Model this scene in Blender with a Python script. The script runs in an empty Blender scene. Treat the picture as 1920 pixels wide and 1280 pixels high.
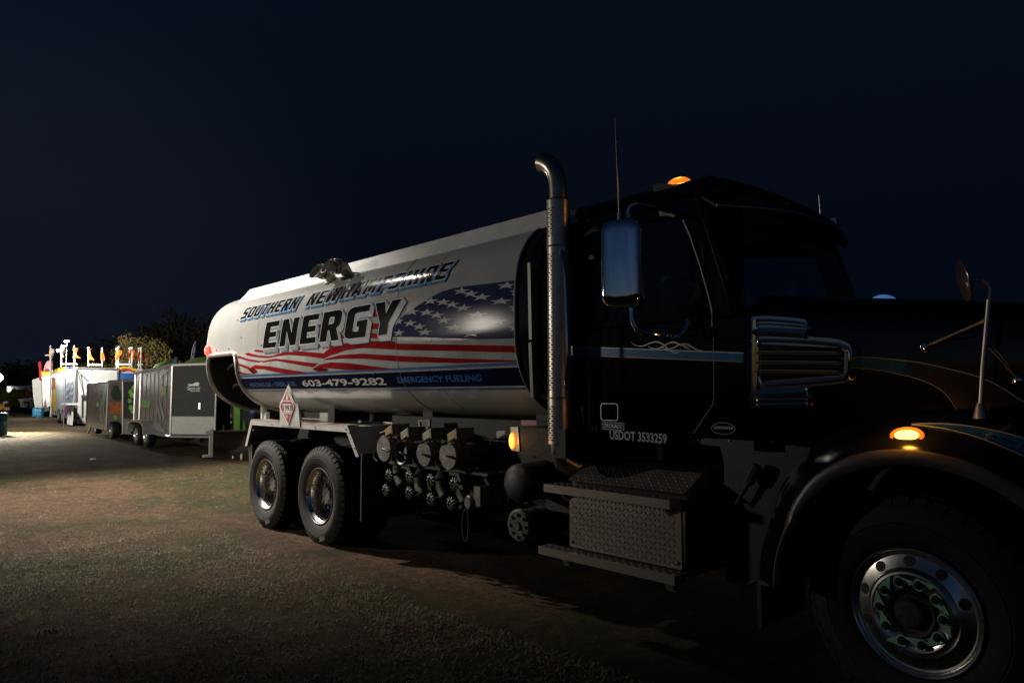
import bpy, bmesh, math, random
import numpy as np
from mathutils import Vector, Matrix, geometry

random.seed(7)
rnd = random.Random(11)
SC = bpy.context.scene
COL = SC.collection
PI = math.pi

# ------------------------------------------------------------------ camera
FPX = 1328.64                      # focal length in pixels of a 1920 px wide frame
YAW, PITCH, ROLL = -0.82723, 0.07276, -0.00209
CAM = np.array([8.39477, -3.67653, 1.58950])
_f = np.array([math.sin(YAW) * math.cos(PITCH), math.cos(YAW) * math.cos(PITCH), math.sin(PITCH)])
_r0 = np.array([math.cos(YAW), -math.sin(YAW), 0.0])
_u0 = np.cross(_r0, _f)
_r = math.cos(ROLL) * _r0 + math.sin(ROLL) * _u0
_u = math.cos(ROLL) * _u0 - math.sin(ROLL) * _r0
cam_data = bpy.data.cameras.new("camera")
cam_data.sensor_width = 36.0
cam_data.lens = FPX / 1920 * 36.0
cam_data.clip_end = 2000
cam_obj = bpy.data.objects.new("camera", cam_data)
M = Matrix.Identity(4)
for i in range(3):
    M[i][0], M[i][1], M[i][2], M[i][3] = _r[i], _u[i], -_f[i], CAM[i]
cam_obj.matrix_world = M
COL.objects.link(cam_obj)
SC.camera = cam_obj

# ------------------------------------------------------------------ world, exposure
SC.view_settings.view_transform = 'Standard'
SC.view_settings.look = 'None'
SC.view_settings.exposure = 0.0
SC.view_settings.gamma = 1.0
SC.cycles.use_denoising = True
SC.cycles.max_bounces = 6
SC.cycles.transparent_max_bounces = 8
SC.cycles.sample_clamp_indirect = 4.0
SC.cycles.caustics_reflective = False
SC.cycles.caustics_refractive = False
W = bpy.data.worlds.new("World")
SC.world = W
W.use_nodes = True
wn, wl = W.node_tree.nodes, W.node_tree.links
bg = wn['Background']
sky = wn.new('ShaderNodeTexSky')
sky.sky_type = 'NISHITA'
sky.sun_disc = False
sky.sun_elevation = math.radians(-5.0)      # after sunset: the last dusk glow lies behind the photographer
sky.sun_rotation = math.radians(155)
tint = wn.new('ShaderNodeMix'); tint.data_type = 'RGBA'; tint.blend_type = 'MULTIPLY'
tint.inputs['Factor'].default_value = 1.0
tint.inputs['B'].default_value = (0.50, 0.85, 1.55, 1)
wl.new(sky.outputs[0], tint.inputs['A'])
air = wn.new('ShaderNodeMix'); air.data_type = 'RGBA'; air.blend_type = 'ADD'      # faint light of the night air
air.inputs['Factor'].default_value = 1.0
air.inputs['B'].default_value = (0.0014, 0.0037, 0.0096, 1)
wl.new(tint.outputs['Result'], air.inputs['A'])
# light of the fairground hanging in the air low over the stalls
gtc = wn.new('ShaderNodeTexCoord'); gdot = wn.new('ShaderNodeVectorMath'); gdot.operation = 'DOT_PRODUCT'
gdot.inputs[1].default_value = (-0.9945, 0.10, 0.03)
wl.new(gtc.outputs['Generated'], gdot.inputs[0])
gpw = wn.new('ShaderNodeMapRange'); gpw.interpolation_type = 'SMOOTHERSTEP'
gpw.inputs[1].default_value = 0.86; gpw.inputs[2].default_value = 1.0
wl.new(gdot.outputs['Value'], gpw.inputs[0])
glow = wn.new('ShaderNodeMix'); glow.data_type = 'RGBA'; glow.blend_type = 'ADD'
glow.inputs['B'].default_value = (0.0050, 0.0058, 0.0095, 1)
wl.new(gpw.outputs[0], glow.inputs['Factor']); wl.new(air.outputs['Result'], glow.inputs['A'])
wl.new(glow.outputs['Result'], bg.inputs[0])
bg.inputs[1].default_value = 0.72

# ------------------------------------------------------------------ lamps of the place, and an added tree spot
def lamp(name, kind, loc, energy, col=(1, 1, 1), target=None, size=0.3, angle=60, blend=0.6):
    d = bpy.data.lights.new(name, kind)
    d.energy = energy
    d.color = col
    if kind == 'SPOT':
        d.spot_size = math.radians(angle); d.spot_blend = blend; d.shadow_soft_size = size
    elif kind == 'POINT':
        d.shadow_soft_size = size
    o = bpy.data.objects.new(name, d)
    o.location = loc
    if target is not None:
        o.rotation_euler = (Vector(target) - Vector(loc)).to_track_quat('-Z', 'Y').to_euler()
    COL.objects.link(o)
    return o

TOWER = Vector((-8.4, -3.7, 9.9))           # floodlight tower of the fairground, left of the frame (mirrored in SHIRE)
lamp("tower_flood", 'SPOT', TOWER, 25000, (1.0, 0.94, 0.83), (-4.0, 0.6, 1.3), 0.20, 62, 1.0)
YARD = Vector((-11.1, -12.9, 3.9))          # lower lamp behind the photographer's left (mirrored in the flag's stars)
lamp("yard_flood", 'SPOT', YARD, 5000, (1.0, 0.91, 0.78), (-8.9, 3.0, 1.5), 0.50, 112, 0.75)
MAST = Vector((-30.6, 3.3, 4.4))            # lamp mast beside the food trailer
lamp("mast_lamp", 'POINT', MAST + Vector((0, -0.7, 0.0)), 2200, (1.0, 0.97, 0.88), None, 0.25)
lamp("tree_fill_spot", 'SPOT', MAST + Vector((-0.4, 0.3, 0.3)), 9000, (1.0, 0.93, 0.78), (-56, 14.0, 5.0), 0.25, 60, 0.6)  # added spot aimed to brighten the golden tree
FLOOD = Vector((-28.4, 0.65, 2.25))         # bright flood at the left edge of the frame
lamp("ground_flood", 'SPOT', FLOOD + Vector((0.45, -0.1, -0.1)), 8500, (1.0, 0.96, 0.74), FLOOD + Vector((1.5, -0.5, -2.2)), 0.25, 118, 0.6)

lamp("crown_lights", 'POINT', (-37.5, 3.5, 2.75), 190, (1.0, 0.96, 0.88), None, 0.2)         # bulbs under the food trailer's crown
lamp("stall_lamp", 'POINT', (-48.2, 4.3, 2.6), 700, (1.0, 0.94, 0.86), None, 0.2)       # the lit food stall
lamp("tent_lamp", 'POINT', (-14.6, 5.15, 1.9), 70, (1.0, 0.97, 0.92), None, 0.12)        # inside the vendor tent

# ------------------------------------------------------------------ pixel helpers (design coordinates)
def ray(px, py):
    return _f + _r * (px - 960) / FPX - _u * (py - 640) / FPX
def pp(px, py, ax, val):
    """the point of the photo's sight line through (px, py) on the plane ax = val"""
    d = ray(px, py); i = 'xyz'.index(ax)
    return Vector(CAM + (val - CAM[i]) / d[i] * d)
def pd(px, py, depth):
    return Vector(CAM + ray(px, py) * depth)

# ------------------------------------------------------------------ materials
def mat(name, col, rough=0.5, metal=0.0, coat=0.0, var=0.0, vscale=6.0, bump=0.0, bscale=40.0, emis=0.0, ecol=None, spec=0.5, col2=None, rvar=0.0):
    m = bpy.data.materials.new(name)
    m.use_nodes = True
    nt = m.node_tree
    b = nt.nodes['Principled BSDF']
    c = (*col, 1.0)
    b.inputs['Base Color'].default_value = c
    b.inputs['Roughness'].default_value = rough
    b.inputs['Metallic'].default_value = metal
    b.inputs['Coat Weight'].default_value = coat
    b.inputs['Coat Roughness'].default_value = 0.06
    b.inputs['Specular IOR Level'].default_value = spec
    if emis:
        b.inputs['Emission Color'].default_value = (*(ecol or col), 1)
        b.inputs['Emission Strength'].default_value = emis
    if var or bump or rvar:
        tc = nt.nodes.new('ShaderNodeTexCoord')
    if var or rvar:
        n = nt.nodes.new('ShaderNodeTexNoise')
        n.inputs['Scale'].default_value = vscale
        n.inputs['Detail'].default_value = 6
        n.inputs['Roughness'].default_value = 0.65
        nt.links.new(tc.outputs['Object'], n.inputs['Vector'])
        if var:
            mx = nt.nodes.new('ShaderNodeMix'); mx.data_type = 'RGBA'
            cr = nt.nodes.new('ShaderNodeMapRange')
            cr.inputs[1].default_value = 0.35; cr.inputs[2].default_value = 0.7
            nt.links.new(n.outputs['Fac'], cr.inputs[0])
            nt.links.new(cr.outputs[0], mx.inputs['Factor'])
            mx.inputs['A'].default_value = c
            d = col2 or tuple(x * (1 - var) for x in col)
            mx.inputs['B'].default_value = (*d, 1)
            nt.links.new(mx.outputs['Result'], b.inputs['Base Color'])
        if rvar:
            mr = nt.nodes.new('ShaderNodeMapRange')
            mr.inputs[1].default_value = 0.3; mr.inputs[2].default_value = 0.7
            mr.inputs[3].default_value = max(0.02, rough - rvar); mr.inputs[4].default_value = rough + rvar
            nt.links.new(n.outputs['Fac'], mr.inputs[0])
            nt.links.new(mr.outputs[0], b.inputs['Roughness'])
    if bump:
        n2 = nt.nodes.new('ShaderNodeTexNoise')
        n2.inputs['Scale'].default_value = bscale; n2.inputs['Detail'].default_value = 4
        nt.links.new(tc.outputs['Object'], n2.inputs['Vector'])
        bp_ = nt.nodes.new('ShaderNodeBump')
        bp_.inputs['Strength'].default_value = bump; bp_.inputs['Distance'].default_value = 0.02
        nt.links.new(n2.outputs['Fac'], bp_.inputs['Height'])
        nt.links.new(bp_.outputs[0], b.inputs['Normal'])
    return m

def glass_mat(name, tint=(0.82, 0.85, 0.86), gloss=0.05):
    m = bpy.data.materials.new(name); m.use_nodes = True
    nt = m.node_tree; nt.nodes.clear()
    o = nt.nodes.new('ShaderNodeOutputMaterial'); mx = nt.nodes.new('ShaderNodeMixShader')
    t = nt.nodes.new('ShaderNodeBsdfTransparent'); g = nt.nodes.new('ShaderNodeBsdfGlossy')
    t.inputs[0].default_value = (*tint, 1); g.inputs['Roughness'].default_value = 0.03
    lw = nt.nodes.new('ShaderNodeLayerWeight'); lw.inputs[0].default_value = 0.2
    mp = nt.nodes.new('ShaderNodeMapRange'); mp.inputs[3].default_value = gloss; mp.inputs[4].default_value = 0.8
    nt.links.new(lw.outputs['Fresnel'], mp.inputs[0]); nt.links.new(mp.outputs[0], mx.inputs[0])
    nt.links.new(t.outputs[0], mx.inputs[1]); nt.links.new(g.outputs[0], mx.inputs[2])
    nt.links.new(mx.outputs[0], o.inputs[0])
    return m

MT = {}
MT['silver'] = mat('silver_tank_paint', (0.52, 0.515, 0.49), 0.15, 0.18, 0.0, var=0.16, vscale=2.2, bump=0.010, bscale=3.0, rvar=0.04, spec=0.28)
MT['white_alu'] = mat('white_catwalk_paint', (0.72, 0.72, 0.68), 0.45, 0.0, 0.1, var=0.18, vscale=5, bump=0.05, bscale=30)
MT['fender_alu'] = mat('dull_aluminium', (0.46, 0.45, 0.42), 0.42, 0.35, 0, var=0.3, vscale=7, bump=0.06, bscale=60)
MT['plate_alu'] = mat('diamond_plate_aluminium', (0.36, 0.31, 0.25), 0.32, 0.55, 0, var=0.5, vscale=5, bump=0.05, bscale=80, rvar=0.1)
MT['polish'] = mat('polished_aluminium', (0.66, 0.64, 0.60), 0.26, 1.0, 0, var=0.4, vscale=9, bump=0.02, bscale=25, rvar=0.06)
MT['chrome'] = mat('chrome', (0.82, 0.82, 0.82), 0.05, 1.0, bump=0.02, bscale=5)
MT['stack'] = mat('stack_chrome', (0.60, 0.55, 0.47), 0.36, 0.88, var=0.35, vscale=8, rvar=0.08)
MT['burnt'] = mat('heat_tinted_steel', (0.42, 0.38, 0.30), 0.32, 1.0, var=0.4, vscale=10, rvar=0.08)
MT['black'] = mat('black_truck_paint', (0.004, 0.004, 0.0045), 0.07, 0.0, 0.0, var=0.4, vscale=2, bump=0.008, bscale=2.5, rvar=0.03)
MT['matt_black'] = mat('black_plastic', (0.012, 0.012, 0.012), 0.6, var=0.5, vscale=9, bump=0.1, bscale=60)
MT['fairing'] = mat('dark_grey_fairing', (0.024, 0.019, 0.016), 0.5, var=0.4, vscale=6, bump=0.05, bscale=70)
MT['chassis'] = mat('chassis_black', (0.014, 0.013, 0.012), 0.65, var=0.5, vscale=8, bump=0.2, bscale=40)
MT['rubber'] = mat('tyre_rubber', (0.009, 0.0086, 0.0082), 0.75, var=0.45, vscale=14, bump=0.12, bscale=90, col2=(0.022, 0.018, 0.015), spec=0.3)
MT['rubber_letter'] = mat('raised_tyre_letters', (0.12, 0.116, 0.11), 0.6, var=0.2, vscale=30)
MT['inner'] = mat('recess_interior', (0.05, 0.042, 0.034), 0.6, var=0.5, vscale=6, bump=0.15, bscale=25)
MT['lip'] = mat('recess_lip', (0.52, 0.50, 0.46), 0.35, 0.4, var=0.25, vscale=10)
MT['glass'] = glass_mat('window_glass')
MT['head'] = mat('tank_head_dark_paint', (0.03, 0.028, 0.025), 0.12, 0.3, 0.6, var=0.3, vscale=4, bump=0.02, bscale=4)
MT['letter'] = mat('letter_black', (0.008, 0.008, 0.008), 0.12, 0, 0.0, var=0.3, vscale=12, spec=0.3)
MT['letter_white'] = mat('letter_white_edge', (0.62, 0.62, 0.60), 0.16, spec=0.15, var=0.1, vscale=12)
MT['letter_blue'] = mat('letter_blue_edge', (0.10, 0.27, 0.55), 0.16, spec=0.15, var=0.15, vscale=12)
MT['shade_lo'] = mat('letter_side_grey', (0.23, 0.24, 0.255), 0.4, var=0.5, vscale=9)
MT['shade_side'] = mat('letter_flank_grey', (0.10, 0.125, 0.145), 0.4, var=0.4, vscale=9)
MT['flag_red'] = mat('flag_red', (0.36, 0.02, 0.022), 0.13, 0, 0.0, spec=0.018, var=0.5, vscale=2.6)
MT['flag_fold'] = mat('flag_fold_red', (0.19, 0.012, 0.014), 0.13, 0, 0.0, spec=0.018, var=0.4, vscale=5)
MT['flag_white'] = mat('flag_white', (0.50, 0.52, 0.50), 0.13, 0, 0.0, spec=0.018, var=0.4, vscale=2.2)
MT['flag_blue'] = mat('flag_blue', (0.022, 0.027, 0.085), 0.13, 0, 0.0, spec=0.018, var=0.6, vscale=2.0, col2=(0.05, 0.065, 0.12))
MT['star'] = mat('flag_star', (0.55, 0.56, 0.54), 0.13, spec=0.018, var=0.15, vscale=9)
MT['navy'] = mat('band_navy', (0.006, 0.012, 0.045), 0.13, 0, 0.0, spec=0.018, var=0.3, vscale=6)
MT['band_blue'] = mat('band_blue', (0.03, 0.14, 0.45), 0.3, 0, 0.3, var=0.2, vscale=10)
MT['sky_text'] = mat('text_blue', (0.02, 0.16, 0.55), 0.35, var=0.2, vscale=10)
MT['stripe_blue'] = mat('stripe_blue', (0.025, 0.15, 0.32), 0.2, 0, 0.5, var=0.6, vscale=4, col2=(0.01, 0.10, 0.15))
MT['pin_white'] = mat('pinstripe_white', (0.5, 0.5, 0.5), 0.35, var=0.1)
MT['pin_red'] = mat('pinstripe_red', (0.42, 0.10, 0.12), 0.35, var=0.1)
MT['decal_grey'] = mat('decal_grey', (0.38, 0.39, 0.40), 0.4, var=0.2, vscale=20)
MT['sign_red'] = mat('placard_red', (0.34, 0.025, 0.022), 0.4, var=0.25, vscale=20)
MT['sign_white'] = mat('placard_white', (0.62, 0.61, 0.58), 0.4, var=0.15, vscale=20)
MT['tape_red'] = mat('tape_red', (0.30, 0.05, 0.04), 0.35, var=0.3, vscale=20)
MT['tape_white'] = mat('tape_white', (0.55, 0.50, 0.42), 0.35, var=0.25, vscale=20)
MT['cap_grey'] = mat('cast_aluminium', (0.16, 0.15, 0.13), 0.48, 0.5, var=0.7, vscale=16, bump=0.12, bscale=70)
MT['yellow'] = mat('yellow_tag', (0.42, 0.28, 0.04), 0.45, var=0.35, vscale=18)
MT['rust'] = mat('dirty_canister', (0.10, 0.085, 0.07), 0.6, 0.2, var=0.7, vscale=14, bump=0.3, bscale=30)
MT['airtank'] = mat('air_tank_grey', (0.05, 0.05, 0.056), 0.5, 0.1, var=0.4, vscale=10, bump=0.05, bscale=40)
MT['fender_paint'] = mat('fender_black', (0.006, 0.006, 0.006), 0.2, var=0.4, vscale=3, bump=0.008, bscale=3, rvar=0.05)
MT['flare'] = mat('flare_lip', (0.075, 0.062, 0.052), 0.38, var=0.4, vscale=6, bump=0.04, bscale=50)
MT['phone_white'] = mat('text_white', (0.82, 0.82, 0.80), 0.4, var=0.1, vscale=12)
MT['bulb'] = mat('lit_bulb_strip', (1, 1, 0.95), 0.4, emis=3.5, ecol=(1.0, 0.97, 0.90), var=0.05)
MT['vent'] = mat('vent_aluminium', (0.46, 0.44, 0.38), 0.5, 0.15, var=0.25, vscale=10, bump=0.02, bscale=30)
MT['green_tag'] = mat('nut_indicator_green', (0.25, 0.52, 0.33), 0.5, var=0.2, vscale=40)
MT['amber'] = mat('lit_amber_lens', (0.9, 0.35, 0.02), 0.25, emis=1.0, ecol=(1.0, 0.22, 0.012), var=0.1)
MT['amber_hot'] = mat('lit_amber_core', (1.0, 0.6, 0.1), 0.3, emis=2.6, ecol=(1.0, 0.33, 0.055), var=0.1)
MT['amber_core'] = mat('lit_amber_bright_core', (1.0, 0.7, 0.2), 0.3, emis=3.2, ecol=(1.0, 0.50, 0.13), var=0.1)
MT['amber_dim'] = mat('amber_lens_rim', (0.5, 0.15, 0.01), 0.25, emis=0.25, ecol=(1.0, 0.20, 0.01), var=0.1)
MT['red_lamp'] = mat('lit_red_lens', (0.9, 0.05, 0.04), 0.25, emis=2.2, ecol=(1.0, 0.10, 0.07), var=0.1)
MT['lamp_white'] = mat('lit_lamp_white', (1, 1, 1), 0.3, emis=60.0, ecol=(1.0, 0.98, 0.92), var=0.05)
MT['pole'] = mat('white_pole', (0.75, 0.75, 0.72), 0.4, var=0.2, vscale=8)
MT['white'] = mat('white_panel', (0.62, 0.62, 0.60), 0.4, var=0.12, vscale=3, bump=0.02)
MT['off_white'] = mat('off_white_panel', (0.62, 0.62, 0.58), 0.45, var=0.2, vscale=3)
MT['trailer_alu'] = mat('trailer_bare_metal', (0.25, 0.215, 0.20), 0.3, 0.2, var=0.4, vscale=3.5, bump=0.012, bscale=5, rvar=0.05, spec=0.25)
MT['trailer_dark'] = mat('trailer_charcoal', (0.030, 0.034, 0.034), 0.6, var=0.3, vscale=5, spec=0.25)
MT['stone_guard'] = mat('stone_guard', (0.28, 0.29, 0.28), 0.45, 0.5, var=0.35, vscale=30, bump=0.3, bscale=90)
MT['edge_alu'] = mat('edge_trim', (0.62, 0.62, 0.60), 0.3, 0.7, var=0.2, vscale=12)
MT['lime'] = mat('lime_green', (0.16, 0.42, 0.05), 0.55, var=0.3, vscale=4)
MT['lime2'] = mat('splash_green', (0.20, 0.62, 0.06), 0.5, var=0.35, vscale=8)
MT['green_canopy'] = mat('green_canopy', (0.22, 0.46, 0.07), 0.7, var=0.3, vscale=3)
MT['orange'] = mat('orange_paint', (0.75, 0.22, 0.03), 0.5, var=0.35, vscale=5)
MT['sun_yellow'] = mat('yellow_paint', (0.80, 0.52, 0.04), 0.5, var=0.3, vscale=5)
MT['flag_or'] = mat('flag_orange', (0.48, 0.05, 0.012), 0.7, var=0.6, vscale=2.4, col2=(0.55, 0.20, 0.025))
MT['blue'] = mat('trailer_blue', (0.05, 0.13, 0.42), 0.45, var=0.35, vscale=3)
MT['mural'] = mat('mural_blue', (0.09, 0.14, 0.32), 0.4, var=0.6, vscale=2.2, col2=(0.45, 0.5, 0.55))
MT['purple'] = mat('mural_purple', (0.22, 0.10, 0.26), 0.45, var=0.4, vscale=3)
MT['barrel'] = mat('blue_drum', (0.04, 0.20, 0.36), 0.45, var=0.3, vscale=5)
MT['dark'] = mat('dark_opening', (0.03, 0.032, 0.035), 0.6, var=0.4, vscale=3)
MT['awning_grey'] = mat('awning_frame', (0.16, 0.16, 0.16), 0.5, var=0.3, vscale=8)
MT['plow'] = mat('weathered_steel', (0.17, 0.135, 0.11), 0.65, 0.2, var=0.5, vscale=9, bump=0.15, bscale=30)
MT['red_paint'] = mat('red_paint', (0.55, 0.05, 0.05), 0.5, var=0.3, vscale=5)
MT['feather_blue'] = mat('feather_flag_blue', (0.05, 0.06, 0.30), 0.6, var=0.3, vscale=4)
MT['dome_blue'] = mat('glowing_blue_canopy', (0.12, 0.32, 0.75), 0.6, var=0.1, vscale=2, emis=0.30, ecol=(0.12, 0.36, 0.95))  # emission stands in for light on the canopy cloth
MT['bark'] = mat('bark', (0.16, 0.12, 0.085), 0.85, var=0.4, vscale=6, bump=0.4, bscale=20)
MT['leaf_gold'] = mat('leaf_gold', (0.36, 0.26, 0.09), 0.7, var=0.55, vscale=1.2, col2=(0.20, 0.18, 0.06))
MT['leaf_olive'] = mat('leaf_olive', (0.17, 0.145, 0.035), 0.7, var=0.5, vscale=1.0, col2=(0.09, 0.10, 0.025))
MT['leaf_dark'] = mat('leaf_dark', (0.030, 0.034, 0.014), 0.8, var=0.5, vscale=0.6, col2=(0.05, 0.028, 0.014))
MT['paper'] = mat('paper_scrap', (0.7, 0.7, 0.68), 0.7, var=0.2, vscale=30)
MT['pink'] = mat('pink_label', (0.6, 0.36, 0.34), 0.5, var=0.2, vscale=30)
# ------------------------------------------------------------------ mesh helpers
class MB:
    def __init__(self):
        self.v, self.f, self.m, self.cuts = [], [], [], []
    def cut(self):
        """what follows is a new piece (see each)"""
        self.cuts.append((len(self.v), len(self.f))); return self
    def each(self, name, mats, parent=None, **kw):
        """every piece becomes an object of its own"""
        ends = self.cuts[1:] + [(len(self.v), len(self.f))]; out = []
        for (a, fa), (b, fb) in zip(self.cuts, ends):
            p = MB(); p.v = self.v[a:b]; p.f = [[i - a for i in q] for q in self.f[fa:fb]]; p.m = self.m[fa:fb]
            if p.f: out.append(p.build(name, mats, parent, **kw))
        return out
    def add(self, vs, fs, mi=0):
        n = len(self.v)
        self.v += [tuple(p) for p in vs]
        for q in fs:
            self.f.append([i + n for i in q]); self.m.append(mi)
        return self
    def box(self, x0, x1, y0, y1, z0, z1, mi=0):
        if x0 > x1: x0, x1 = x1, x0
        if y0 > y1: y0, y1 = y1, y0
        if z0 > z1: z0, z1 = z1, z0
        vs = [(x, y, z) for x in (x0, x1) for y in (y0, y1) for z in (z0, z1)]
        return self.add(vs, [(0, 1, 3, 2), (4, 6, 7, 5), (0, 4, 5, 1), (2, 3, 7, 6), (0, 2, 6, 4), (1, 5, 7, 3)], mi)
    def obox(self, c, ex, ey, ez, mi=0):
        """box from a centre and three half-edge vectors"""
        c, ex, ey, ez = map(Vector, (c, ex, ey, ez))
        vs = [c + a * ex + b * ey + d * ez for a in (-1, 1) for b in (-1, 1) for d in (-1, 1)]
        return self.add(vs, [(0, 1, 3, 2), (4, 6, 7, 5), (0, 4, 5, 1), (2, 3, 7, 6), (0, 2, 6, 4), (1, 5, 7, 3)], mi)
    def prism(self, poly, ax, a, b, mi=0, cap_mi=None):
        """2-D outline extruded along an axis: ax y -> (x,z), x -> (y,z), z -> (x,y)"""
        def P(p, t):
            return {'y': (p[0], t, p[1]), 'x': (t, p[0], p[1]), 'z': (p[0], p[1], t)}[ax]
        n = len(poly)
        vs = [P(p, a) for p in poly] + [P(p, b) for p in poly]
        self.add(vs, [(i, (i + 1) % n, n + (i + 1) % n, n + i) for i in range(n)], mi)
        tri = geometry.tessellate_polygon([[Vector((p[0], p[1], 0)) for p in poly]])
        k = len(self.v)
        cm = mi if cap_mi is None else cap_mi
        self.add([P(p, a) for p in poly], tri, cm); self.add([P(p, b) for p in poly], tri, cm)
        return self
    def ring(self, outer, inner, ax, a, b, mi=0):
        """plate with one opening; outer and inner have the same number of points"""
        def P(p, t):
            return {'y': (p[0], t, p[1]), 'x': (t, p[0], p[1]), 'z': (p[0], p[1], t)}[ax]
        n = len(outer)
        vs = [P(p, a) for p in outer] + [P(p, a) for p in inner] + [P(p, b) for p in outer] + [P(p, b) for p in inner]
        fs = []
        for i in range(n):
            j = (i + 1) % n
            fs += [(i, j, n + j, n + i), (2 * n + i, 3 * n + i, 3 * n + j, 2 * n + j), (i, 2 * n + i, 2 * n + j, j), (n + i, n + j, 3 * n + j, 3 * n + i)]
        return self.add(vs, fs, mi)
    def quad(self, a, b, c, d, mi=0):
        return self.add([a, b, c, d], [(0, 1, 2, 3)], mi)
    def tube(self, pts, r, n=10, mi=0, caps=True, closed=False):
        pts = [Vector(p) for p in pts]; k = len(pts)
        rs = r if isinstance(r, (list, tuple)) else [r] * k
        vs, up = [], None
        for i, p in enumerate(pts):
            if closed:
                t = (pts[(i + 1) % k] - pts[i - 1])
            else:
                t = pts[min(i + 1, k - 1)] - pts[max(i - 1, 0)]
            t.normalize()
            if up is None:
                up = t.orthogonal().normalized()
            up = (up - t * up.dot(t)); up.normalize()
            s = t.cross(up)
            for j in range(n):
                a = 2 * PI * j / n
                vs.append(p + (up * math.cos(a) + s * math.sin(a)) * rs[i])
        fs = []
        for i in range(k if closed else k - 1):
            i2 = (i + 1) % k
            for j in range(n):
                j2 = (j + 1) % n
                fs.append((i * n + j, i * n + j2, i2 * n + j2, i2 * n + j))
        if caps and not closed:
            fs += [tuple(range(n))[::-1], tuple((k - 1) * n + j for j in range(n))]
        return self.add(vs, fs, mi)
    def cyl(self, p0, p1, r0, r1=None, n=20, mi=0):
        return self.tube([p0, p1], [r0, r0 if r1 is None else r1], n, mi)
    def lathe(self, prof, o, axis, n=32, mi=0, mis=None, a0=0.0, a1=2 * PI):
        """profile [(radius, height along axis)] turned about axis through o"""
        o = Vector(o); axis = Vector(axis).normalized()
        e1 = Vector((0, 0, 1)) if abs(axis.z) < 0.9 else Vector((1, 0, 0))
        e1 = (e1 - axis * e1.dot(axis)).normalized(); e2 = axis.cross(e1)
        full = abs(a1 - a0 - 2 * PI) < 1e-6
        m = n if full else n + 1
        vs = []
        for (r, h) in prof:
            for j in range(m):
                a = a0 + (a1 - a0) * j / n
                vs.append(o + axis * h + (e1 * math.cos(a) + e2 * math.sin(a)) * r)
        for i in range(len(prof) - 1):
            fs = []
            for j in range(n):
                j2 = (j + 1) % m
                fs.append((i * m + j, i * m + j2, (i + 1) * m + j2, (i + 1) * m + j))
            if i == 0:
                self.add(vs, fs, mis[i] if mis else mi); base = len(self.v) - len(vs)
            else:
                for q in fs:
                    self.f.append([x + base for x in q]); self.m.append(mis[i] if mis else mi)
        return self
    def grid(self, rows, mi=0, close_u=False):
        """rows of points joined as a sheet"""
        n = len(rows[0]); vs = [p for r in rows for p in r]; fs = []
        for i in range(len(rows) - 1):
            for j in range(n if close_u else n - 1):
                j2 = (j + 1) % n
                fs.append((i * n + j, i * n + j2, (i + 1) * n + j2, (i + 1) * n + j))
        return self.add(vs, fs, mi)
    def ball(self, c, r, n=14, mi=0, sq=(1, 1, 1)):
        c = Vector(c); rows = []
        for i in range(n // 2 + 1):
            th = PI * i / (n // 2)
            rows.append([c + Vector((math.sin(th) * math.cos(2 * PI * j / n) * r * sq[0], math.sin(th) * math.sin(2 * PI * j / n) * r * sq[1], math.cos(th) * r * sq[2])) for j in range(n)])
        return self.grid(rows, mi, True)
    def build(self, name, mats, parent=None, bevel=0.0, ang=35, seg=2, weld=True, inv=True):
        me = bpy.data.meshes.new(name)
        me.from_pydata(self.v, [], self.f)
        for mm in (mats if isinstance(mats, (list, tuple)) else [mats]):
            me.materials.append(mm)
        me.polygons.foreach_set('material_index', self.m)
        bm = bmesh.new(); bm.from_mesh(me)
        if weld:
            bmesh.ops.remove_doubles(bm, verts=bm.verts, dist=1e-5)
            bmesh.ops.recalc_face_normals(bm, faces=bm.faces)
        bm.to_mesh(me); bm.free()
        me.polygons.foreach_set('use_smooth', [True] * len(me.polygons))
        me.set_sharp_from_angle(angle=math.radians(ang))
        o = bpy.data.objects.new(name, me); COL.objects.link(o)
        put(o, parent, inv)
        if bevel:
            b = o.modifiers.new('bevel', 'BEVEL'); b.width = bevel; b.segments = seg; b.limit_method = 'ANGLE'; b.angle_limit = math.radians(40)
            b.harden_normals = False
        return o

def put(o, parent, inv=True):
    if parent is not None:
        o.parent = parent
        if inv:
            root = parent
            while root.parent is not None:
                root = root.parent
            if parent is root:
                o.matrix_parent_inverse = root.matrix_basis.inverted()
    return o

def thing(name, label, cat, loc=(0, 0, 0), group=None):
    o = bpy.data.objects.new(name, None)
    o.empty_display_size = 0.2
    COL.objects.link(o); o.location = loc
    o['label'] = label; o['category'] = cat
    if group: o['group'] = group
    return o
def tag(o, label, cat, group=None):
    o['label'] = label; o['category'] = cat
    if group: o['group'] = group
    return o
def structure(o):
    o['kind'] = 'structure'; return o

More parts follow.
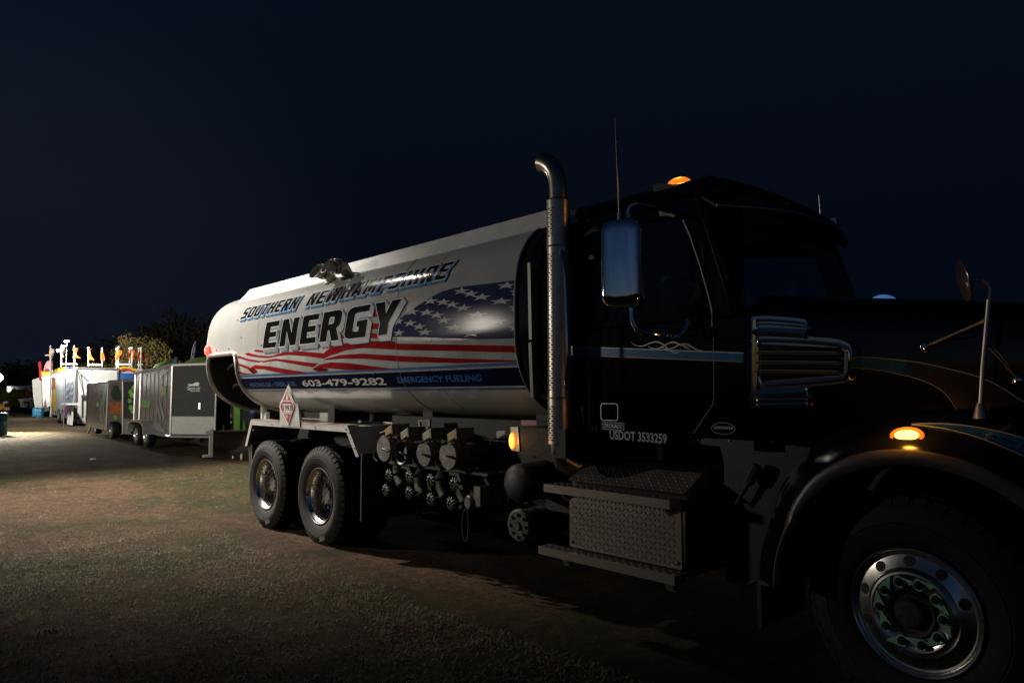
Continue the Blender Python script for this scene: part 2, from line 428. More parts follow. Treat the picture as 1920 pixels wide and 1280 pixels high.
# ------------------------------------------------------------------ lettering
GL = {
 'E': ([[(0,0),(.62,0),(.62,.2),(.26,.2),(.26,.4),(.56,.4),(.56,.6),(.26,.6),(.26,.8),(.62,.8),(.62,1),(0,1)]], .62),
 'N': ([[(0,0),(.24,0),(.24,.55),(.46,0),(.70,0),(.70,1),(.46,1),(.46,.45),(.24,1),(0,1)]], .70),
 'R': ([[(0,0),(.25,0),(.25,.36),(.31,.36),(.43,0),(.70,0),(.55,.40),(.65,.48),(.68,.58),(.68,.86),(.64,.95),(.55,1),(0,1)], [(.25,.56),(.25,.8),(.39,.8),(.43,.77),(.43,.6),(.39,.56)]], .70),
 'G': ([[(.16,0),(.70,0),(.70,.54),(.37,.54),(.37,.36),(.45,.36),(.45,.2),(.31,.2),(.26,.25),(.26,.75),(.31,.8),(.70,.8),(.70,1),(.16,1),(.05,.95),(0,.86),(0,.14),(.05,.05)]], .70),
 'Y': ([[(.23,0),(.48,0),(.48,.36),(.73,1),(.47,1),(.36,.62),(.26,1),(-.02,1),(.23,.36)]], .70),
 'S': ([[(0,0),(.55,0),(.65,.05),(.68,.13),(.68,.46),(.65,.54),(.55,.59),(.25,.59),(.25,.8),(.66,.8),(.66,1),(.13,1),(.03,.95),(0,.87),(0,.52),(.03,.44),(.13,.39),(.43,.39),(.43,.2),(0,.2)]], .68),
 'O': ([[(.15,0),(.53,0),(.63,.05),(.68,.14),(.68,.86),(.63,.95),(.53,1),(.15,1),(.05,.95),(0,.86),(0,.14),(.05,.05)], [(.25,.25),(.25,.75),(.29,.8),(.39,.8),(.43,.75),(.43,.25),(.39,.2),(.29,.2)]], .68),
 'U': ([[(0,1),(0,.14),(.05,.05),(.15,0),(.53,0),(.63,.05),(.68,.14),(.68,1),(.43,1),(.43,.25),(.38,.2),(.30,.2),(.25,.25),(.25,1)]], .68),
 'T': ([[(.2,0),(.45,0),(.45,.8),(.65,.8),(.65,1),(0,1),(0,.8),(.2,.8)]], .65),
 'H': ([[(0,0),(.25,0),(.25,.4),(.44,.4),(.44,0),(.69,0),(.69,1),(.44,1),(.44,.6),(.25,.6),(.25,1),(0,1)]], .69),
 'W': ([[(.08,0),(.37,0),(.475,.5),(.58,0),(.87,0),(.95,1),(.71,1),(.69,.42),(.57,1),(.38,1),(.26,.42),(.24,1),(0,1)]], .95),
 'M': ([[(0,0),(.24,0),(.24,.5),(.36,.12),(.54,.12),(.66,.5),(.66,0),(.90,0),(.90,1),(.62,1),(.45,.5),(.28,1),(0,1)]], .90),
 'A': ([[(0,0),(.25,0),(.29,.2),(.47,.2),(.51,0),(.76,0),(.57,1),(.19,1)], [(.32,.38),(.44,.38),(.38,.76)]], .76),
 'P': ([[(0,0),(.25,0),(.25,.36),(.53,.36),(.63,.41),(.68,.5),(.68,.86),(.63,.95),(.53,1),(0,1)], [(.25,.55),(.25,.8),(.39,.8),(.43,.77),(.43,.58),(.39,.55)]], .68),
 'I': ([[(0,0),(.25,0),(.25,1),(0,1)]], .25),
}
def area2(p):
    return sum(p[i][0] * p[(i + 1) % len(p)][1] - p[(i + 1) % len(p)][0] * p[i][1] for i in range(len(p)))
def grow(poly, d, hole=False):
    """offset an outline outwards by d (holes shrink)"""
    p = list(poly)
    if area2(p) < 0: p.reverse()
    n = len(p); out = []
    s = -d if hole else d
    for i in range(n):
        a, b, c = Vector(p[i - 1]), Vector(p[i]), Vector(p[(i + 1) % n])
        e1, e2 = (b - a).normalized(), (c - b).normalized()
        n1, n2 = Vector((e1.y, -e1.x)), Vector((e2.y, -e2.x))
        k = n1 + n2
        q = max(0.35, 1 + n1.dot(n2))
        k = k / q
        out.append(tuple(b + k * s))
    return out
def glyph_run(text, x0, x1, y0, h, slant, space=.12, wspace=.3):
    """lays out GL glyphs to fill x0..x1; returns list of glyphs = [outer, holes...] in (x, y)"""
    w = 0
    for ch in text:
        w += wspace if ch == ' ' else GL[ch][1] + space
    w -= space
    sx = (x1 - x0 - slant * h) / w
    out, x = [], 0
    for ch in text:
        if ch == ' ':
            x += wspace; continue
        polys, gw = GL[ch]
        out.append([[(x0 + (x + p[0]) * sx + p[1] * h * slant, y0 + p[1] * h) for p in poly] for poly in polys])
        x += gw + space
    return out
def fill2d(polys):
    """triangulate outline + holes -> verts2d, faces"""
    rings = [[Vector((p[0], p[1], 0)) for p in q] for q in polys]
    tri = geometry.tessellate_polygon(rings)
    return [(p.x, p.y) for r in rings for p in r], [tuple(t) for t in tri]
def text2d(s, size=1.0, shear=0.0, offset=0.0, spacing=1.0):
    """built-in font text -> verts2d, faces, unit cap height scaled to size"""
    cu = bpy.data.curves.new('t', 'FONT'); cu.body = s; cu.size = 1.0; cu.shear = shear; cu.offset = offset
    cu.space_character = spacing; cu.resolution_u = 4
    o = bpy.data.objects.new('t', cu); COL.objects.link(o)
    dg = bpy.context.evaluated_depsgraph_get(); dg.update()
    me = bpy.data.meshes.new_from_object(o.evaluated_get(dg), depsgraph=dg)
    vs = [(v.co.x, v.co.y) for v in me.vertices]; fs = [tuple(p.vertices) for p in me.polygons]
    bpy.data.objects.remove(o); bpy.data.curves.remove(cu); bpy.data.meshes.remove(me)
    return vs, fs
def fit2d(vs, x0, x1, y0, y1):
    xs = [v[0] for v in vs]; ys = [v[1] for v in vs]
    ax, bx, ay, by = min(xs), max(xs), min(ys), max(ys)
    return [(x0 + (v[0] - ax) / (bx - ax) * (x1 - x0), y0 + (v[1] - ay) / (by - ay) * (y1 - y0)) for v in vs]
# ================================================================== the fuel truck
truck = thing("tanker_truck", "black fuel delivery truck with silver tank wrapped in a waving flag", "truck", (3.2, 1.2, 0.0))
TA, TB, TYC, TZC, TX0, TX1 = 1.222, 0.86, 1.2, 2.2, -2.06, 4.455
_ph = np.linspace(-PI / 2, PI / 2, 3001)
_ty = TYC - TA * np.abs(np.cos(_ph)) ** (2 / 3.)
_tz = TZC + TB * np.sign(np.sin(_ph)) * np.abs(np.sin(_ph)) ** (2 / 3.)
_ts = np.concatenate([[0], np.cumsum(np.hypot(np.diff(_ty), np.diff(_tz)))])
_ts -= np.interp(TZC, _tz, _ts)
_gy = np.sign(_ty - TYC) * np.abs((_ty - TYC) / TA) ** 2 / TA
_gz = np.sign(_tz - TZC) * np.abs((_tz - TZC) / TB) ** 2 / TB
_gl = np.hypot(_gy, _gz); _gy, _gz = _gy / _gl, _gz / _gl
def tank_pt(x, t, off=0.0):
    y, z, ny, nz = (float(np.interp(t, _ts, a)) for a in (_ty, _tz, _gy, _gz))
    return Vector((x, y + ny * off, z + nz * off))
def z2t(z):
    return float(np.interp(z, _tz, _ts))
def tk(px, py):
    """sight line of the photo met with the tank's near side -> (x, t) on its skin"""
    d = ray(px, py); lo, hi = 2.0, 16.0
    ts = np.linspace(lo, hi, 2801); X = CAM + ts[:, None] * d
    g = np.abs((X[:, 1] - TYC) / TA) ** 3 + np.abs((X[:, 2] - TZC) / TB) ** 3 - 1
    i = int(np.argmax(g < 0))
    if g[i] >= 0: i = int(np.argmin(g))
    a, b = ts[i - 1], ts[i]
    for _ in range(25):
        m = (a + b) / 2; q = CAM + m * d
        gg = abs((q[1] - TYC) / TA) ** 3 + abs((q[2] - TZC) / TB) ** 3 - 1
        if gg < 0: b = m
        else: a = m
    q = CAM + b * d
    return (float(q[0]), z2t(float(q[2])))
def tkp(pts):
    return [tk(*p) for p in pts]

def decal_bm(items):
    """items: (verts2d, faces, offset, material index) laid onto the tank skin"""
    out = MB()
    for vs, fs, off, mi in items:
        bm = bmesh.new()
        bv = [bm.verts.new((v[0], v[1], 0)) for v in vs]
        for f in fs:
            try: bm.faces.new([bv[i] for i in f])
            except ValueError: pass
        t0, t1 = min(v[1] for v in vs), max(v[1] for v in vs)
        k = math.ceil(t0 / 0.045)
        while k * 0.045 < t1:
            geom = list(bm.verts) + list(bm.edges) + list(bm.faces)
            bmesh.ops.bisect_plane(bm, geom=geom, plane_co=(0, k * 0.045, 0), plane_no=(0, 1, 0), dist=1e-6)
            k += 1
        bm.verts.index_update()
        out.add([tank_pt(v.co.x, v.co.y, off) for v in bm.verts], [[v.index for v in f.verts] for f in bm.faces], mi)
        bm.free()
    return out

# --- tank shell with the rear corner recess cut out
def section(n):
    s = np.linspace(_ts[0], _ts[-1], n)
    y = np.interp(s, _ts, _ty); z = np.interp(s, _ts, _tz)
    near = [(a, b) for a, b in zip(y, z)]
    far = [(2 * TYC - a, b) for a, b in near[::-1][1:-1]]
    return near + far, list(s) + [None] * len(far)
SECT, SECT_T = section(73)
xs = list(np.linspace(TX0, -0.86, 25)) + list(np.linspace(-0.7, TX1, 24))
HX0, HX1, HT = -1.99, -0.955, z2t(2.125)
def in_hole(x, t):
    if t is None or not (HX0 < x < HX1) or t > HT: return False
    r = 0.12
    for cx, s in ((HX0 + r, -1), (HX1 - r, 1)):
        if (x - cx) * s > 0 and t > HT - r:
            return (x - cx) ** 2 + (t - HT + r) ** 2 < r * r
    return True
shell = MB()
NS = len(SECT)
vs = [(x, y, z) for x in xs for (y, z) in SECT]
fs = []
for i in range(len(xs) - 1):
    for j in range(NS):
        j2 = (j + 1) % NS
        tm = None if SECT_T[j] is None or SECT_T[j2] is None else (SECT_T[j] + SECT_T[j2]) / 2
        if in_hole((xs[i] + xs[i + 1]) / 2, tm): continue
        fs.append((i * NS + j, i * NS + j2, (i + 1) * NS + j2, (i + 1) * NS + j))
shell.add(vs, fs)
def srow(x, k):
    return [(x, TYC + (y - TYC) * k, TZC + (z - TZC) * k) for (y, z) in SECT]
shell.grid([srow(TX0, 1), srow(TX0 - 0.03, 0.985), srow(TX0 - 0.05, 0.95), srow(TX0 - 0.07, 0.7), srow(TX0 - 0.09, 0.01)], 0, True)
tank = shell.build("tank", MT['silver'], truck, ang=50)
# weld seams and rivet beads
seam = MB()
for x in (2.83,):
    seam.cut().tube([tank_pt(x, t, 0.001) for t in np.linspace(-0.95, 0.75, 60)], 0.004, 6)
for x in (3.38, -0.3):
    seam.cut().tube([tank_pt(x, t, 0.0) for t in np.linspace(-0.95, 0.75, 50)], 0.002, 5)
seam.each("weld_seam", MT['fender_alu'], tank)
riv = MB()
for (px, py) in [(406, 656), (429, 653), (445, 600), (452, 632), (470, 690), (700, 700), (720, 610)]:
    x, t = tk(px, py); riv.cut().ball(tank_pt(x, t, 0.002), 0.011, 8)
riv.each("rivet", MT['fender_alu'], tank)
# recess
rec = MB()
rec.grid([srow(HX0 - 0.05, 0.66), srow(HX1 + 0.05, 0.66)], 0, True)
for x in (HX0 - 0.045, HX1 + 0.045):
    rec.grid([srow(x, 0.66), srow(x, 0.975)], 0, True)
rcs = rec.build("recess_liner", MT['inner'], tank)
lip = MB()
t_end = z2t(1.345)
path = [(HX0, t_end)] + [(HX0, t) for t in np.linspace(t_end + 0.1, HT - 0.12, 22)]
path += [(HX0 + 0.12 - 0.12 * math.cos(a), HT - 0.12 + 0.12 * math.sin(a)) for a in np.linspace(0.15, PI / 2, 6)]
path += [(HX1 - 0.12 + 0.12 * math.sin(a), HT - 0.12 + 0.12 * math.cos(a)) for a in np.linspace(0, PI / 2 - 0.15, 6)]
path += [(HX1, t) for t in np.linspace(HT - 0.12, t_end + 0.1, 22)] + [(HX1, t_end)]
lip.tube([tank_pt(x, t, 0.006) for x, t in path], 0.030, 10)
lip.build("recess_lip", MT['lip'], tank)
hs = MB()
for (a, b, c) in [((-1.9, -0.75), (-1.5, -0.62), (-1.1, -0.88)), ((-1.7, -0.3), (-1.4, -0.22), (-1.15, -0.3)), ((-1.3, -0.8), (-1.2, -0.7), (-1.05, -0.78))]:
    pts = [tank_pt(a[0] + (c[0] - a[0]) * k + 0, a[1] + (c[1] - a[1]) * k + (b[1] - (a[1] + c[1]) / 2) * 4 * k * (1 - k), -0.16) for k in np.linspace(0, 1, 12)]
    hs.cut().tube(pts, 0.022, 8)
hs.each("hose", MT['matt_black'], tank)
# front head: dark domed skirt, pale edge ring and pale strips standing in for its reflections
hd = MB()
hd.grid([srow(TX1 - 0.02, 0.988), srow(TX1 + 0.10, 0.985), srow(TX1 + 0.15, 0.965), srow(TX1 + 0.165, 0.93), srow(TX1 + 0.15, 0.9), srow(TX1 + 0.2, 0.6), srow(TX1 + 0.22, 0.01)], 0, True)
hd.build("tank_head", MT['head'], tank, ang=60)
er = MB()
er.tube(srow(TX1, 1.002), 0.008, 6, closed=True)
er.build("tank_edge_ring", MT['edge_alu'], tank)
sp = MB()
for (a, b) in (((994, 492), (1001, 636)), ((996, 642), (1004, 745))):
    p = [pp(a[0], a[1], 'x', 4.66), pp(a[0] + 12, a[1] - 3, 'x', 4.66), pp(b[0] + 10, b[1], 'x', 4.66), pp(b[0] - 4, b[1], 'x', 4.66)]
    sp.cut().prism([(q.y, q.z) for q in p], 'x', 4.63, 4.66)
sp.each("head_reflection", mat('head_reflection_grey', (0.16, 0.16, 0.145), 0.4, var=0.3, vscale=8), tank)

# --- livery: blue band
BX0, BX1 = HX1 + 0.035, TX1 - 0.006
def strip(t0, t1, off, mi, x0=BX0, x1=BX1):
    n = 12; v = []
    for i in range(n + 1):
        x = x0 + (x1 - x0) * i / n; v += [(x, t0), (x, t1)]
    return (v, [(2 * i, 2 * i + 2, 2 * i + 3, 2 * i + 1) for i in range(n)], off, mi)
T = z2t
decal_bm([strip(T(1.648), T(1.788), 0.003, 0), strip(T(1.803), T(1.826), 0.003, 1), strip(T(1.788), T(1.803), 0.003, 2), strip(T(1.636), T(1.648), 0.003, 2), strip(T(1.618), T(1.636), 0.003, 1)]).build("blue_band", [MT['navy'], MT['band_blue'], MT['flag_white']], tank)
# --- livery: the waving flag
def shape(px, off, mi):
    p = tkp(px); v, f = fill2d([p]); return (v, f, off, mi)
def between(up, lo, off, mi):
    return shape(list(up) + list(lo)[::-1], off, mi)
R_, W_, B_, S_, F_ = 0, 1, 2, 3, 4
fl = []
fl.append(shape([(443, 667), (459, 662), (476, 655), (494, 645), (525, 622), (565, 614), (604, 607), (654, 584), (703, 581), (740, 579), (762, 577), (740, 640), (967.5, 634), (969, 648), (971, 677), (755, 690), (680, 693), (560, 698), (449, 703)], 0.0025, W_))
o = 0.004
fl += [between([(443, 667), (450, 667), (463, 672), (485, 676), (494, 676)], [(444, 671), (454, 672.5), (463, 676), (482.5, 679), (487, 679)], o, R_),
       between([(459, 663), (466, 661), (485, 666), (506, 667.5), (523, 665)], [(463, 665.7), (470, 667.5), (479, 669), (501, 671), (517.5, 668)], o, R_),
       shape([(476, 658), (480, 655), (494.5, 657), (494.5, 660.5), (484.7, 659.7)], o, R_),
       shape([(487, 648.7), (493, 645.5), (494.5, 648.7)], o, R_),
       shape([(445, 680), (457, 683.8), (470, 688), (465, 691.4), (446, 684)], o, R_),
       shape([(447, 695.8), (463, 699.6), (476, 701), (456, 702), (447.5, 700)], o, R_)]
fl += [between([(513, 666), (528, 661), (561, 658), (594, 661), (625, 663.5)], [(509, 669.5), (539, 665), (572, 667), (600, 671), (609, 671.5)], o, R_),
       between([(491, 677), (517.5, 672), (550, 675.5), (583, 680), (597, 681)], [(492, 679), (517.5, 676), (550, 681.6), (575, 686), (588, 688)], o, R_),
       between([(465, 691), (479, 684), (506.6, 686.5), (539, 692), (578, 698)], [(478, 691), (495.6, 691.8), (517.5, 697), (539, 700.5), (560, 700.5)], o, R_),
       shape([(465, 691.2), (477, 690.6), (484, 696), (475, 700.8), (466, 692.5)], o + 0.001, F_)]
fl += [between([(609, 660), (620, 652), (650, 646), (680, 642), (755, 644), (860, 646), (967.5, 648)], [(605, 670), (630, 663.5), (650, 656), (680, 652), (755, 656), (860, 658), (970, 660.6)], o, R_),
       between([(612, 672), (640, 665), (680, 662.7), (755, 667), (860, 671.5), (970, 675)], [(606, 675), (640, 672), (680, 672), (755, 678), (860, 680.5), (971, 677.5)], o, R_),
       between([(586, 692), (600, 683), (620, 679), (650, 680), (680, 683.5), (735, 690.5)], [(592, 691.5), (606, 689), (620, 690), (650, 693), (680, 693.5), (725, 692)], o, R_),
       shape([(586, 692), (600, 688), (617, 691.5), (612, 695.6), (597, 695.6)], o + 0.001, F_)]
fl += [between([(494, 645), (525, 622), (565, 614), (604, 607), (654, 584), (703, 581), (757, 578)], [(500, 648), (525, 629), (565, 621), (604, 614.5), (654, 595.5), (703, 594), (748, 592)], o, R_),
       between([(520, 643), (565, 632), (604, 624), (651, 607), (700, 606), (740, 607)], [(520, 650), (565, 639), (604, 631), (651, 616), (700, 617), (740, 617)], o, R_),
       between([(560, 650), (604, 643), (645, 626), (697, 624), (735, 627)], [(560, 655), (604, 650), (645, 634), (697, 633.5), (735, 635)], o, R_),
       between([(620, 648), (660, 641), (700, 639), (740, 640)], [(620, 652), (660, 646), (700, 644), (745, 643.5)], o, R_)]
can = [(735, 631), (742, 612), (752, 596), (764, 587), (778, 577.5), (800, 563), (815, 554), (830, 546.5), (850, 541), (880, 536), (910, 532.5), (940, 529), (967.4, 526), (966, 560), (965.6, 590), (967, 634), (900, 636), (850, 634.5), (790, 632)]
fl.append(shape(can, 0.0055, B_))
edge = [(764, 586), (778, 576), (800, 561.5), (815, 552.5), (830, 545), (850, 539.5), (880, 534.5), (910, 531), (940, 527.5), (967.4, 524.5)]
fl.append(between(edge, [(x, y + 1.6) for x, y in edge], 0.0065, W_))
def star(cx, cy, rx, ry, right=970):
    pts = []
    for k in range(10):
        a = PI / 2 + k * PI / 5 + 0.12
        r = 1.0 if k % 2 == 0 else 0.40
        x = cx + math.cos(a) * rx * r + math.sin(a) * rx * r * 0.25
        y = cy - math.sin(a) * ry * r
        pts.append((min(x, 966.2), y))
    return pts
for (cx, cy, rx) in [(774, 584.5, 15), (808.5, 564.5, 15), (832, 566.5, 14.5), (849, 571, 15), (870, 577.5, 17), (896, 590, 23), (935, 602.5, 22), (801, 585.8, 15.5), (820, 591, 15.5), (833.7, 600.5, 15.5), (852.5, 614, 20), (886, 625.6, 21), (770, 606, 13), (787, 612.5, 13), (798, 622.8, 15), (749, 602, 9), (749, 624, 11), (866, 546, 16), (884, 550.8, 16), (904, 557, 20), (940, 565, 23), (951, 535.5, 20), (970, 547, 14), (971, 576, 18), (970, 613.7, 18)]:
    ry = 7.2
    fl.append(shape(star(cx, cy, rx, ry), 0.0075, S_))
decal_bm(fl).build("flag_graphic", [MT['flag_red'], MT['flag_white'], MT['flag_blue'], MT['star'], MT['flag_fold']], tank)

# --- livery: lettering
let = []
def lettering(text, x0, x1, y0, h, slant, white, blue, ex, ey, off, space=.12):
    LW, LB, LK, LS, LSide = 0, 1, 2, 3, 4
    q = 0
    for g in glyph_run(text, x0, x1, y0, h, slant, space):
        outer, holes = g[0], g[1:]
        if area2(outer) < 0: outer = outer[::-1]
        # blue outline swept with the block shade
        for st in (0.0, 0.5, 1.0):
            p = [(a + ex * st, b + ey * st) for a, b in grow(outer, blue)]
            v, f = fill2d([p]); let.append((v, f, off + 0.00003 * q, LB)); q += 1
        # block sides
        ow = grow(outer, white)
        n = len(ow)
        if abs(ex) > 0.02:
            for i in range(n):
                a, b = Vector(ow[i]), Vector(ow[(i + 1) % n])
                e = b - a; nn = Vector((e.y, -e.x))
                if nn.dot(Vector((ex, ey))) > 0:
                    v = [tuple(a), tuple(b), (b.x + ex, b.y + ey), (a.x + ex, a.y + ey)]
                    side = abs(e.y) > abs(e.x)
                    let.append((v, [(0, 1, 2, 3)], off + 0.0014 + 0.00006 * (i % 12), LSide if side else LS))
        hw = [grow(hh, white, True) for hh in holes]
        v, f = fill2d([ow] + hw); let.append((v, f, off + 0.0026, LW))
        v, f = fill2d([outer] + holes); let.append((v, f, off + 0.0034, LK))
        for hh in hw:                                   # the counter shows the shade behind the letter
            v, f = fill2d([hh]); let.append((v, f, off + 0.0022, LSide))
lettering("ENERGY", -0.115, 2.90, -0.055, 0.315, 0.26, 0.012, 0.018, 0.058, -0.046, 0.009, 0.17)
lettering("SOUTHERN", -0.93, 0.74, 0.372, 0.160, 0.42, 0.0115, 0.0160, 0.010, -0.015, 0.009, 0.15)
lettering("NEW", 0.935, 1.70, 0.372, 0.160, 0.42, 0.0115, 0.0160, 0.010, -0.015, 0.009, 0.15)
lettering("HAMPSHIRE", 1.715, 3.60, 0.378, 0.162, 0.42, 0.0115, 0.0160, 0.010, -0.015, 0.009, 0.15)
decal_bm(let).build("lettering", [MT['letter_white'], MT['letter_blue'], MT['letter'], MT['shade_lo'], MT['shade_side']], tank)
bt = []
def btext(s, x0, x1, y0, y1, mi, shear=0.0, offs=0.0, off=0.005):
    v, f = text2d(s, 1, shear, offs)
    bt.append((fit2d(v, x0, x1, y0, y1), f, off, mi))
btext("603-479-9282", 0.785, 2.53, -0.545, -0.462, 0, 0.0, 0.028)
btext("HEATING OIL \u2022 DIESEL FUEL", -0.70, 0.635, -0.535, -0.480, 1, 0.12, 0.02)
btext("EMERGENCY FUELING", 2.74, 3.98, -0.525, -0.463, 1, 0.12, 0.02)
for it in bt:
    decal_bm([it]).build("band_lettering", [MT['phone_white'], MT['sky_text']], tank)

# --- catwalk on top
cw = MB()
CP = [(0.235, 2.885), (0.345, 3.065), (0.375, 3.065), (0.375, 3.04), (2.025, 3.04), (2.025, 3.065), (2.055, 3.065), (2.165, 2.885)]
cwv0 = [(-1.62, y, z) if z < 2.9 else (-1.47, y, z) for y, z in CP]
cwv1 = [(4.78, y, z) if z < 2.9 else (4.66, y, z) for y, z in CP]
n = len(CP)
cw.add(cwv0 + cwv1, [(i, (i + 1) % n, n + (i + 1) % n, n + i) for i in range(n)] + [(7, 0, 1, 2, 3, 4, 5, 6), (8, 15, 14, 13, 12, 11, 10, 9)])
cwo = cw.build("catwalk", MT['white_alu'], truck, bevel=0.006, seg=1)
# --- two vapour vents on its flank
def vent(foot, ring, mouth):
    vb = MB()
    d = (mouth - ring).normalized()
    up = Vector((0, 0, 1))
    pts = [foot - up * 0.05, foot, foot + (ring - foot) * 0.35 + up * 0.045, foot + (ring - foot) * 0.7 + up * 0.02, ring]
    vb.tube(pts, [0.075, 0.062, 0.060, 0.056, 0.056], 16)
    for h in (-0.012, 0.02):
        vb.tube([ring + d * h, ring + d * (h + 0.016)], 0.086, 20)
    e1 = (up - d * up.dot(d)).normalized(); e2 = d.cross(e1)
    for k in range(6):
        a = 2 * PI * k / 6 + 0.4
        q = ring + (e1 * math.cos(a) + e2 * math.sin(a)) * 0.078
        vb.tube([q - d * 0.03, q + d * 0.055], 0.012, 6)
    o1 = vb.build("vapour_vent", MT['vent'], truck)
    hb = MB(); L = (mouth - ring).length
    def circ(h, r, slant):
        return [ring + d * (h - slant * math.cos(a)) + (e1 * math.cos(a) + e2 * math.sin(a)) * r for a in np.linspace(0, 2 * PI, 24, endpoint=False)]
    hb.grid([circ(0.03, 0.058, 0), circ(L * 0.5, 0.061, 0), circ(L, 0.074, 0.05), circ(L - 0.004, 0.068, 0.05), circ(L * 0.5, 0.054, 0), circ(0.05, 0.05, 0), circ(0.045, 0.002, 0)], 0, True)
    hb.build("vent_horn", MT['vent'], o1)
vent(pp(621, 524, 'y', 0.20), pp(609, 509.5, 'y', 0.03), pp(590, 509, 'y', -0.11))
vent(pp(651, 513, 'y', 0.20), pp(633, 499.5, 'y', 0.03), pp(611, 498.5, 'y', -0.11))

# --- chassis
ch = MB()
for y in (0.78, 1.50):
    ch.box(-2.0, 8.3, y, y + 0.10, 0.72, 1.0)
    ch.box(-1.95, 4.45, y - 0.02, y + 0.12, 1.004, 1.36)
for x in (-1.8, -0.5, 0.65, 2.2, 4.3):
    ch.box(x, x + 0.12, 0.884, 1.496, 0.78, 0.98)
for x in (-1.2, 0.66, 2.6, 4.2):
    ch.box(x, x + 0.16, 0.45, 0.755, 1.15, 1.50)
    ch.box(x, x + 0.16, 1.645, 1.95, 1.15, 1.50)
for x in (0.0, 1.35):
    ch.cyl((x, 0.35, 0.5), (x, 2.05, 0.5), 0.09, n=14)
    ch.ball((x, 1.2, 0.5), 0.24, 14)
ch.cyl((7.1, 0.45, 0.5), (7.1, 1.95, 0.5), 0.06, n=10)
ch.box(2.1, 4.6, 0.42, 0.75, 0.66, 1.36)
ch.box(4.6, 8.2, 0.86, 1.50, 0.75, 1.7)
ch.build("chassis", MT['chassis'], truck)

# --- wheels
def tyre_mesh(mb, O, ax, R, y_out, width, blocks=True, nb=44):
    w = width
    prof = [(0.288, y_out - 0.035), (0.300, y_out - 0.012), (0.318, y_out + 0.006), (0.36, y_out + 0.022), (0.405, y_out + 0.03), (0.41, y_out + 0.026), (0.418, y_out + 0.03), (0.45, y_out + 0.024), (R - 0.045, y_out + 0.004), (R - 0.022, y_out - 0.012), (R - 0.016, y_out - 0.03),
            (R - 0.016, y_out - w + 0.03), (R - 0.03, y_out - w + 0.01), (R - 0.07, y_out - w - 0.005), (0.36, y_out - w - 0.01), (0.29, y_out - w + 0.03)]
    mb.lathe(prof, O, ax, 56)
    if not blocks: return
    O = Vector(O); ax = Vector(ax).normalized()
    e1 = Vector((0, 0, 1)); e2 = ax.cross(e1)
    rows = 5
    for k in range(rows):
        h0 = y_out - 0.012 - (w - 0.024) * k / rows; h1 = y_out - 0.012 - (w - 0.024) * (k + 1) / rows + 0.012
        for j in range(nb):
            a0 = 2 * PI * (j + (0.5 if k % 2 else 0.0)) / nb; a1 = a0 + 2 * PI / nb * 0.80
            am = (a0 + a1) / 2
            sk = 0.25 * 2 * PI / nb * (1 if k % 2 else -1)
            rr = R if 0 < k < rows - 1 else R - 0.006
            vv = []
            for (r_, g) in ((R - 0.02, 0.0), (rr, 0.12)):
                for (a, h) in ((a0 + g * (a1 - a0) * 0.5, h0 - 0.004 * g * 8), (a1 - g * (a1 - a0) * 0.5, h0 - 0.004 * g * 8), (a1 + sk - g * (a1 - a0) * 0.5, h1), (a0 + sk + g * (a1 - a0) * 0.5, h1)):
                    vv.append(O + ax * h + (e1 * math.cos(a) + e2 * math.sin(a)) * r_)
            mb.add(vv, [(4, 5, 6, 7), (0, 1, 5, 4), (1, 2, 6, 5), (2, 3, 7, 6), (3, 0, 4, 7)])
            if k == 0:                                   # shoulder lug running onto the sidewall
                vv = []
                for (r_, h) in ((R - 0.008, y_out - 0.012), (R - 0.045, y_out + 0.008)):
                    for a in (a0 + 0.01, a1 - 0.01):
                        vv.append(O + ax * h + (e1 * math.cos(a) + e2 * math.sin(a)) * r_)
                for (r_, h) in ((R - 0.03, y_out - 0.02), (R - 0.05, y_out - 0.0)):
                    for a in (a0, a1):
                        vv.append(O + ax * h + (e1 * math.cos(a) + e2 * math.sin(a)) * r_)
                mb.add(vv, [(0, 1, 3, 2), (0, 2, 6, 4), (1, 5, 7, 3), (2, 3, 7, 6), (0, 4, 5, 1)])
def arc_text(mb, s, O, ax, r, hgt, a_mid, h, size=1.0, top=True):
    """letters raised on the sidewall"""
    O = Vector(O); ax = Vector(ax).normalized()
    e1 = Vector((0, 0, 1)); e2 = ax.cross(e1)
    v, f = text2d(s, 1, 0, 0.02)
    wd = max(a[0] for a in v) - min(a[0] for a in v)
    v = fit2d(v, -wd / 2 * size, wd / 2 * size, 0, hgt)
    out = []
    for (x, y) in v:
        rr = r + y if top else r + hgt - y
        a = a_mid - x / r
        out.append(O + ax * h + (e1 * math.cos(a) + e2 * math.sin(a)) * rr)
    mb.add(out, f)
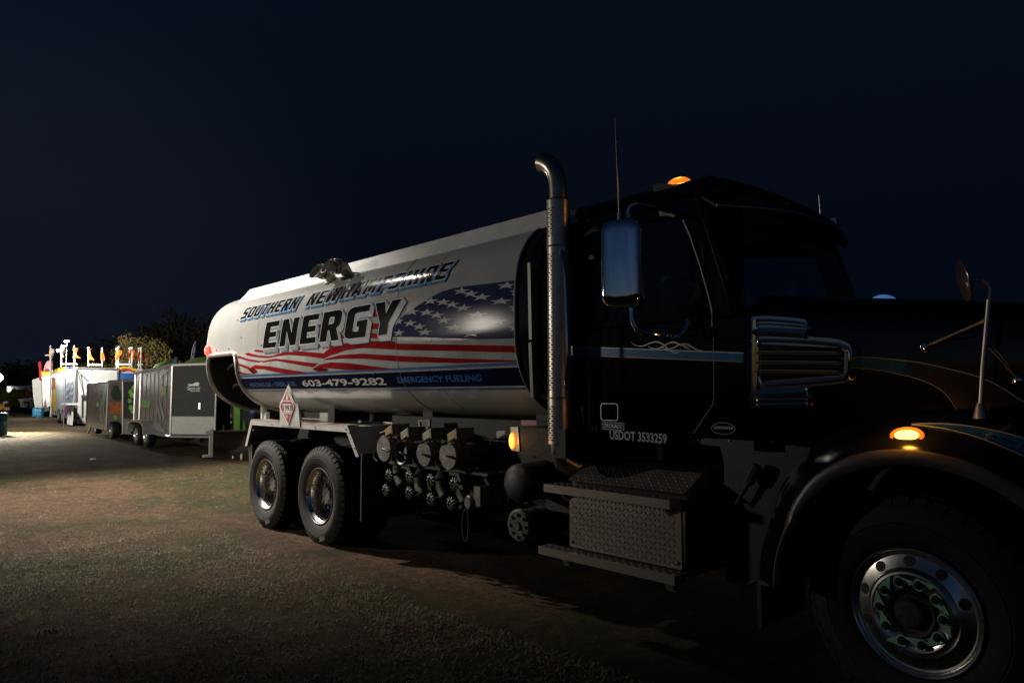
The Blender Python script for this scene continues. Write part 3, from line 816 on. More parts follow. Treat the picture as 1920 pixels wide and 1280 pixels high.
def rear_wheel(x, label=None, far=False, z=0.5):
    ax = Vector((0, 1, 0)) if far else Vector((0, -1, 0))
    O = Vector((x, 2.4, z)) if far else Vector((x, 0, z))
    w = bpy.data.objects.new("wheel", None); COL.objects.link(w); w.empty_display_size = 0.1
    put(w, truck)
    t = MB(); tyre_mesh(t, O, ax, 0.527, 0.0, 0.27, not far)
    t.build("tyre", MT['rubber'], w, ang=32)
    t = MB(); tyre_mesh(t, O, ax, 0.527, -0.33, 0.27, not far)
    t.build("tyre", MT['rubber'], w, ang=32)
    if far: return
    r = MB()
    r.lathe([(0.290, -0.02), (0.2985, -0.004), (0.2985, 0.006), (0.293, 0.009), (0.287, 0.004), (0.283, -0.010), (0.274, -0.022), (0.262, -0.035), (0.256, -0.06), (0.252, -0.11), (0.248, -0.155), (0.238, -0.172), (0.215, -0.178), (0.17, -0.172), (0.11, -0.170)], O, ax, 64)
    r.build("rim", MT['polish'], w, ang=28)
    h = MB()
    h.lathe([(0.13, -0.172), (0.13, -0.15), (0.11, -0.14), (0.10, -0.09), (0.085, -0.075), (0.0, -0.073)], O, ax, 24)
    for k in range(10):
        a = 2 * PI * k / 10
        c = O + Vector((math.cos(a), 0, math.sin(a))) * 0.143
        h.cyl(c + ax * -0.172, c + ax * -0.125, 0.019, n=6)
    for k in range(8):
        a = 2 * PI * k / 8 + 0.2
        c = O + Vector((math.cos(a), 0, math.sin(a))) * 0.085
        h.cyl(c + ax * -0.09, c + ax * -0.062, 0.011, n=6)
    for k in range(10):
        a = 2 * PI * (k + 0.5) / 10
        c = O + Vector((math.cos(a), 0, math.sin(a))) * 0.208
        h.cyl(c + ax * -0.18, c + ax * -0.1745, 0.024, n=14)
    h.build("hub", MT['rust'], w)
    tx = MB()
    arc_text(tx, "MANTA", O, ax, 0.425, 0.045, 0.35, 0.031, 0.062)
    tx.build("tyre_lettering", MT['rubber_letter'], w); tx = MB()
    arc_text(tx, "1000", O, ax, 0.425, 0.045, PI + 0.3, 0.031, 0.062)
    tx.build("tyre_lettering", MT['rubber_letter'], w)
rear_wheel(0.0); rear_wheel(1.35)
rear_wheel(0.0, far=True); rear_wheel(1.35, far=True)

def front_wheel():
    st = -0.08
    ax = Vector((math.sin(st), -math.cos(st), 0)); O = Vector((7.147, 0.054, 0.553))
    w = bpy.data.objects.new("wheel", None); COL.objects.link(w); put(w, truck)
    t = MB(); tyre_mesh(t, O, ax, 0.542, -0.005, 0.34, True, 40)
    t.build("tyre", MT['rubber'], w, ang=32)
    r = MB()
    r.lathe([(0.288, -0.03), (0.2985, -0.01), (0.2985, 0.004), (0.294, 0.008), (0.288, 0.004), (0.282, -0.012), (0.276, -0.016), (0.270, -0.012), (0.262, -0.014), (0.235, -0.004), (0.206, 0.010), (0.196, 0.024), (0.188, 0.032), (0.178, 0.034), (0.168, 0.028), (0.150, 0.022), (0.105, 0.020)], O, ax, 72)
    r.build("rim", MT['polish'], w, ang=28)
    e1 = Vector((0, 0, 1)); e2 = ax.cross(e1)
    def at(a, rr, h): return O + ax * h + (e1 * math.cos(a) + e2 * math.sin(a)) * rr
    hh = MB()
    for k in range(10):
        a = 2 * PI * k / 10 + 0.05
        n1 = (ax + (at(a, 1, 0) - O) * 0.42).normalized()
        hh.cyl(at(a, 0.235, -0.004) - n1 * 0.006, at(a, 0.235, -0.004) + n1 * 0.003, 0.026, n=20)
    hh.lathe([(0.118, 0.020), (0.114, 0.030), (0.108, 0.036), (0.10, 0.034), (0.085, 0.022), (0.07, 0.02), (0.067, 0.05), (0.058, 0.058), (0.030, 0.060), (0.0, 0.060)], O, ax, 36)
    hh.build("hub", MT['chassis'], w, ang=30)
    nt = MB(); gt = MB()
    for k in range(10):
        a = 2 * PI * k / 10 - 0.30
        c = at(a, 0.143, 0.022)
        nt.cut(); gt.cut(); nt.cyl(c, c + ax * 0.03, 0.0175, n=6)
        nt.cyl(c + ax * 0.03, c + ax * 0.042, 0.010, n=10)
        rad = (at(a, 1, 0) - O); tan = ax.cross(rad)
        ang = [0.4, -0.2, 0.25, 0.15, -0.3, 0.5, -0.6, -0.2, 0.35, 0.1][k]
        d = (tan * math.cos(ang) - rad * math.sin(ang)) * -1
        s = ax.cross(d)
        m = 20; rings = [[], [], [], []]
        for j in range(m):
            b = 2 * PI * j / m
            u = d * math.cos(b) + s * math.sin(b)
            ro = 0.0275
            # teardrop: the ring draws out to a point along d
            po = u * ro
            if math.cos(b) > 0.55:
                kf = (math.cos(b) - 0.55) / 0.45
                po = u * ro + d * 0.050 * kf - s * math.sin(b) * ro * 0.6 * kf
            rings[0].append(c + ax * 0.004 + po); rings[1].append(c + ax * 0.013 + po)
            rings[2].append(c + ax * 0.013 + u * 0.0205); rings[3].append(c + ax * 0.004 + u * 0.0205)
        gt.grid(rings + [rings[0]], 0, True)
    nt.each("wheel_nut", MT['chassis'], w)
    gt.each("nut_indicator", MT['green_tag'], w)
front_wheel()
fw2 = MB(); tyre_mesh(fw2, (7.147, 2.35, 0.553), (0.08, 1, 0), 0.542, -0.005, 0.34, False)
fw2.build("wheel", MT['rubber'], truck)
# --- rear fender
fe = MB()
FP = [(-0.585, 0.93), (-0.43, 1.255), (1.985, 1.255), (2.205, 0.97)]
for i in range(3):
    (xa, za), (xb, zb) = FP[i], FP[i + 1]
    fe.add([(xa, -0.03, za), (xb, -0.03, zb), (xb, 0.66, zb), (xa, 0.66, za)], [(0, 1, 2, 3)])
    fe.add([(xa, 0.66, za + 0.0), (xb, 0.66, zb), (xb, 0.66, zb + 0.018), (xa, 0.66, za + 0.018)], [(0, 1, 2, 3)])
    d = Vector((xb - xa, zb - za)).normalized(); nrm = Vector((-d.y, d.x))
fo = [(-0.585, 0.93), (-0.43, 1.255), (1.985, 1.255), (2.205, 0.97)]
fi = [(-0.525, 0.93), (-0.385, 1.20), (1.955, 1.20), (2.150, 0.965)]
for i in range(3):
    fe.prism([fo[i], fo[i + 1], fi[i + 1], fi[i]], 'y', -0.032, -0.022)
fe.prism([(-0.42, 1.258), (1.98, 1.258), (1.98, 1.268), (-0.42, 1.268)], 'y', -0.03, 0.10)
fend = fe.build("rear_fender", MT['fender_alu'], truck)
fg = MB()
fg.prism([(-0.55, 0.93), (-0.40, 1.22), (-0.30, 1.22), (-0.18, 1.10), (-0.16, 0.98), (-0.30, 0.93)], 'y', 0.30, 0.31)
fg.build("fender_gusset", MT['fairing'], fend)
tp = MB()
xx = -0.36
k = 0
while xx < 1.92:
    w_ = 0.26 if k % 2 == 0 else 0.2
    if not (0.36 < xx + w_ / 2 < 0.96):
        tp.cut().prism([(xx, 1.2705), (xx + w_, 1.2705), (xx + w_, 1.2735), (xx, 1.2735)], 'y', -0.028, 0.085, 0 if k % 2 == 0 else 1)
    xx += w_ + 0.003; k += 1
tp.each("reflective_tape", [MT['tape_red'], MT['tape_white']], fend)
bt_ = MB()
for (x, z) in [(-0.33, 1.135), (2.12, 1.05), (1.95, 1.23), (0.2, 1.228), (1.3, 1.228), (2.02, 1.2)]:
    bt_.cut().ball((x, -0.034, z), 0.011, 8)
bt_.each("bolt", MT['edge_alu'], fend)
br = MB()
q = pp(612, 783, 'y', 0.5); br.box(q.x - 0.15, q.x + 0.2, 0.49, 0.50, 1.25, 1.36)
br.build("fender_bracket", MT['fender_alu'], fend)
mf = MB()
mf.prism([(-0.56, 0.95), (-0.44, 0.95), (-0.40, 0.20), (-0.47, 0.20), (-0.50, 0.6)], 'y', 0.0, 0.62)
mf.build("mud_flap", MT['matt_black'], truck)
mf = MB()
mf.box(2.225, 2.245, -0.02, 0.62, 0.35, 1.0)
mfo = mf.build("mud_flap", MT['matt_black'], truck)
fx = MB()
v, f = text2d("AI", 1, 0, 0.01); v = fit2d(v, 0.06, 0.30, 0.66, 0.82)
fx.add([(2.2455, y, z) for (y, z) in v], f)
fx.prism([(0.02, 0.50), (0.40, 0.50), (0.30, 0.62), (0.12, 0.62)], 'x', 2.2452, 2.2462)
fx.build("flap_lettering", mat('flap_red', (0.10, 0.012, 0.01), 0.5, var=0.4, vscale=20), mfo)
# hanging steps / rear hardware below the recess
rh = MB()
for (px, py0, py1) in ((494, 762, 792), (501, 772, 793)):
    a, b = pp(px, py0, 'y', 0.35), pp(px, py1, 'y', 0.35)
    rh.cut().tube([a, b], 0.035, 10)
rh.each("drain_pipe", MT['white_alu'], truck)

# --- placard on the fender
pl = MB()
Y = -0.045
def pxz(pts, y): return [(q.x, q.z) for q in (pp(a, b, 'y', y) for a, b in pts)]
pl.prism(pxz([(540.5, 720), (559, 758), (562.5, 800.5), (525, 797.5), (524.5, 754), (527.5, 750)], Y), 'y', Y, Y + 0.008)
plate = pl.build("placard_holder", MT['fender_alu'], truck)
D = [(537.5, 729.5), (552, 762.5), (540, 797.5), (523.5, 762.5)]
def inset(p, k):
    c = (sum(a for a, _ in p) / len(p), sum(b for _, b in p) / len(p))
    return [(c[0] + (a - c[0]) * k, c[1] + (b - c[1]) * k) for a, b in p]
sg = MB()
sg.prism(pxz(D, Y - 0.012), 'y', Y - 0.012, Y - 0.006, 0)
D2 = inset(D, 0.88)
sg.prism(pxz(D2, Y - 0.014), 'y', Y - 0.014, Y - 0.0121, 1)
sg.prism(pxz([(530.3, 750.6), (545.6, 750.6), (546.5, 752.6), (529, 752.2)], Y - 0.0155), 'y', Y - 0.0155, Y - 0.0141, 0)
sg.prism(pxz([(530.3, 757), (545.6, 757.4), (547, 773), (531.4, 772)], Y - 0.0158), 'y', Y - 0.0158, Y - 0.0141, 0)
sg.prism(pxz([(531, 773.7), (547.3, 774.5), (546.6, 776), (531.6, 775.2)], Y - 0.0155), 'y', Y - 0.0155, Y - 0.0141, 0)
sg.prism(pxz([(538, 736), (540, 742), (539.5, 749.5), (536, 749.3), (537, 742)], Y - 0.0155), 'y', Y - 0.0155, Y - 0.0141, 0)
c4 = pxz([(531.2, 757.8), (546.2, 758.4), (546.6, 772.2), (531.6, 771.4)], Y - 0.017)
v, f = text2d("1993", 1, 0, 0.01); v = fit2d(v, c4[0][0] + 0.005, c4[1][0] - 0.005, c4[2][1] + 0.01, c4[0][1] - 0.005)
sg.add([(x, Y - 0.0168, z) for x, z in v], f, 2)
c3 = pxz([(537.5, 777.5), (541.5, 783.5)], Y)
v, f = text2d("3", 1, 0, 0.01); v = fit2d(v, c3[0][0], c3[1][0], c3[1][1], c3[0][1])
sg.add([(x, Y - 0.0148, z) for x, z in v], f, 0)
sg.build("hazard_placard", [MT['sign_white'], MT['sign_red'], MT['letter']], plate)
fl_ = MB()
fl_.prism(pxz([(541, 731), (554, 757), (547, 752), (540, 735)], Y - 0.02), 'y', Y - 0.022, Y - 0.019)
fl_.build("folded_flap", MT['fender_alu'], plate)

# --- discharge manifold
def valve(px, py, r, worn):
    vb = MB()
    c = pp(px, py, 'y', 0.05); c.y = 0.05
    if worn:
        vb.lathe([(0.0, -0.055), (r * 0.80, -0.055), (r * 0.82, 0.0), (r * 0.95, 0.012), (r, 0.0), (r, -0.10), (r * 0.85, -0.12), (r * 0.8, -0.40)], c, (0, -1, 0), 24)
    else:
        vb.lathe([(0.0, 0.0), (r * 0.93, 0.0), (r, -0.012), (r, -0.05), (r * 0.94, -0.055), (r * 0.94, -0.10), (r * 1.05, -0.105), (r * 1.05, -0.14), (r * 0.8, -0.15), (r * 0.8, -0.40)], c, (0, -1, 0), 24)
    vo = vb.build("discharge_valve", MT['cap_grey'], truck, ang=30)
    lv = MB()
    lv.cut().tube([c + Vector((r * 0.9, -0.01, -0.02)), c + Vector((r * 0.4, -0.03, 0.0)), c + Vector((r * 0.1, -0.02, 0.0))], 0.010, 6)
    lv.cut().tube([c + Vector((-r * 1.05, -0.02, -r * 0.35)), c + Vector((-r * 0.9, -0.03, -r * 0.7)), c + Vector((-r * 0.45, -0.03, -r * 0.95))], 0.011, 6)
    lv.cut().tube([c + Vector((-0.03, -0.02, r + 0.015)), c + Vector((0.10, 0.06, r + 0.06))], 0.014, 6)
    lv.each("latch", MT['fairing'], vo)
    return c
def tag_box(px, py, m):
    b = MB(); c = pp(px, py, 'y', 0.02)
    ex, ey, ez = Vector((0.055, 0, 0.022)), Vector((0.0, 0.09, 0)), Vector((-0.008, 0, 0.035))
    b.obox(c, ex, ey, ez, 0)
    o = b.build("valve_tag", m, truck, bevel=0.008)
    b = MB(); b.obox(c + Vector((0.066, 0, 0.02)), Vector((0.009, 0, 0.004)), Vector((0, 0.095, 0)), Vector((-0.006, 0, 0.042)))
    b.tube([c + Vector((-0.055, -0.05, -0.07)), c + Vector((0.03, -0.07, -0.045))], 0.012, 6)
    b.tube([c + Vector((-0.06, -0.05, -0.02)), c + Vector((-0.06, -0.05, 0.03))], 0.008, 6)
    b.build("tag_bracket", MT['cap_grey'], o)
for i, (px, py) in enumerate([(719, 841), (752, 848), (794, 851), (839, 854)]):
    valve(px, py, (0.128, 0.115, 0.115, 0.125)[i], i == 1)
for i, (px, py) in enumerate([(743, 807), (773, 813), (815, 815), (862, 816)]):
    tag_box(px, py, MT['yellow'] if i in (0, 3) else mat('tag_pale', (0.40, 0.36, 0.20), 0.5, var=0.3, vscale=20))
def handwheel(px, py, r=0.062):
    b = MB(); c = pp(px, py, 'y', 0.06)
    ax = Vector((0, -1, 0)); n = 60; rows = []
    def rr(a): return r * (0.80 + 0.20 * math.cos(10 * a))
    for (k, h) in ((1.0, 0.0), (1.0, 0.014), (0.45, 0.022), (0.40, 0.008), (0.15, 0.008), (0.12, 0.02), (0.001, 0.02)):
        rows.append([c + ax * h + Vector((math.cos(a), 0, math.sin(a))) * ((rr(a) if k == 1.0 else r) * k) for a in np.linspace(0, 2 * PI, n, endpoint=False)])
    b.grid(rows, 0, True)
    b.cyl(c, c - ax * 0.2, 0.012, n=8)
    b.build("handwheel", MT['cap_grey'], truck)
for q in [(731, 890), (725, 918), (769, 893), (769, 923), (809, 900), (809, 935), (853, 907), (847, 943)]:
    handwheel(*q)
pm = MB()
for (px, py) in [(750, 895), (789, 912), (830, 915), (868, 925)]:
    c = pp(px, py, 'y', 0.2)
    pm.cut().tube([c + Vector((-0.02, 0.1, 0.2)), c + Vector((0, 0.0, 0.08)), c, c + Vector((0.07, -0.02, -0.07))], [0.07, 0.075, 0.06, 0.05], 12)
for (px, py) in [(768, 873), (860, 884)]:
    c = pp(px, py, 'y', 0.18)
    pm.cut().prism([(c.x - 0.09, c.z), (c.x + 0.05, c.z), (c.x + 0.12, c.z - 0.14), (c.x + 0.06, c.z - 0.14), (c.x, c.z - 0.03), (c.x - 0.09, c.z - 0.03)], 'y', 0.14, 0.34)
pm.cut().box(2.3, 3.9, 0.18, 0.40, 0.90, 0.93)
pm.each("pump_pipe", MT['rust'], truck, bevel=0.004, seg=1)
nz = MB()
c = pp(876, 942, 'y', 0.05)
nz.lathe([(0.0, 0.0), (0.05, 0.0), (0.06, -0.01), (0.06, -0.10), (0.045, -0.12), (0.045, -0.3)], c, (-0.2, -1, 0), 18)
nz.box(c.x + 0.06, c.x + 0.14, c.y + 0.02, c.y + 0.14, c.z - 0.02, c.z + 0.14)
pts = [c + Vector((0.0, -0.02, -0.05)) + Vector((0.04 * math.sin(a), 0, -0.13 + 0.13 * math.cos(a))) for a in np.linspace(0, 2 * PI, 16, endpoint=False)]
ncb = MB(); ncb.tube(pts, 0.0035, 6, closed=True)
nz.ball(pp(865, 951, 'y', 0.04), 0.02, 8)
nzo = nz.build("hose_nozzle", MT['cap_grey'], truck); ncb.build("nozzle_chain", MT['rust'], nzo)
fr = MB()
o4 = pxz([(785, 787), (807, 786), (807, 820), (789, 818)], 0.25); i4 = pxz([(788, 790), (804, 789), (804, 816), (791.5, 815)], 0.25)
fr.ring(o4, i4, 'y', 0.24, 0.26)
fr.build("permit_frame", MT['cap_grey'], truck)
fr = MB(); fr.prism(i4, 'y', 0.252, 0.258); fr.build("permit_card", mat('card_maroon', (0.09, 0.02, 0.02), 0.5, var=0.5, vscale=25), truck)
sgn = MB()
sgn.cut(); v4 = pxz([(977, 787), (1006, 788), (1006, 797), (977, 797)], 0.15); sgn.prism(v4, 'y', 0.15, 0.155, 0)
sgn.cut(); v4 = pxz([(931, 808), (947, 807), (947, 821), (931, 821)], 0.3); sgn.prism(v4, 'y', 0.30, 0.305, 1)
sgn.cut(); v4 = pxz([(908, 823), (950, 826.5), (950, 828.5), (908, 824.5)], 0.3); sgn.prism(v4, 'y', 0.295, 0.305, 1)
sgn.each("sticker", [MT['sign_red'], MT['decal_grey']], truck)
# --- side marker bracket
mk = MB()
p4 = pxz([(957, 800), (971, 800), (974, 846), (959, 844)], -0.01)
mk.prism(p4, 'y', -0.01, 0.005)
mko = mk.build("marker_bracket", MT['fender_alu'], truck)
mb2 = MB(); mb2.box(4.47, 4.95, 0.0, 0.3, 1.13, 1.335); mb2.build("marker_box", MT['chassis'], mko)
def oval(mb, c, ax, e, a, b, h, mi=0, n=28, hot=None):
    """domed oval lens: centre, outward axis, in-plane unit e (half length a), half width b"""
    c, ax, e = Vector(c), Vector(ax).normalized(), Vector(e).normalized(); s = ax.cross(e); rows = []
    for (k, hh) in ((1.0, 0.0), (1.0, 0.25), (0.9, 0.6), (0.7, 0.85), (0.4, 0.97), (0.02, 1.0)):
        rows.append([c + ax * (h * hh) + e * (math.cos(t) * a * k) + s * (math.sin(t) * b * k) for t in np.linspace(0, 2 * PI, n, endpoint=False)])
    if hot is None: mb.grid(rows, mi, True)
    else: mb.grid(rows[:3], mi, True); mb.grid(rows[2:], hot, True)
ml = MB(); c = pp(962, 826, 'y', -0.012); oval(ml, c, (0, -1, 0), (0.02, 0, 1), 0.066, 0.036, 0.022, 0, 28, 1)
ml.build("marker_lamp", [MT['amber'], MT['amber_hot']], mko)
lamp("side_marker_light", 'POINT', c + Vector((0, -0.07, 0)), 0.35, (1.0, 0.45, 0.08), None, 0.03)
# red marker high on the tank's rear corner
rl = MB(); c = pp(390.5, 657, 'y', -0.03); oval(rl, c + Vector((0.0, 0.0, 0)), (-0.2, -1, 0), (0, 0, 1), 0.075, 0.075, 0.05)
rl.build("tail_marker_lamp", MT['red_lamp'], truck)
lamp("tail_marker_light", 'POINT', c + Vector((-0.05, -0.10, 0)), 0.12, (1.0, 0.10, 0.08), None, 0.03)

# --- exhaust stack
EX, EY = 4.83, 0.07
ex = MB()
ex.cyl((EX, EY, 1.18), (EX, EY, 3.02), 0.074, n=24)
stack = ex.build("exhaust_stack", MT['chassis'], truck)
sh = MB()
nseg, zlo, zhi, R_s = 72, 1.225, 3.005, 0.0865
def sx(a, z, r=R_s): return Vector((EX + math.cos(a) * r, EY + math.sin(a) * r, z))
def slotted(k, row):
    a = math.degrees(2 * PI * (k + 0.5) / nseg) % 360      # 0 = +x, 270 = towards the camera side
    inside = 150 < a < 288
    return inside
rowsz = []
z = zlo
nrow = 0
zs = [zlo]
h_slot, h_web = 0.0085, 0.0085
while zs[-1] < zhi - 0.05:
    zs.append(zs[-1] + (h_slot if len(zs) % 2 == 0 else h_web))
zs.append(zhi)
vs = [sx(2 * PI * k / nseg, z) for z in zs for k in range(nseg)]
fs = []
for i in range(len(zs) - 1):
    slot_row = i % 2 == 1 and not (1.50 < zs[i] < 1.60) and not (2.60 < zs[i] < 2.72) and zs[i] > 1.25 and zs[i] < 2.94
    for k in range(nseg):
        if slot_row and slotted(k, i) and (k + (i // 2 % 2) * 3) % 6 not in (0, 1): continue
        fs.append((i * nseg + k, i * nseg + (k + 1) % nseg, (i + 1) * nseg + (k + 1) % nseg, (i + 1) * nseg + k))
sh.add(vs, fs)
sho = sh.build("heat_shield", MT['stack'], stack, ang=30)
bd = MB()
for z in (1.555, 2.66):
    bd.cut().tube([sx(a, z, 0.0885) for a in np.linspace(0, 2 * PI, 40, endpoint=False)], 0.006, 6, closed=True)
for z in (zlo, zhi):
    bd.cut().tube([sx(a, z, 0.0865) for a in np.linspace(0, 2 * PI, 40, endpoint=False)], 0.003, 6, closed=True)
bd.each("shield_band", MT['stack'], stack)
tpipe = MB()
base = Vector((EX, EY, 2.99))
pts = [base, base + Vector((0, 0, 0.10)), base + Vector((-0.005, 0, 0.17)), base + Vector((-0.025, 0, 0.235)), base + Vector((-0.06, -0.005, 0.29)), base + Vector((-0.105, -0.01, 0.325)), base + Vector((-0.15, -0.012, 0.345))]
tpipe.tube(pts, [0.067, 0.067, 0.067, 0.068, 0.070, 0.073, 0.076], 24, caps=False)
e = pts[-1]; d = (pts[-1] - pts[-2]).normalized()
tpipe.tube([e, e + d * 0.002, e - d * 0.1], [0.076, 0.070, 0.064], 24, 0, caps=False)
tpipe.build("exhaust_tip", MT['burnt'], stack, ang=40)
el = MB()
el.tube([(EX, EY, 1.23), (EX, EY, 1.17), (EX + 0.02, EY + 0.02, 1.10), (EX + 0.06, EY + 0.08, 1.06), (EX + 0.10, EY + 0.16, 1.05), (EX + 0.12, EY + 0.3, 1.05)], [0.074, 0.076, 0.078, 0.08, 0.08, 0.08], 20)
el.build("exhaust_elbow", MT['burnt'], stack)
gh = MB()
hp = [pp(a, b, 'y', -0.04) for a, b in [(1049, 468), (1052, 480), (1056, 496), (1059, 520), (1063, 640), (1064, 690), (1061, 715), (1056, 733)]]
hp[0].y = hp[-1].y = -0.01
gh.tube(hp, 0.0125, 10)
for q in (hp[0], hp[-1]):
    gh.obox(q + Vector((0, 0.015, 0)), (0.018, 0, 0), (0, 0.012, 0), (0, 0, 0.03))
gh.build("grab_handle", MT['chrome'], stack, bevel=0.003, seg=1)

# --- air tank, canister
at = MB()
c = pp(974, 905, 'y', 0.12)
at.lathe([(0.0, 0.075), (0.05, 0.073), (0.10, 0.06), (0.135, 0.035), (0.15, 0.0), (0.15, -0.75)], c, (0.06, -1, -0.02), 28)
at.build("air_tank", MT['airtank'], truck, ang=60)
at = MB()
c = pp(973, 985, 'y', 0.16)
at.lathe([(0.0, 0.03), (0.03, 0.03), (0.035, 0.012), (0.11, 0.012), (0.125, 0.0), (0.13, -0.02), (0.12, -0.03), (0.12, -0.5)], c, (0.06, -1, -0.02), 26)
for k in range(8):
    a = 2 * PI * k / 8
    q = c + Vector((math.cos(a) * 0.085, -0.012, math.sin(a) * 0.085)); at.cyl(q, q + Vector((0, -0.02, 0)), 0.014, n=6)
at.build("filter_canister", MT['rust'], truck)

# --- step box
sbx = MB()
prof = [(0.03, 0.49), (0.0, 0.56), (0.0, 0.93), (0.03, 0.985), (0.20, 1.09), (0.27, 1.105), (0.62, 1.105), (0.62, 0.49)]
sbx.prism(prof, 'x', 4.985, 5.93, 0)
sbo = sbx.build("step_box", MT['fairing'], truck, bevel=0.006, seg=1)
def lugs(mb, o, eu, ev, en, Wd, Hd, pitch=0.0345, keep=None, hgt=0.0022):
    o, eu, ev, en = Vector(o), Vector(eu).normalized(), Vector(ev).normalized(), Vector(en).normalized()
    nu, nv = int(Wd / pitch), int(Hd / pitch)
    for i in range(nu):
        for j in range(nv):
            u, v = (i + 0.5) * pitch, (j + 0.5) * pitch
            if keep and not keep(u, v): continue
            s = 1 if (i + j) % 2 else -1
            d = (eu * 0.7 + ev * 0.7 * s); p = (eu * 0.7 - ev * 0.7 * s)
            c = o + eu * u + ev * v
            L, Wt = pitch * 0.58, pitch * 0.17
            mb.add([c + d * L, c + p * Wt, c - d * L, c - p * Wt, c + d * L * 0.45 + en * hgt, c - d * L * 0.45 + en * hgt],
                   [(0, 1, 4), (1, 5, 4), (1, 2, 5), (2, 3, 5), (3, 4, 5), (3, 0, 4)])
cp = MB()
cp.box(4.99, 5.90, -0.006, -0.001, 0.535, 0.93)
lugs(cp, (5.0, -0.006, 0.545), (1, 0, 0), (0, 0, 1), (0, -1, 0), 0.89, 0.38, hgt=0.004)
su = Vector((0, 0.20, 0.105)); sl = su.length; sn = Vector((0, -su.z, su.y)).normalized()
so = Vector((4.985, -0.004, 0.978))
scoop = [(0.0, 0.0), (0.945, 0.0), (0.945, 1.0), (0.62, 0.98), (0.56, 0.9), (0.50, 0.66), (0.44, 0.44), (0.37, 0.33), (0.28, 0.36), (0.20, 0.5), (0.13, 0.75), (0.07, 0.98), (0.0, 1.0)]
tri = geometry.tessellate_polygon([[Vector((a, b, 0)) for a, b in scoop]])
P3 = [so + Vector((a, 0, 0)) + su * b + sn * 0.012 for a, b in scoop]
P4 = [p - sn * 0.004 for p in P3]
cp.add(P3, tri); cp.add(P4, tri)
m_ = len(P3); cp.add(P3 + P4, [(i, (i + 1) % m_, m_ + (i + 1) % m_, m_ + i) for i in range(m_)])
def in_poly(x, y, poly):
    c = False; j = len(poly) - 1
    for i in range(len(poly)):
        if (poly[i][1] > y) != (poly[j][1] > y) and x < (poly[j][0] - poly[i][0]) * (y - poly[i][1]) / (poly[j][1] - poly[i][1] + 1e-12) + poly[i][0]: c = not c
        j = i
    return c
lugs(cp, so + sn * 0.012, (1, 0, 0), su, sn, 0.945, sl, keep=lambda u, v: in_poly(u, v / sl, scoop) and in_poly(u, v / sl + 0.1, scoop), hgt=0.004)
for (x, z) in ((5.02, 0.90), (5.87, 0.90), (5.02, 0.57), (5.87, 0.57)):
    cp.ball((x, -0.008, z), 0.013, 8)
cpo = cp.build("diamond_plate_cover", MT['plate_alu'], sbo, ang=20)
ip = MB(); lugs(ip, so + sn * 0.0035, (1, 0, 0), su, sn, 0.66, sl, hgt=0.003); ip.build("inner_tread", MT['rust'], sbo, ang=20)
def step(name, x0, x1, z, yf, yb, th):
    b = MB()
    b.box(x0, x1, yf, yf + 0.012, z - th, z)
    b.box(x0, x1, yf + 0.012, yb, z - 0.012, z - 0.002)
    b.box(x0, x0 + 0.012, yf + 0.012, yb, z - th, z - 0.014)
    b.box(x1 - 0.012, x1, yf + 0.012, yb, z - th, z - 0.014)
    lugs(b, (x0 + 0.01, yf + 0.016, z - 0.002), (1, 0, 0), (0, 1, 0), (0, 0, 1), x1 - x0 - 0.02, yb - yf - 0.02, 0.03, hgt=0.004)
    o = b.build(name, MT['plate_alu'], sbo, ang=20)
    return o
step("step", 4.83, 5.885, 0.955, -0.10, 0.06, 0.055)
step("step", 4.775, 5.91, 0.518, -0.10, 0.02, 0.055)
bk = MB()
for x in (4.95, 5.80):
    bk.cut().prism([(-0.06, 0.46), (0.02, 0.46), (0.02, 0.42), (-0.02, 0.40)], 'x', x, x + 0.06)
    bk.cut().prism([(-0.07, 0.895), (0.0, 0.84), (0.0, 0.90)], 'x', x, x + 0.03)
bk.each("step_bracket", MT['plate_alu'], sbo)
# --- cab
cab = MB()
side = [(4.93, 1.26), (4.90, 1.5), (4.92, 2.06), (6.27, 2.06), (6.27, 1.34), (5.98, 1.34), (5.86, 1.27)]
cab.prism(side, 'y', 0.20, 2.20)
cabo = cab.build("cab", MT['black'], truck, bevel=0.035, seg=3)
gw = MB()
for (y0, y1) in ((0.215, 0.262), (2.138, 2.185)):
    gw.ring([(4.92, 2.055), (6.19, 2.055), (5.93, 2.93), (4.92, 2.94)], [(5.14, 2.11), (5.98, 2.11), (5.80, 2.72), (5.14, 2.80)], 'y', y0, y1)
gw.ring([(0.262, 2.055), (2.138, 2.055), (2.138, 2.94), (0.262, 2.94)], [(0.62, 2.24), (1.78, 2.24), (1.78, 2.76), (0.62, 2.76)], 'x', 4.921, 4.97)
for y in (0.24, 2.16):
    gw.tube([(6.17, y, 2.05), (5.90, y, 2.92)], 0.038, 8)
gw.build("cab_pillars", MT['black'], cabo, bevel=0.01, seg=1)
rf = MB(); rows = []
def roof_z(x, y):
    k = (y - 1.2) / 1.0
    return 2.985 - 0.012 * (x - 4.9) + 0.05 * (1 - k * k) - 0.06 * max(0, abs(k) - 0.9) * 10 * 0.2
for x in np.linspace(4.88, 5.98, 10):
    ys = [0.195, 0.20, 0.225] + list(np.linspace(0.27, 2.13, 16)) + [2.175, 2.2, 2.205]
    row = []
    for i, y in enumerate(ys):
        z = roof_z(x, y)
        if i == 0 or i == len(ys) - 1: z = 2.88
        if i in (1, len(ys) - 2): z -= 0.045
        if i in (2, len(ys) - 3): z -= 0.012
        row.append((x, y, z))
    rows.append(row)
rf.grid(rows); rf.box(4.885, 5.95, 0.22, 2.18, 2.86, 2.93)
rf.build("cab_roof", MT['black'], cabo, ang=50)
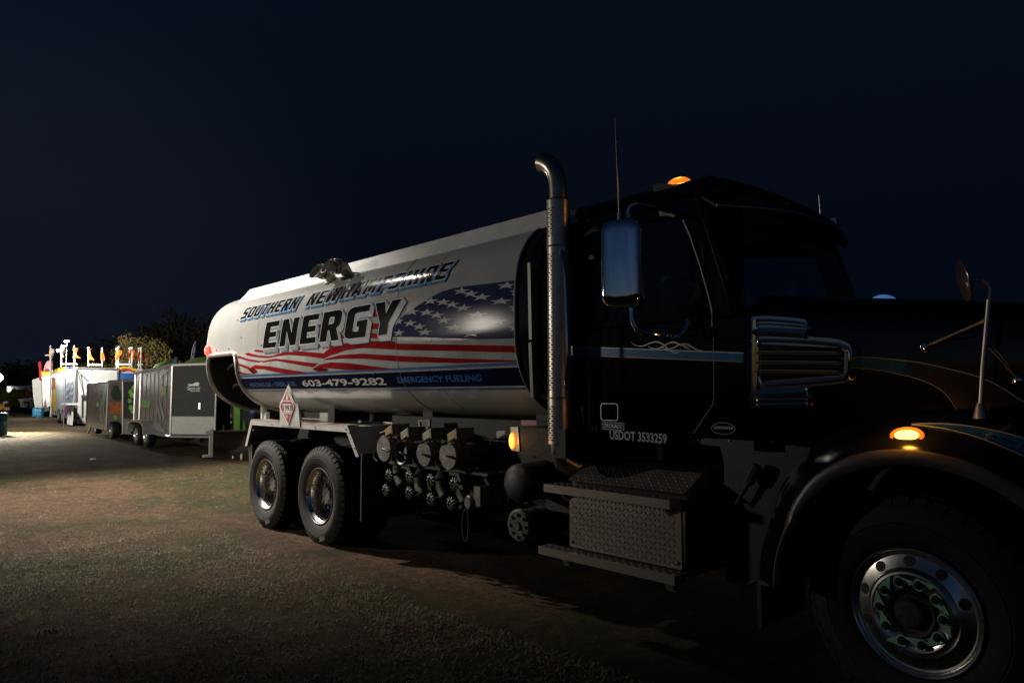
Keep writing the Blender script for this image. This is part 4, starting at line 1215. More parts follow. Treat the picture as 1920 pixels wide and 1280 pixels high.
# raised pinstripe-free door with seams, handle and glass
dr = MB()
seam_px = [(1335, 588), (1338, 640), (1339, 700), (1339, 745), (1337, 758), (1330, 768), (1301, 812)]
dr.cut().tube([pp(a, b, 'y', 0.198) for a, b in seam_px], 0.004, 6)
dr.cut().tube([pp(a, b, 'y', 0.198) for a, b in [(1122, 610), (1123, 640), (1123.5, 690)]], 0.003, 6)
dr.cut().tube([pp(a, b, 'y', 0.198) for a, b in [(1102, 470), (1101, 640), (1102, 730)]], 0.003, 6)
door = dr.each("door_seam", MT['fairing'], cabo)
dw = MB(); dw.prism([(5.13, 2.10), (5.99, 2.10), (5.81, 2.73), (5.13, 2.81)], 'y', 0.235, 0.243); dw.build("side_window", MT['glass'], cabo)
dw = MB(); dw.prism([(5.13, 2.10), (5.99, 2.10), (5.81, 2.73), (5.13, 2.81)], 'y', 2.155, 2.163); dw.build("side_window", MT['glass'], cabo)
dw = MB(); dw.prism([(0.6, 2.22), (1.8, 2.22), (1.8, 2.78), (0.6, 2.78)], 'x', 4.94, 4.948); dw.build("rear_window", MT['glass'], cabo)
trim = MB()
trim.tube([pp(a, b, 'y', 0.205) for a, b in [(1281, 412), (1292, 436), (1310, 488), (1325, 540), (1334, 575), (1336, 590)]], 0.006, 8)
trim.build("pillar_trim", MT['stack'], cabo)
ws = MB(); rows = []
for k in np.linspace(0, 1, 6):
    rows.append([(6.18 - 0.27 * k + 0.17 * (1 - ((y - 1.2) / 0.95) ** 2), y, 2.08 + 0.83 * k) for y in np.linspace(0.25, 2.15, 15)])
ws.grid(rows); ws.build("windshield", MT['glass'], cabo)
cow = MB()
cow.cut().box(5.95, 6.42, 0.26, 2.14, 1.95, 2.075)
cow.cut().box(5.80, 6.15, 0.3, 2.1, 1.9, 2.12)
cow.each("dashboard", MT['matt_black'], cabo, bevel=0.02)
st_ = MB()
for y in (0.68, 1.72):
    st_.cut().box(5.0, 5.16, y - 0.22, y + 0.22, 1.9, 2.42)
    st_.cut().box(5.02, 5.14, y - 0.12, y + 0.12, 2.42, 2.62)
st_.each("seat", MT['matt_black'], cabo, bevel=0.05, seg=3)
sw = MB(); sw.tube([Vector((5.72, 1.75, 2.12)) + Vector((0.09 * math.cos(a), 0.2 * math.sin(a), 0.18 * math.cos(a))) for a in np.linspace(0, 2 * PI, 28, endpoint=False)], 0.014, 8, closed=True)
sw.build("steering_wheel", MT['matt_black'], cabo)
# sun visor over the windshield
vz = MB(); r1, r2 = [], []
ys = np.linspace(0.215, 2.185, 23)
def visor_pt(y, v, th=0.0):
    k = (y - 1.2) / 0.985
    xr, xl = 5.58, 6.05 + 0.22 * (1 - k * k)
    zr = 2.995 + 0.05 * (1 - k * k); zl = 2.765 + 0.03 * (1 - k * k)
    x = xr + (xl - xr) * v; z = zr + (zl - zr) * (v ** 1.7)
    return Vector((x, y, z - th))
vv = list(np.linspace(0, 1, 9))
vz.grid([[visor_pt(y, v) for y in ys] for v in vv] + [[visor_pt(y, v, 0.018) for y in ys] for v in vv[::-1]])
for y in (0.215, 2.185):
    s_ = 1 if y < 1 else -1
    top = [visor_pt(y, v) for v in vv]
    bot = [Vector((p.x, p.y, p.z - (0.02 + 0.085 * max(0, 1 - ((v - 0.25) / 0.45) ** 2)))) for p, v in zip(top, vv)]
    vz.grid([top, bot]); vz.grid([[p + Vector((0, 0.012 * s_, 0)) for p in top], [p + Vector((0, 0.012 * s_, 0)) for p in bot]])
vis = vz.build("sun_visor", MT['matt_black'], cabo, ang=40)
ve = MB(); ve.tube([visor_pt(y, 1.0, 0.008) + Vector((0.004, 0, 0)) for y in ys], 0.008, 6); ve.build("visor_edge", MT['edge_alu'], vis)
vb_ = MB()
for (px, py) in ((1236, 367), (1400, 360), (1476, 381), (1425, 384)):
    vb_.cut().ball(pp(px, py, 'y', 0.21 if px < 1300 else 0.6), 0.010, 8)
vb_.each("visor_rivet", MT['edge_alu'], vis)
# amber roof lamps
def roof_lamp(y):
    b = MB(); k = (y - 1.2) / 0.985
    c = visor_pt(y, 0.12) + Vector((0, 0, -0.005))
    b2 = MB()
    for rows_, mm in ((b, 0),):
        rr = []
        for (kk, h) in ((1.0, 0.0), (0.97, 0.02), (0.82, 0.045), (0.5, 0.062), (0.02, 0.068)):
            rr.append([c + Vector((math.cos(a) * 0.10 * kk - 0.0, math.sin(a) * 0.05 * kk, h - math.cos(a) * 0.10 * kk * 0.04)) for a in np.linspace(0, 2 * PI, 24, endpoint=False)])
        rows_.grid(rr, 0, True)
    o = b.build("roof_lamp", MT['amber'], cabo)
    return c
c = roof_lamp(0.42)
lamp("roof_marker_light", 'POINT', c + Vector((0.0, -0.02, 0.10)), 0.5, (1.0, 0.42, 0.06), None, 0.03)
# stripes and lettering on the cab side
Y = 0.196
cs_ = MB()
def cpoly(pts, mi, y=Y):
    vs, fs = fill2d([pxz(pts, y)]); cs_.add([(a, y, b) for a, b in vs], fs, mi)
cpoly([(1068, 650.2), (1394, 662.5), (1394, 677.6), (1068, 664.2)], 0)
cpoly([(1068, 648.6), (1394, 660.6), (1394, 662.5), (1068, 650.2)], 1)
cpoly([(1068, 664.2), (1394, 677.6), (1394, 679.2), (1068, 665.8)], 2)
def swirl(pts, w=0.0035, y=Y - 0.001):
    p = [pp(a, b, 'y', y) for a, b in pts]
    out = []
    for i in range(len(p)):
        a, b = p[max(i - 1, 0)], p[min(i + 1, len(p) - 1)]
        t = (b - a).normalized(); n_ = Vector((-t.z, 0, t.x))
        ww = w * math.sin(PI * (i + 0.6) / (len(p) + 0.2))
        out.append((p[i] + n_ * ww, p[i] - n_ * ww))
    for i in range(len(out) - 1):
        cs_.quad(out[i][0], out[i][1], out[i + 1][1], out[i + 1][0], 3)
def curve(ctrl, n=24):
    """Catmull-Rom through the control points"""
    c = [ctrl[0]] + list(ctrl) + [ctrl[-1]]; out = []
    per = max(2, n // (len(ctrl) - 1))
    for i in range(1, len(c) - 2):
        for k in range(per):
            t = k / per
            out.append(tuple(0.5 * (2 * c[i][d] + (c[i + 1][d] - c[i - 1][d]) * t + (2 * c[i - 1][d] - 5 * c[i][d] + 4 * c[i + 1][d] - c[i + 2][d]) * t * t + (3 * c[i][d] - c[i - 1][d] - 3 * c[i + 1][d] + c[i + 2][d]) * t ** 3) for d in (0, 1)))
    out.append(tuple(ctrl[-1])); return out
SWX = lambda pts: [(1000 + a / 4.571, 620 + b / 4.571) for a, b in pts]
for k, s_ in enumerate([[(835, 95), (880, 125), (940, 130), (1000, 105), (1060, 95), (1110, 115), (1160, 160), (1215, 188), (1260, 170), (1255, 140)],
           [(980, 125), (1010, 148), (1060, 155), (1110, 135), (1160, 105), (1210, 95), (1250, 115)],
           [(1085, 130), (1130, 155), (1190, 150), (1250, 120), (1290, 118), (1345, 160)],
           [(1030, 150), (1090, 150), (1150, 110), (1205, 100), (1260, 118), (1320, 150), (1345, 158)],
           [(1250, 120), (1300, 110), (1345, 130), (1400, 162), (1455, 170)]]):
    swirl(curve(SWX(s_), 36), 0.0042, Y - 0.001 - 0.0004 * k)
v, f = text2d("USDOT 3533259", 1, 0, 0.025)
q0, q1 = pp(1143, 820.5, 'y', Y), pp(1250, 809.5, 'y', Y)
v = fit2d(v, q0.x, q1.x, 1.268, 1.332)
cs_.add([(x, Y, z - 0.008 * (x - q0.x) / (q1.x - q0.x)) for x, z in v], f, 4)
v, f = text2d("CORONADO", 1, 0, 0.03)
q0, q1 = pp(1128, 801.5, 'y', Y), pp(1167, 795, 'y', Y)
v = fit2d(v, q0.x, q1.x, q0.z, q1.z); cs_.add([(x, Y, z) for x, z in v], f, 3)
e4 = [(q0.x - 0.012, q0.z - 0.010), (q1.x + 0.016, q0.z - 0.012), (q1.x + 0.016, q1.z + 0.010), (q0.x - 0.012, q1.z + 0.010)]
cs_.ring(e4, [(a + (0.004 if i in (0, 3) else -0.004), b + (0.004 if i < 2 else -0.004)) for i, (a, b) in enumerate(e4)], 'y', Y - 0.002, Y, 3)
cpoly([(1107, 793), (1122, 793.5), (1122, 814), (1107, 813.5)], 5)
for k, (a, b, c_, d) in enumerate([(1109.5, 798, 1112, 809), (1114, 800, 1116, 806), (1117.5, 797, 1119.5, 811)]):
    cpoly([(a, b), (c_, b), (c_, d), (a, d)], 4, Y - 0.001)
ov = []
oc = pp(1356, 803, 'y', 0.196)
eo = [(oc.x + 0.082 * math.cos(a), oc.z + 0.037 * math.sin(a)) for a in np.linspace(0, 2 * PI, 36, endpoint=False)]
ei = [(oc.x + 0.078 * math.cos(a), oc.z + 0.033 * math.sin(a)) for a in np.linspace(0, 2 * PI, 36, endpoint=False)]
cs_.ring(eo, ei, 'y', Y - 0.002, Y, 3)
for k in range(9):
    cs_.box(oc.x - 0.062 + k * 0.0145, oc.x - 0.052 + k * 0.0145, Y - 0.001, Y, oc.z - 0.004, oc.z + 0.014, 3)
cs_.build("side_graphics", [MT['stripe_blue'], MT['pin_white'], MT['pin_red'], mat('pinstripe_silver', (0.30, 0.30, 0.31), 0.35, 0.3, var=0.2), MT['decal_grey'], mat('badge_red', (0.10, 0.012, 0.015), 0.3, var=0.3, vscale=30)], cabo, weld=False)
# door handle pad
dh = MB()
def rrect(cx, cz, w, h, r, n=5):
    out = []
    for (sx_, sz_, a0) in ((1, 1, 0), (-1, 1, PI / 2), (-1, -1, PI), (1, -1, 1.5 * PI)):
        for k in range(n):
            a = a0 + PI / 2 * k / (n - 1)
            out.append((cx + sx_ * (w - r) + r * math.cos(a), cz + sz_ * (h - r) + r * math.sin(a)))
    return out
c = pp(1144.5, 772, 'y', Y)
w_, h_ = 0.080, 0.062
dh.ring(rrect(c.x, c.z, w_, h_, 0.022), rrect(c.x, c.z, w_ - 0.008, h_ - 0.008, 0.018), 'y', 0.182, 0.199)
dho = dh.build("door_handle", MT['stack'], cabo, bevel=0.003, seg=1)
dh = MB()
dh.prism(rrect(c.x - 0.033, c.z, 0.036, h_ - 0.012, 0.006), 'y', 0.186, 0.199)
dh.box(c.x + 0.008, c.x + 0.014, 0.184, 0.199, c.z - h_ + 0.012, c.z + h_ - 0.012)
dh.build("handle_paddle", MT['black'], dho)
rp = MB()
rp.cut().cyl(pp(1123, 482, 'y', 0.2), pp(1123, 482, 'y', 0.2) + Vector((0, -0.08, 0)), 0.03, n=12)
rp.cut().tube([pp(a, b, 'y', 0.12) for a, b in [(1100, 441), (1112, 432), (1124, 430)]], 0.02, 8)
rp.each("cab_horn", MT['matt_black'], cabo)

# --- hood
HZ = lambda x: 2.165 - 0.115 * (x - 6.33)
HY = lambda x: 0.20 + 0.12 * (x - 6.27)
hd_ = MB(); rows = []
for x in (6.272, 6.5, 6.8, 7.2, 7.6, 8.0, 8.35, 8.42):
    y, z = HY(x), HZ(x) - (0.05 if x > 8.4 else 0)
    near = [(y, 1.25), (y, 1.7), (y, z - 0.19), (y + 0.008, z - 0.12), (y + 0.03, z - 0.06), (y + 0.07, z - 0.018), (y + 0.13, z), (y + 0.35, z + 0.012), (1.2, z + 0.025)]
    far = [(2.4 - a, b) for a, b in near[:-1][::-1]]
    rows.append([(x, a, b) for a, b in near + far])
hd_.grid(rows)
hd_.add(rows[-1] + [(8.42, 1.2, 1.25)], [tuple(range(len(rows[-1])))])
hood = hd_.build("hood", MT['black'], truck, ang=45)
def hpt(px, py, off=0.004):
    """sight line met with the hood's side plane"""
    d = Vector(ray(px, py)); n_ = Vector((0.12, -1, 0)).normalized(); p0 = Vector((6.27, 0.20, 0)) + n_ * off
    C_ = Vector(CAM); return C_ + d * ((p0 - C_).dot(n_) / d.dot(n_))
hg = MB()
upl = curve([(1597, 668.5), (1647, 671), (1703, 676.7), (1745.6, 683.7), (1788, 693.6), (1830, 704.8), (1872, 723), (1925, 757)], 40)
lol = curve([(1597, 688.5), (1647, 693.6), (1689, 702), (1717.5, 709), (1745.6, 720), (1765, 731.5), (1779, 745.6), (1793.4, 768)], 40)
def hline(pts, w, mi, off):
    for i in range(len(pts) - 1):
        (a, b), (c_, d) = pts[i], pts[i + 1]
        hg.quad(hpt(a, b - w, off), hpt(a, b + w, off), hpt(c_, d + w, off), hpt(c_, d - w, off), mi)
for i in range(len(upl) - 1):
    j = min(i, len(lol) - 2)
    hg.quad(hpt(*upl[i]), hpt(*lol[j]), hpt(*lol[j + 1]), hpt(*upl[i + 1]), 0 if upl[i][0] < 1700 else (4 if upl[i][0] < 1755 else 3))
hline(upl, 1.0, 1, 0.0055); hline(lol, 0.9, 2, 0.0055)
hg.build("hood_graphics", [mat('stripe_teal', (0.008, 0.055, 0.12), 0.2, 0, 0.2, var=0.7, vscale=3, col2=(0.006, 0.028, 0.05)), mat('pinstripe_pale', (0.17, 0.19, 0.22), 0.35, var=0.2), mat('pinstripe_rose', (0.17, 0.14, 0.15), 0.35, var=0.2), mat('stripe_maroon', (0.0075, 0.0035, 0.0035), 0.2, 0, 0.5, var=0.4), mat('stripe_deep', (0.006, 0.020, 0.030), 0.2, 0, 0.2, var=0.8, vscale=5, col2=(0.006, 0.006, 0.008))], hood, weld=False)
hs_ = MB(); hs_.tube([(x, HY(x) + 0.13, HZ(x) + 0.002) for x in np.linspace(6.3, 8.3, 12)], 0.004, 6); hs_.build("hood_trim", MT['fairing'], hood)
# chrome side intake
Y = 0.185
og = curve([(1408, 604), (1411, 594), (1440, 592), (1500, 597), (1511, 601), (1516, 614), (1517, 630), (1560, 634), (1584, 640), (1595, 650), (1597, 670), (1595, 700), (1590, 714), (1570, 720), (1517, 727), (1515, 745), (1513, 763), (1500, 766), (1440, 768), (1415, 766), (1409, 755), (1408, 700), (1407, 650), (1408, 604)], 69)[:-1]
gr = MB()
opx = pxz(og, Y)
cx_ = pxz([(1426, 645), (1576, 652), (1583, 660), (1582, 695), (1574, 703), (1426, 714)], Y)
vs, fs = fill2d([opx, cx_])
gr.add([(a, Y, b) for a, b in vs], fs)
n1 = len(opx)
gr.add([(a, Y, b) for a, b in opx] + [(a + 0.01, 0.225, b) for a, b in opx], [(i, (i + 1) % n1, n1 + (i + 1) % n1, n1 + i) for i in range(n1)])
n2 = len(cx_)
gr.add([(a, Y, b) for a, b in cx_] + [(a, 0.26, b) for a, b in cx_], [(i, (i + 1) % n2, n2 + (i + 1) % n2, n2 + i) for i in range(n2)])
gri = gr.build("side_intake", MT['chrome'], hood, bevel=0.012, seg=3, ang=40)
ri = MB()
def ridge(pts, r, y=Y - 0.004, closed=False):
    ri.cut().tube([pp(a, b, 'y', y) for a, b in pts], r, 8, closed=closed)
ridge(curve([(1411, 601), (1440, 600), (1500, 605), (1514, 611)], 12), 0.008)
ridge(curve([(1412, 623), (1440, 622), (1500, 625), (1513, 627)], 12), 0.026)  # this and the next wide rib are added to catch sky and ground
ridge(curve([(1412, 737), (1440, 738), (1500, 735), (1512, 734)], 12), 0.022)
ridge(curve([(1415, 600), (1414, 680), (1416, 762)], 12), 0.022)
ridge(curve([(1411, 608), (1440, 607.5), (1500, 612), (1515, 616)], 12), 0.006)
ridge(curve([(1411, 748), (1440, 749), (1512, 748)], 12), 0.009)
ridge(curve([(1411, 757), (1440, 758), (1512, 756)], 12), 0.010)
ridge(curve([(1420, 730), (1421, 700), (1421, 650), (1423, 641), (1430, 638), (1500, 640), (1560, 645), (1582, 650), (1591, 660), (1591, 690), (1586, 706), (1572, 711), (1500, 717), (1440, 721), (1428, 716), (1424, 706)], 45), 0.012)
ri.each("intake_rib", MT['chrome'], gri)
lo_ = MB()
for yy_ in (659, 677, 694):
    a, b = pp(1424, yy_, 'y', 0.20), pp(1582, yy_ + 1.0, 'y', 0.20)
    lo_.cut().obox((a + b) / 2, (b - a) / 2, (0, 0.035, 0.012), (0, -0.001, 0.006), 0)
    lo_.tube([a + Vector((0.02, -0.035, 0)), b + Vector((-0.02, -0.035, 0))], 0.0035, 6, 1)
vs, fs = fill2d([cx_]); lo_.cut().add([(a, 0.258, b) for a, b in vs], fs, 0)
lo_.each("intake_louvre", [MT['matt_black'], MT['stack']], gri)

# --- front fender: flared arch over the wheel
AC = Vector((7.18, 0, 0.58))
def lerp_tab(tab, a):
    return float(np.interp(a, [t[0] for t in tab], [t[1] for t in tab]))
RID = [(0, 1.12), (45, 1.02), (63, 0.975), (75, 0.93), (88, 0.905), (110, 0.90), (145, 0.91), (160, 0.88), (178, 0.90), (186, 0.90)]
LIP = [(0, 0.78), (84, 0.745), (107, 0.738), (127, 0.717), (155, 0.651), (177, 0.650), (186, 0.655)]
INN = [(0, 0.72), (99, 0.672), (118, 0.660), (150, 0.632), (175, 0.632), (186, 0.64)]
def fender(far=False):
    b = MB(); rows = []
    for a in np.linspace(2, 180.5, 60):
        ca, sa = math.cos(math.radians(a)), math.sin(math.radians(a))
        rr, rl, rn = lerp_tab(RID, a), lerp_tab(LIP, a), lerp_tab(INN, a)
        k = min(1, max(0, (180 - a) / 50))                # hugs the cab behind the wheel
        yr = 0.20
        row = []
        P_ = [(rr + 0.05, 0.46), (rr + 0.035, 0.38), (rr + 0.01, 0.28), (rr, 0.20), (rr - 0.03, 0.12), (rr * 0.62 + rl * 0.38, 0.035), (rl * 0.66 + rr * 0.34, -0.04), (rl + 0.022, -0.085), (rl + 0.004, -0.105), (rl - 0.012, -0.112), (rn + 0.012, -0.115), (rn, -0.108), (rn, -0.085), (rn + 0.02, 0.02), (rn + 0.05, 0.40), (rn + 0.05, 0.84)]
        if k < 1:
            P_ = [(r_ if y_ < 0.1 else r_ - (1 - k) * 0.06, y_ if y_ <= 0.20 else 0.20 + (y_ - 0.20)) for r_, y_ in P_]
        for r_, y_ in P_:
            yy = 2.4 - y_ if far else y_
            row.append((AC.x + ca * r_, yy, AC.z + sa * r_))
        rows.append(row)
    b.grid([r_[:9] for r_ in rows], 0)
    b.grid([r_[8:13] for r_ in rows], 1)
    b.grid([r_[12:] for r_ in rows], 2)
    return b.build("front_fender", [MT['fender_paint'], MT['flare'], MT['chassis']], truck, ang=42)
ff = fender(); fender(True)
def fpt(px, py, y, off=0.0):
    return pp(px, py, 'y', y)
# fender lamp: an oval on the flare
def fender_surface(px, py):
    """march the sight line to the flare's outer face"""
    d = ray(px, py); best = None
    for t in np.linspace(2.5, 5.2, 2701):
        q = CAM + d * t; dx, dz = q[0] - AC.x, q[2] - AC.z
        a = math.degrees(math.atan2(dz, dx)); r_ = math.hypot(dx, dz)
        rr, rl = lerp_tab(RID, a), lerp_tab(LIP, a)
        P_ = [(rl + 0.004, -0.105), (rl + 0.022, -0.085), (rl * 0.66 + rr * 0.34, -0.04), (rr * 0.62 + rl * 0.38, 0.035), (rr - 0.03, 0.12), (rr, 0.20), (rr + 0.01, 0.28)]
        ys_ = float(np.interp(r_, [p[0] for p in P_], [p[1] for p in P_]))
        if r_ < rr + 0.01 and r_ > rl and q[1] > ys_:
            return Vector(q)
    return pp(px, py, 'y', -0.03)
tl = MB()
c = fender_surface(1701, 817)
nrm = (Vector((0, -1, 0)) * 0.86 + Vector((0.0, 0, 1)) * 0.5).normalized()
ee = (fender_surface(1722, 817.5) - fender_surface(1680, 816.5)).normalized()
oval(tl, c - nrm * 0.002, nrm, ee, 0.060, 0.031, 0.020, 0, 28, 1)
tl.build("turn_lamp", [MT['amber'], MT['amber_core']], ff)
bz = MB()
s_ = nrm.cross(ee)
bz.tube([c + nrm * 0.002 + ee * (math.cos(a) * 0.070) + s_ * (math.sin(a) * 0.040) for a in np.linspace(0, 2 * PI, 30, endpoint=False)], 0.007, 8, closed=True)
bz.build("lamp_bezel", MT['amber_dim'], ff)
lamp("turn_light", 'POINT', c + nrm * 0.10, 2.2, (1.0, 0.40, 0.05), None, 0.03)
fs_ = MB()
ua = curve([(1710, 796), (1740, 794.5), (1780, 795.5), (1830, 801), (1880, 811), (1925, 823)], 30)
la = curve([(1710, 797), (1740, 799.5), (1780, 806), (1830, 819), (1880, 838), (1925, 858)], 30)
S1 = [fender_surface(*q) + nrm * 0.004 for q in ua]; S2 = [fender_surface(*q) + nrm * 0.004 for q in la]
for i in range(len(S1) - 1):
    m1 = [S1[i].lerp(S2[i], t) for t in (0, 0.5, 1)]; m2 = [S1[i + 1].lerp(S2[i + 1], t) for t in (0, 0.5, 1)]
    for t in range(2): fs_.quad(m1[t], m1[t + 1], m2[t + 1], m2[t], 0)
fs_.tube([p + nrm * 0.002 for p in S1], 0.003, 5, 1); fs_.tube([p + nrm * 0.002 for p in S2], 0.003, 5, 1)
fs_.build("fender_stripe", [MT['stripe_blue'], mat('pinstripe_dim', (0.20, 0.22, 0.25), 0.4, var=0.2)], ff, weld=False)
fb = MB(); fb.prism([(0.10, 0.58), (-0.02, 0.575), (-0.02, 0.55), (0.08, 0.52)], 'x', 6.40, 6.46)
fb.build("fender_foot", MT['cap_grey'], ff)
ffl = MB(); ffl.box(6.36, 6.385, 0.03, 0.55, 0.30, 0.56); ffl.build("front_flap", MT['chassis'], ff)
# dark fairing panel between the cab and the fender, with rivets and a hood latch
fa = MB()
fa.prism([(6.045, 1.31), (6.30, 1.31), (6.86, 1.27), (6.86, 0.8), (6.45, 0.62), (6.20, 0.46), (6.055, 0.46), (6.055, 1.18), (6.03, 1.26), (5.90, 1.265), (5.87, 1.31)], 'y', 0.222, 0.24)
fao = fa.build("side_fairing", MT['fairing'], truck, bevel=0.004, seg=1)
ra = MB()
for (px, py) in [(1310, 825), (1368, 824.5), (1419, 826.5), (1448, 828)]:
    ra.cut().ball(pp(px, py, 'y', 0.22), 0.009, 8)
ra.each("rivet", MT['edge_alu'], fao)
la_ = MB()
la_.cut().tube([pp(a, b, 'y', 0.17) for a, b in [(1380, 945), (1392, 925), (1404, 905)]], [0.010, 0.012, 0.016], 8)
la_.cut().tube([pp(a, b, 'y', 0.17) for a, b in [(1404, 905), (1412, 888), (1420, 872)]], [0.03, 0.035, 0.028], 10)
la_.each("hood_latch", MT['matt_black'], fao)

# --- chrome door mirror
MX, MY, MZ = 5.67, -0.25, 2.385
mi_ = MB(); rows = []
hw, hh_ = 0.128, 0.275
axm = Vector((0.42, -0.88, 0.0)).normalized()                    # back of the housing faces forward and out
eu = Vector((0, 0, 1)).cross(axm).normalized()
def mrow(k, dep):
    return [Vector((MX, MY, MZ)) + eu * a + Vector((0, 0, b)) + axm * dep for a, b in rrect(0, 0, hw * k, hh_ * (1 - (1 - k) * 0.45), 0.07 * k, 7)]
rows = [mrow(0.96, -0.085), mrow(1.0, -0.07), mrow(1.0, -0.02), mrow(0.97, 0.02), mrow(0.92, 0.040), mrow(0.82, 0.052), mrow(0.68, 0.058), mrow(0.45, 0.060)]
mi_.grid(rows, 0, True)
mi_.add(rows[0], [tuple(range(len(rows[0])))]); mi_.add(rows[-1], [tuple(range(len(rows[0])))])
mir = mi_.build("door_mirror", MT['chrome'], truck, ang=60)
ma = MB()
def arm(pts, r=0.0135):
    ma.cut().tube(pts, r, 10)
up_ = [pp(1180, 410, 'y', -0.25), pp(1177, 395, 'y', -0.25), pp(1182, 386, 'y', -0.24), pp(1192, 382.5, 'y', -0.22), pp(1235, 391, 'y', 0.02), pp(1262, 398, 'y', 0.17)]
dn_ = [pp(1184, 578, 'y', -0.25), pp(1184, 592, 'y', -0.25), pp(1188, 608, 'y', -0.25), pp(1196, 620, 'y', -0.23), pp(1206, 624.5, 'y', -0.21), pp(1266, 629.5, 'y', 0.02), pp(1280, 625, 'y', 0.08), pp(1288, 612, 'y', 0.11), pp(1289.5, 599, 'y', 0.13)]
arm(up_); arm(dn_)
ma.each("mirror_arm", MT['chrome'], mir)
mm_ = MB()
c = pp(1252, 396, 'y', 0.15)
mm_.cut().prism(pxz([(1233, 396), (1240, 392), (1258, 397), (1270, 404), (1262, 408), (1245, 405), (1235, 406)], 0.16), 'y', 0.16, 0.21)
c2 = pp(1284, 595, 'y', 0.17); mm_.cut().box(c2.x - 0.06, c2.x + 0.10, 0.15, 0.21, c2.z - 0.07, c2.z + 0.08)
mm0 = mm_.each("mirror_mount", MT['black'], mir, bevel=0.008)
mm0[0].data.materials[0] = MT['cap_grey']
# --- antennas
an = MB(); b0, b1 = pp(1161, 405, 'y', -0.24), pp(1153, 222, 'y', -0.24)
an.tube([b0, b0.lerp(b1, 0.5), b1], [0.004, 0.003, 0.002], 6); an.cyl(b0 - Vector((0, 0, 0.03)), b0 + Vector((0, 0, 0.02)), 0.012, n=8); an.ball(b1, 0.0045, 6)
an.build("antenna", MT['stack'], mir)
an = MB(); b0, b1 = pp(1540, 430, 'y', 2.42), pp(1535.5, 366, 'y', 2.42)
an.tube([b0, b1], [0.005, 0.004], 6); an.ball(b1, 0.007, 6)
an.build("antenna", MT['stack'], truck)
fm = MB()
q = pp(1562, 452, 'y', 2.5)
fm.prism([(q.x - 0.06, q.z - 0.22), (q.x + 0.05, q.z - 0.22), (q.x + 0.05, q.z + 0.20), (q.x - 0.06, q.z + 0.20)], 'y', 2.46, 2.60)
fm.tube([pp(1543, 425, 'y', 2.3), pp(1560, 422, 'y', 2.5)], 0.015, 8)
fm.build("door_mirror", MT['chrome'], truck, bevel=0.04, seg=3)
# --- round hood mirror on its tripod
hm = MB(); YM = 0.13
q = [pp(1838, 776, 'y', YM), pp(1843, 690, 'y', YM), pp(1850, 612, 'y', YM), pp(1855.5, 552, 'y', YM), pp(1856, 541, 'y', YM), pp(1851, 530, 'y', YM), pp(1841, 525, 'y', YM)]
hm.tube(q, 0.0105, 10)
hm.tube([q[0] - Vector((0, 0, 0.02)), q[0] + Vector((0, 0, 0.05))], [0.03, 0.013], 12)
hmo = hm.build("hood_mirror", MT['stack'], truck)
hb = MB()
c = pp(1809.5, 525, 'y', YM - 0.02)
axh = Vector((-0.93, 0.10, 0.22)).normalized(); axv = (Vector(CAM) - c).normalized()
perp = (axv.cross(Vector((0, 0, 1)))).normalized()
axh = (perp * -0.95 + axv * -0.20 + Vector((0, 0, 0.14))).normalized()
hb.lathe([(0.0, -0.028), (0.05, -0.024), (0.085, -0.012), (0.097, 0.0), (0.100, 0.008), (0.096, 0.012), (0.0, 0.010)], c, -axh, 36)
hb.tube([q[-1], c - axh * 0.02], 0.006, 8)
hb.ball(q[-1], 0.011, 8)
hb.build("mirror_disc", mat("brushed_mirror_back", (0.5, 0.5, 0.48), 0.22, 0.85, var=0.5, vscale=14), hmo, ang=50)
hl = MB()
for (a, b, d_) in ((pp(1848, 600, 'y', YM), pp(1740, 647, 'y', 0.30), 0.0), (pp(1846, 640, 'y', YM), pp(1906, 706, 'y', 0.32), 0.0)):
    hl.cut().tube([a, a.lerp(b, 0.12), a.lerp(b, 0.65), a.lerp(b, 0.70), b], [0.012, 0.007, 0.005, 0.008, 0.005], 8)
hl.each("mirror_stay", MT['stack'], hmo)
hk = MB()
for (px, py) in ((1733, 650), (1908, 713)):
    p_ = hpt(px, py, 0.012); hk.cut().ball(p_, 0.026, 16)
hk.each("stay_ball", MT['chrome'], hmo)
# --- nose (out of the frame): grille, bumper
ns = MB(); ns.box(8.425, 8.47, 0.55, 1.85, 1.0, 1.80); ns.build("radiator_grille", MT['chrome'], truck, bevel=0.02)
ns = MB(); ns.box(8.45, 8.6, 0.1, 2.3, 0.42, 0.80); ns.build("bumper", MT['chrome'], truck, bevel=0.05, seg=3)
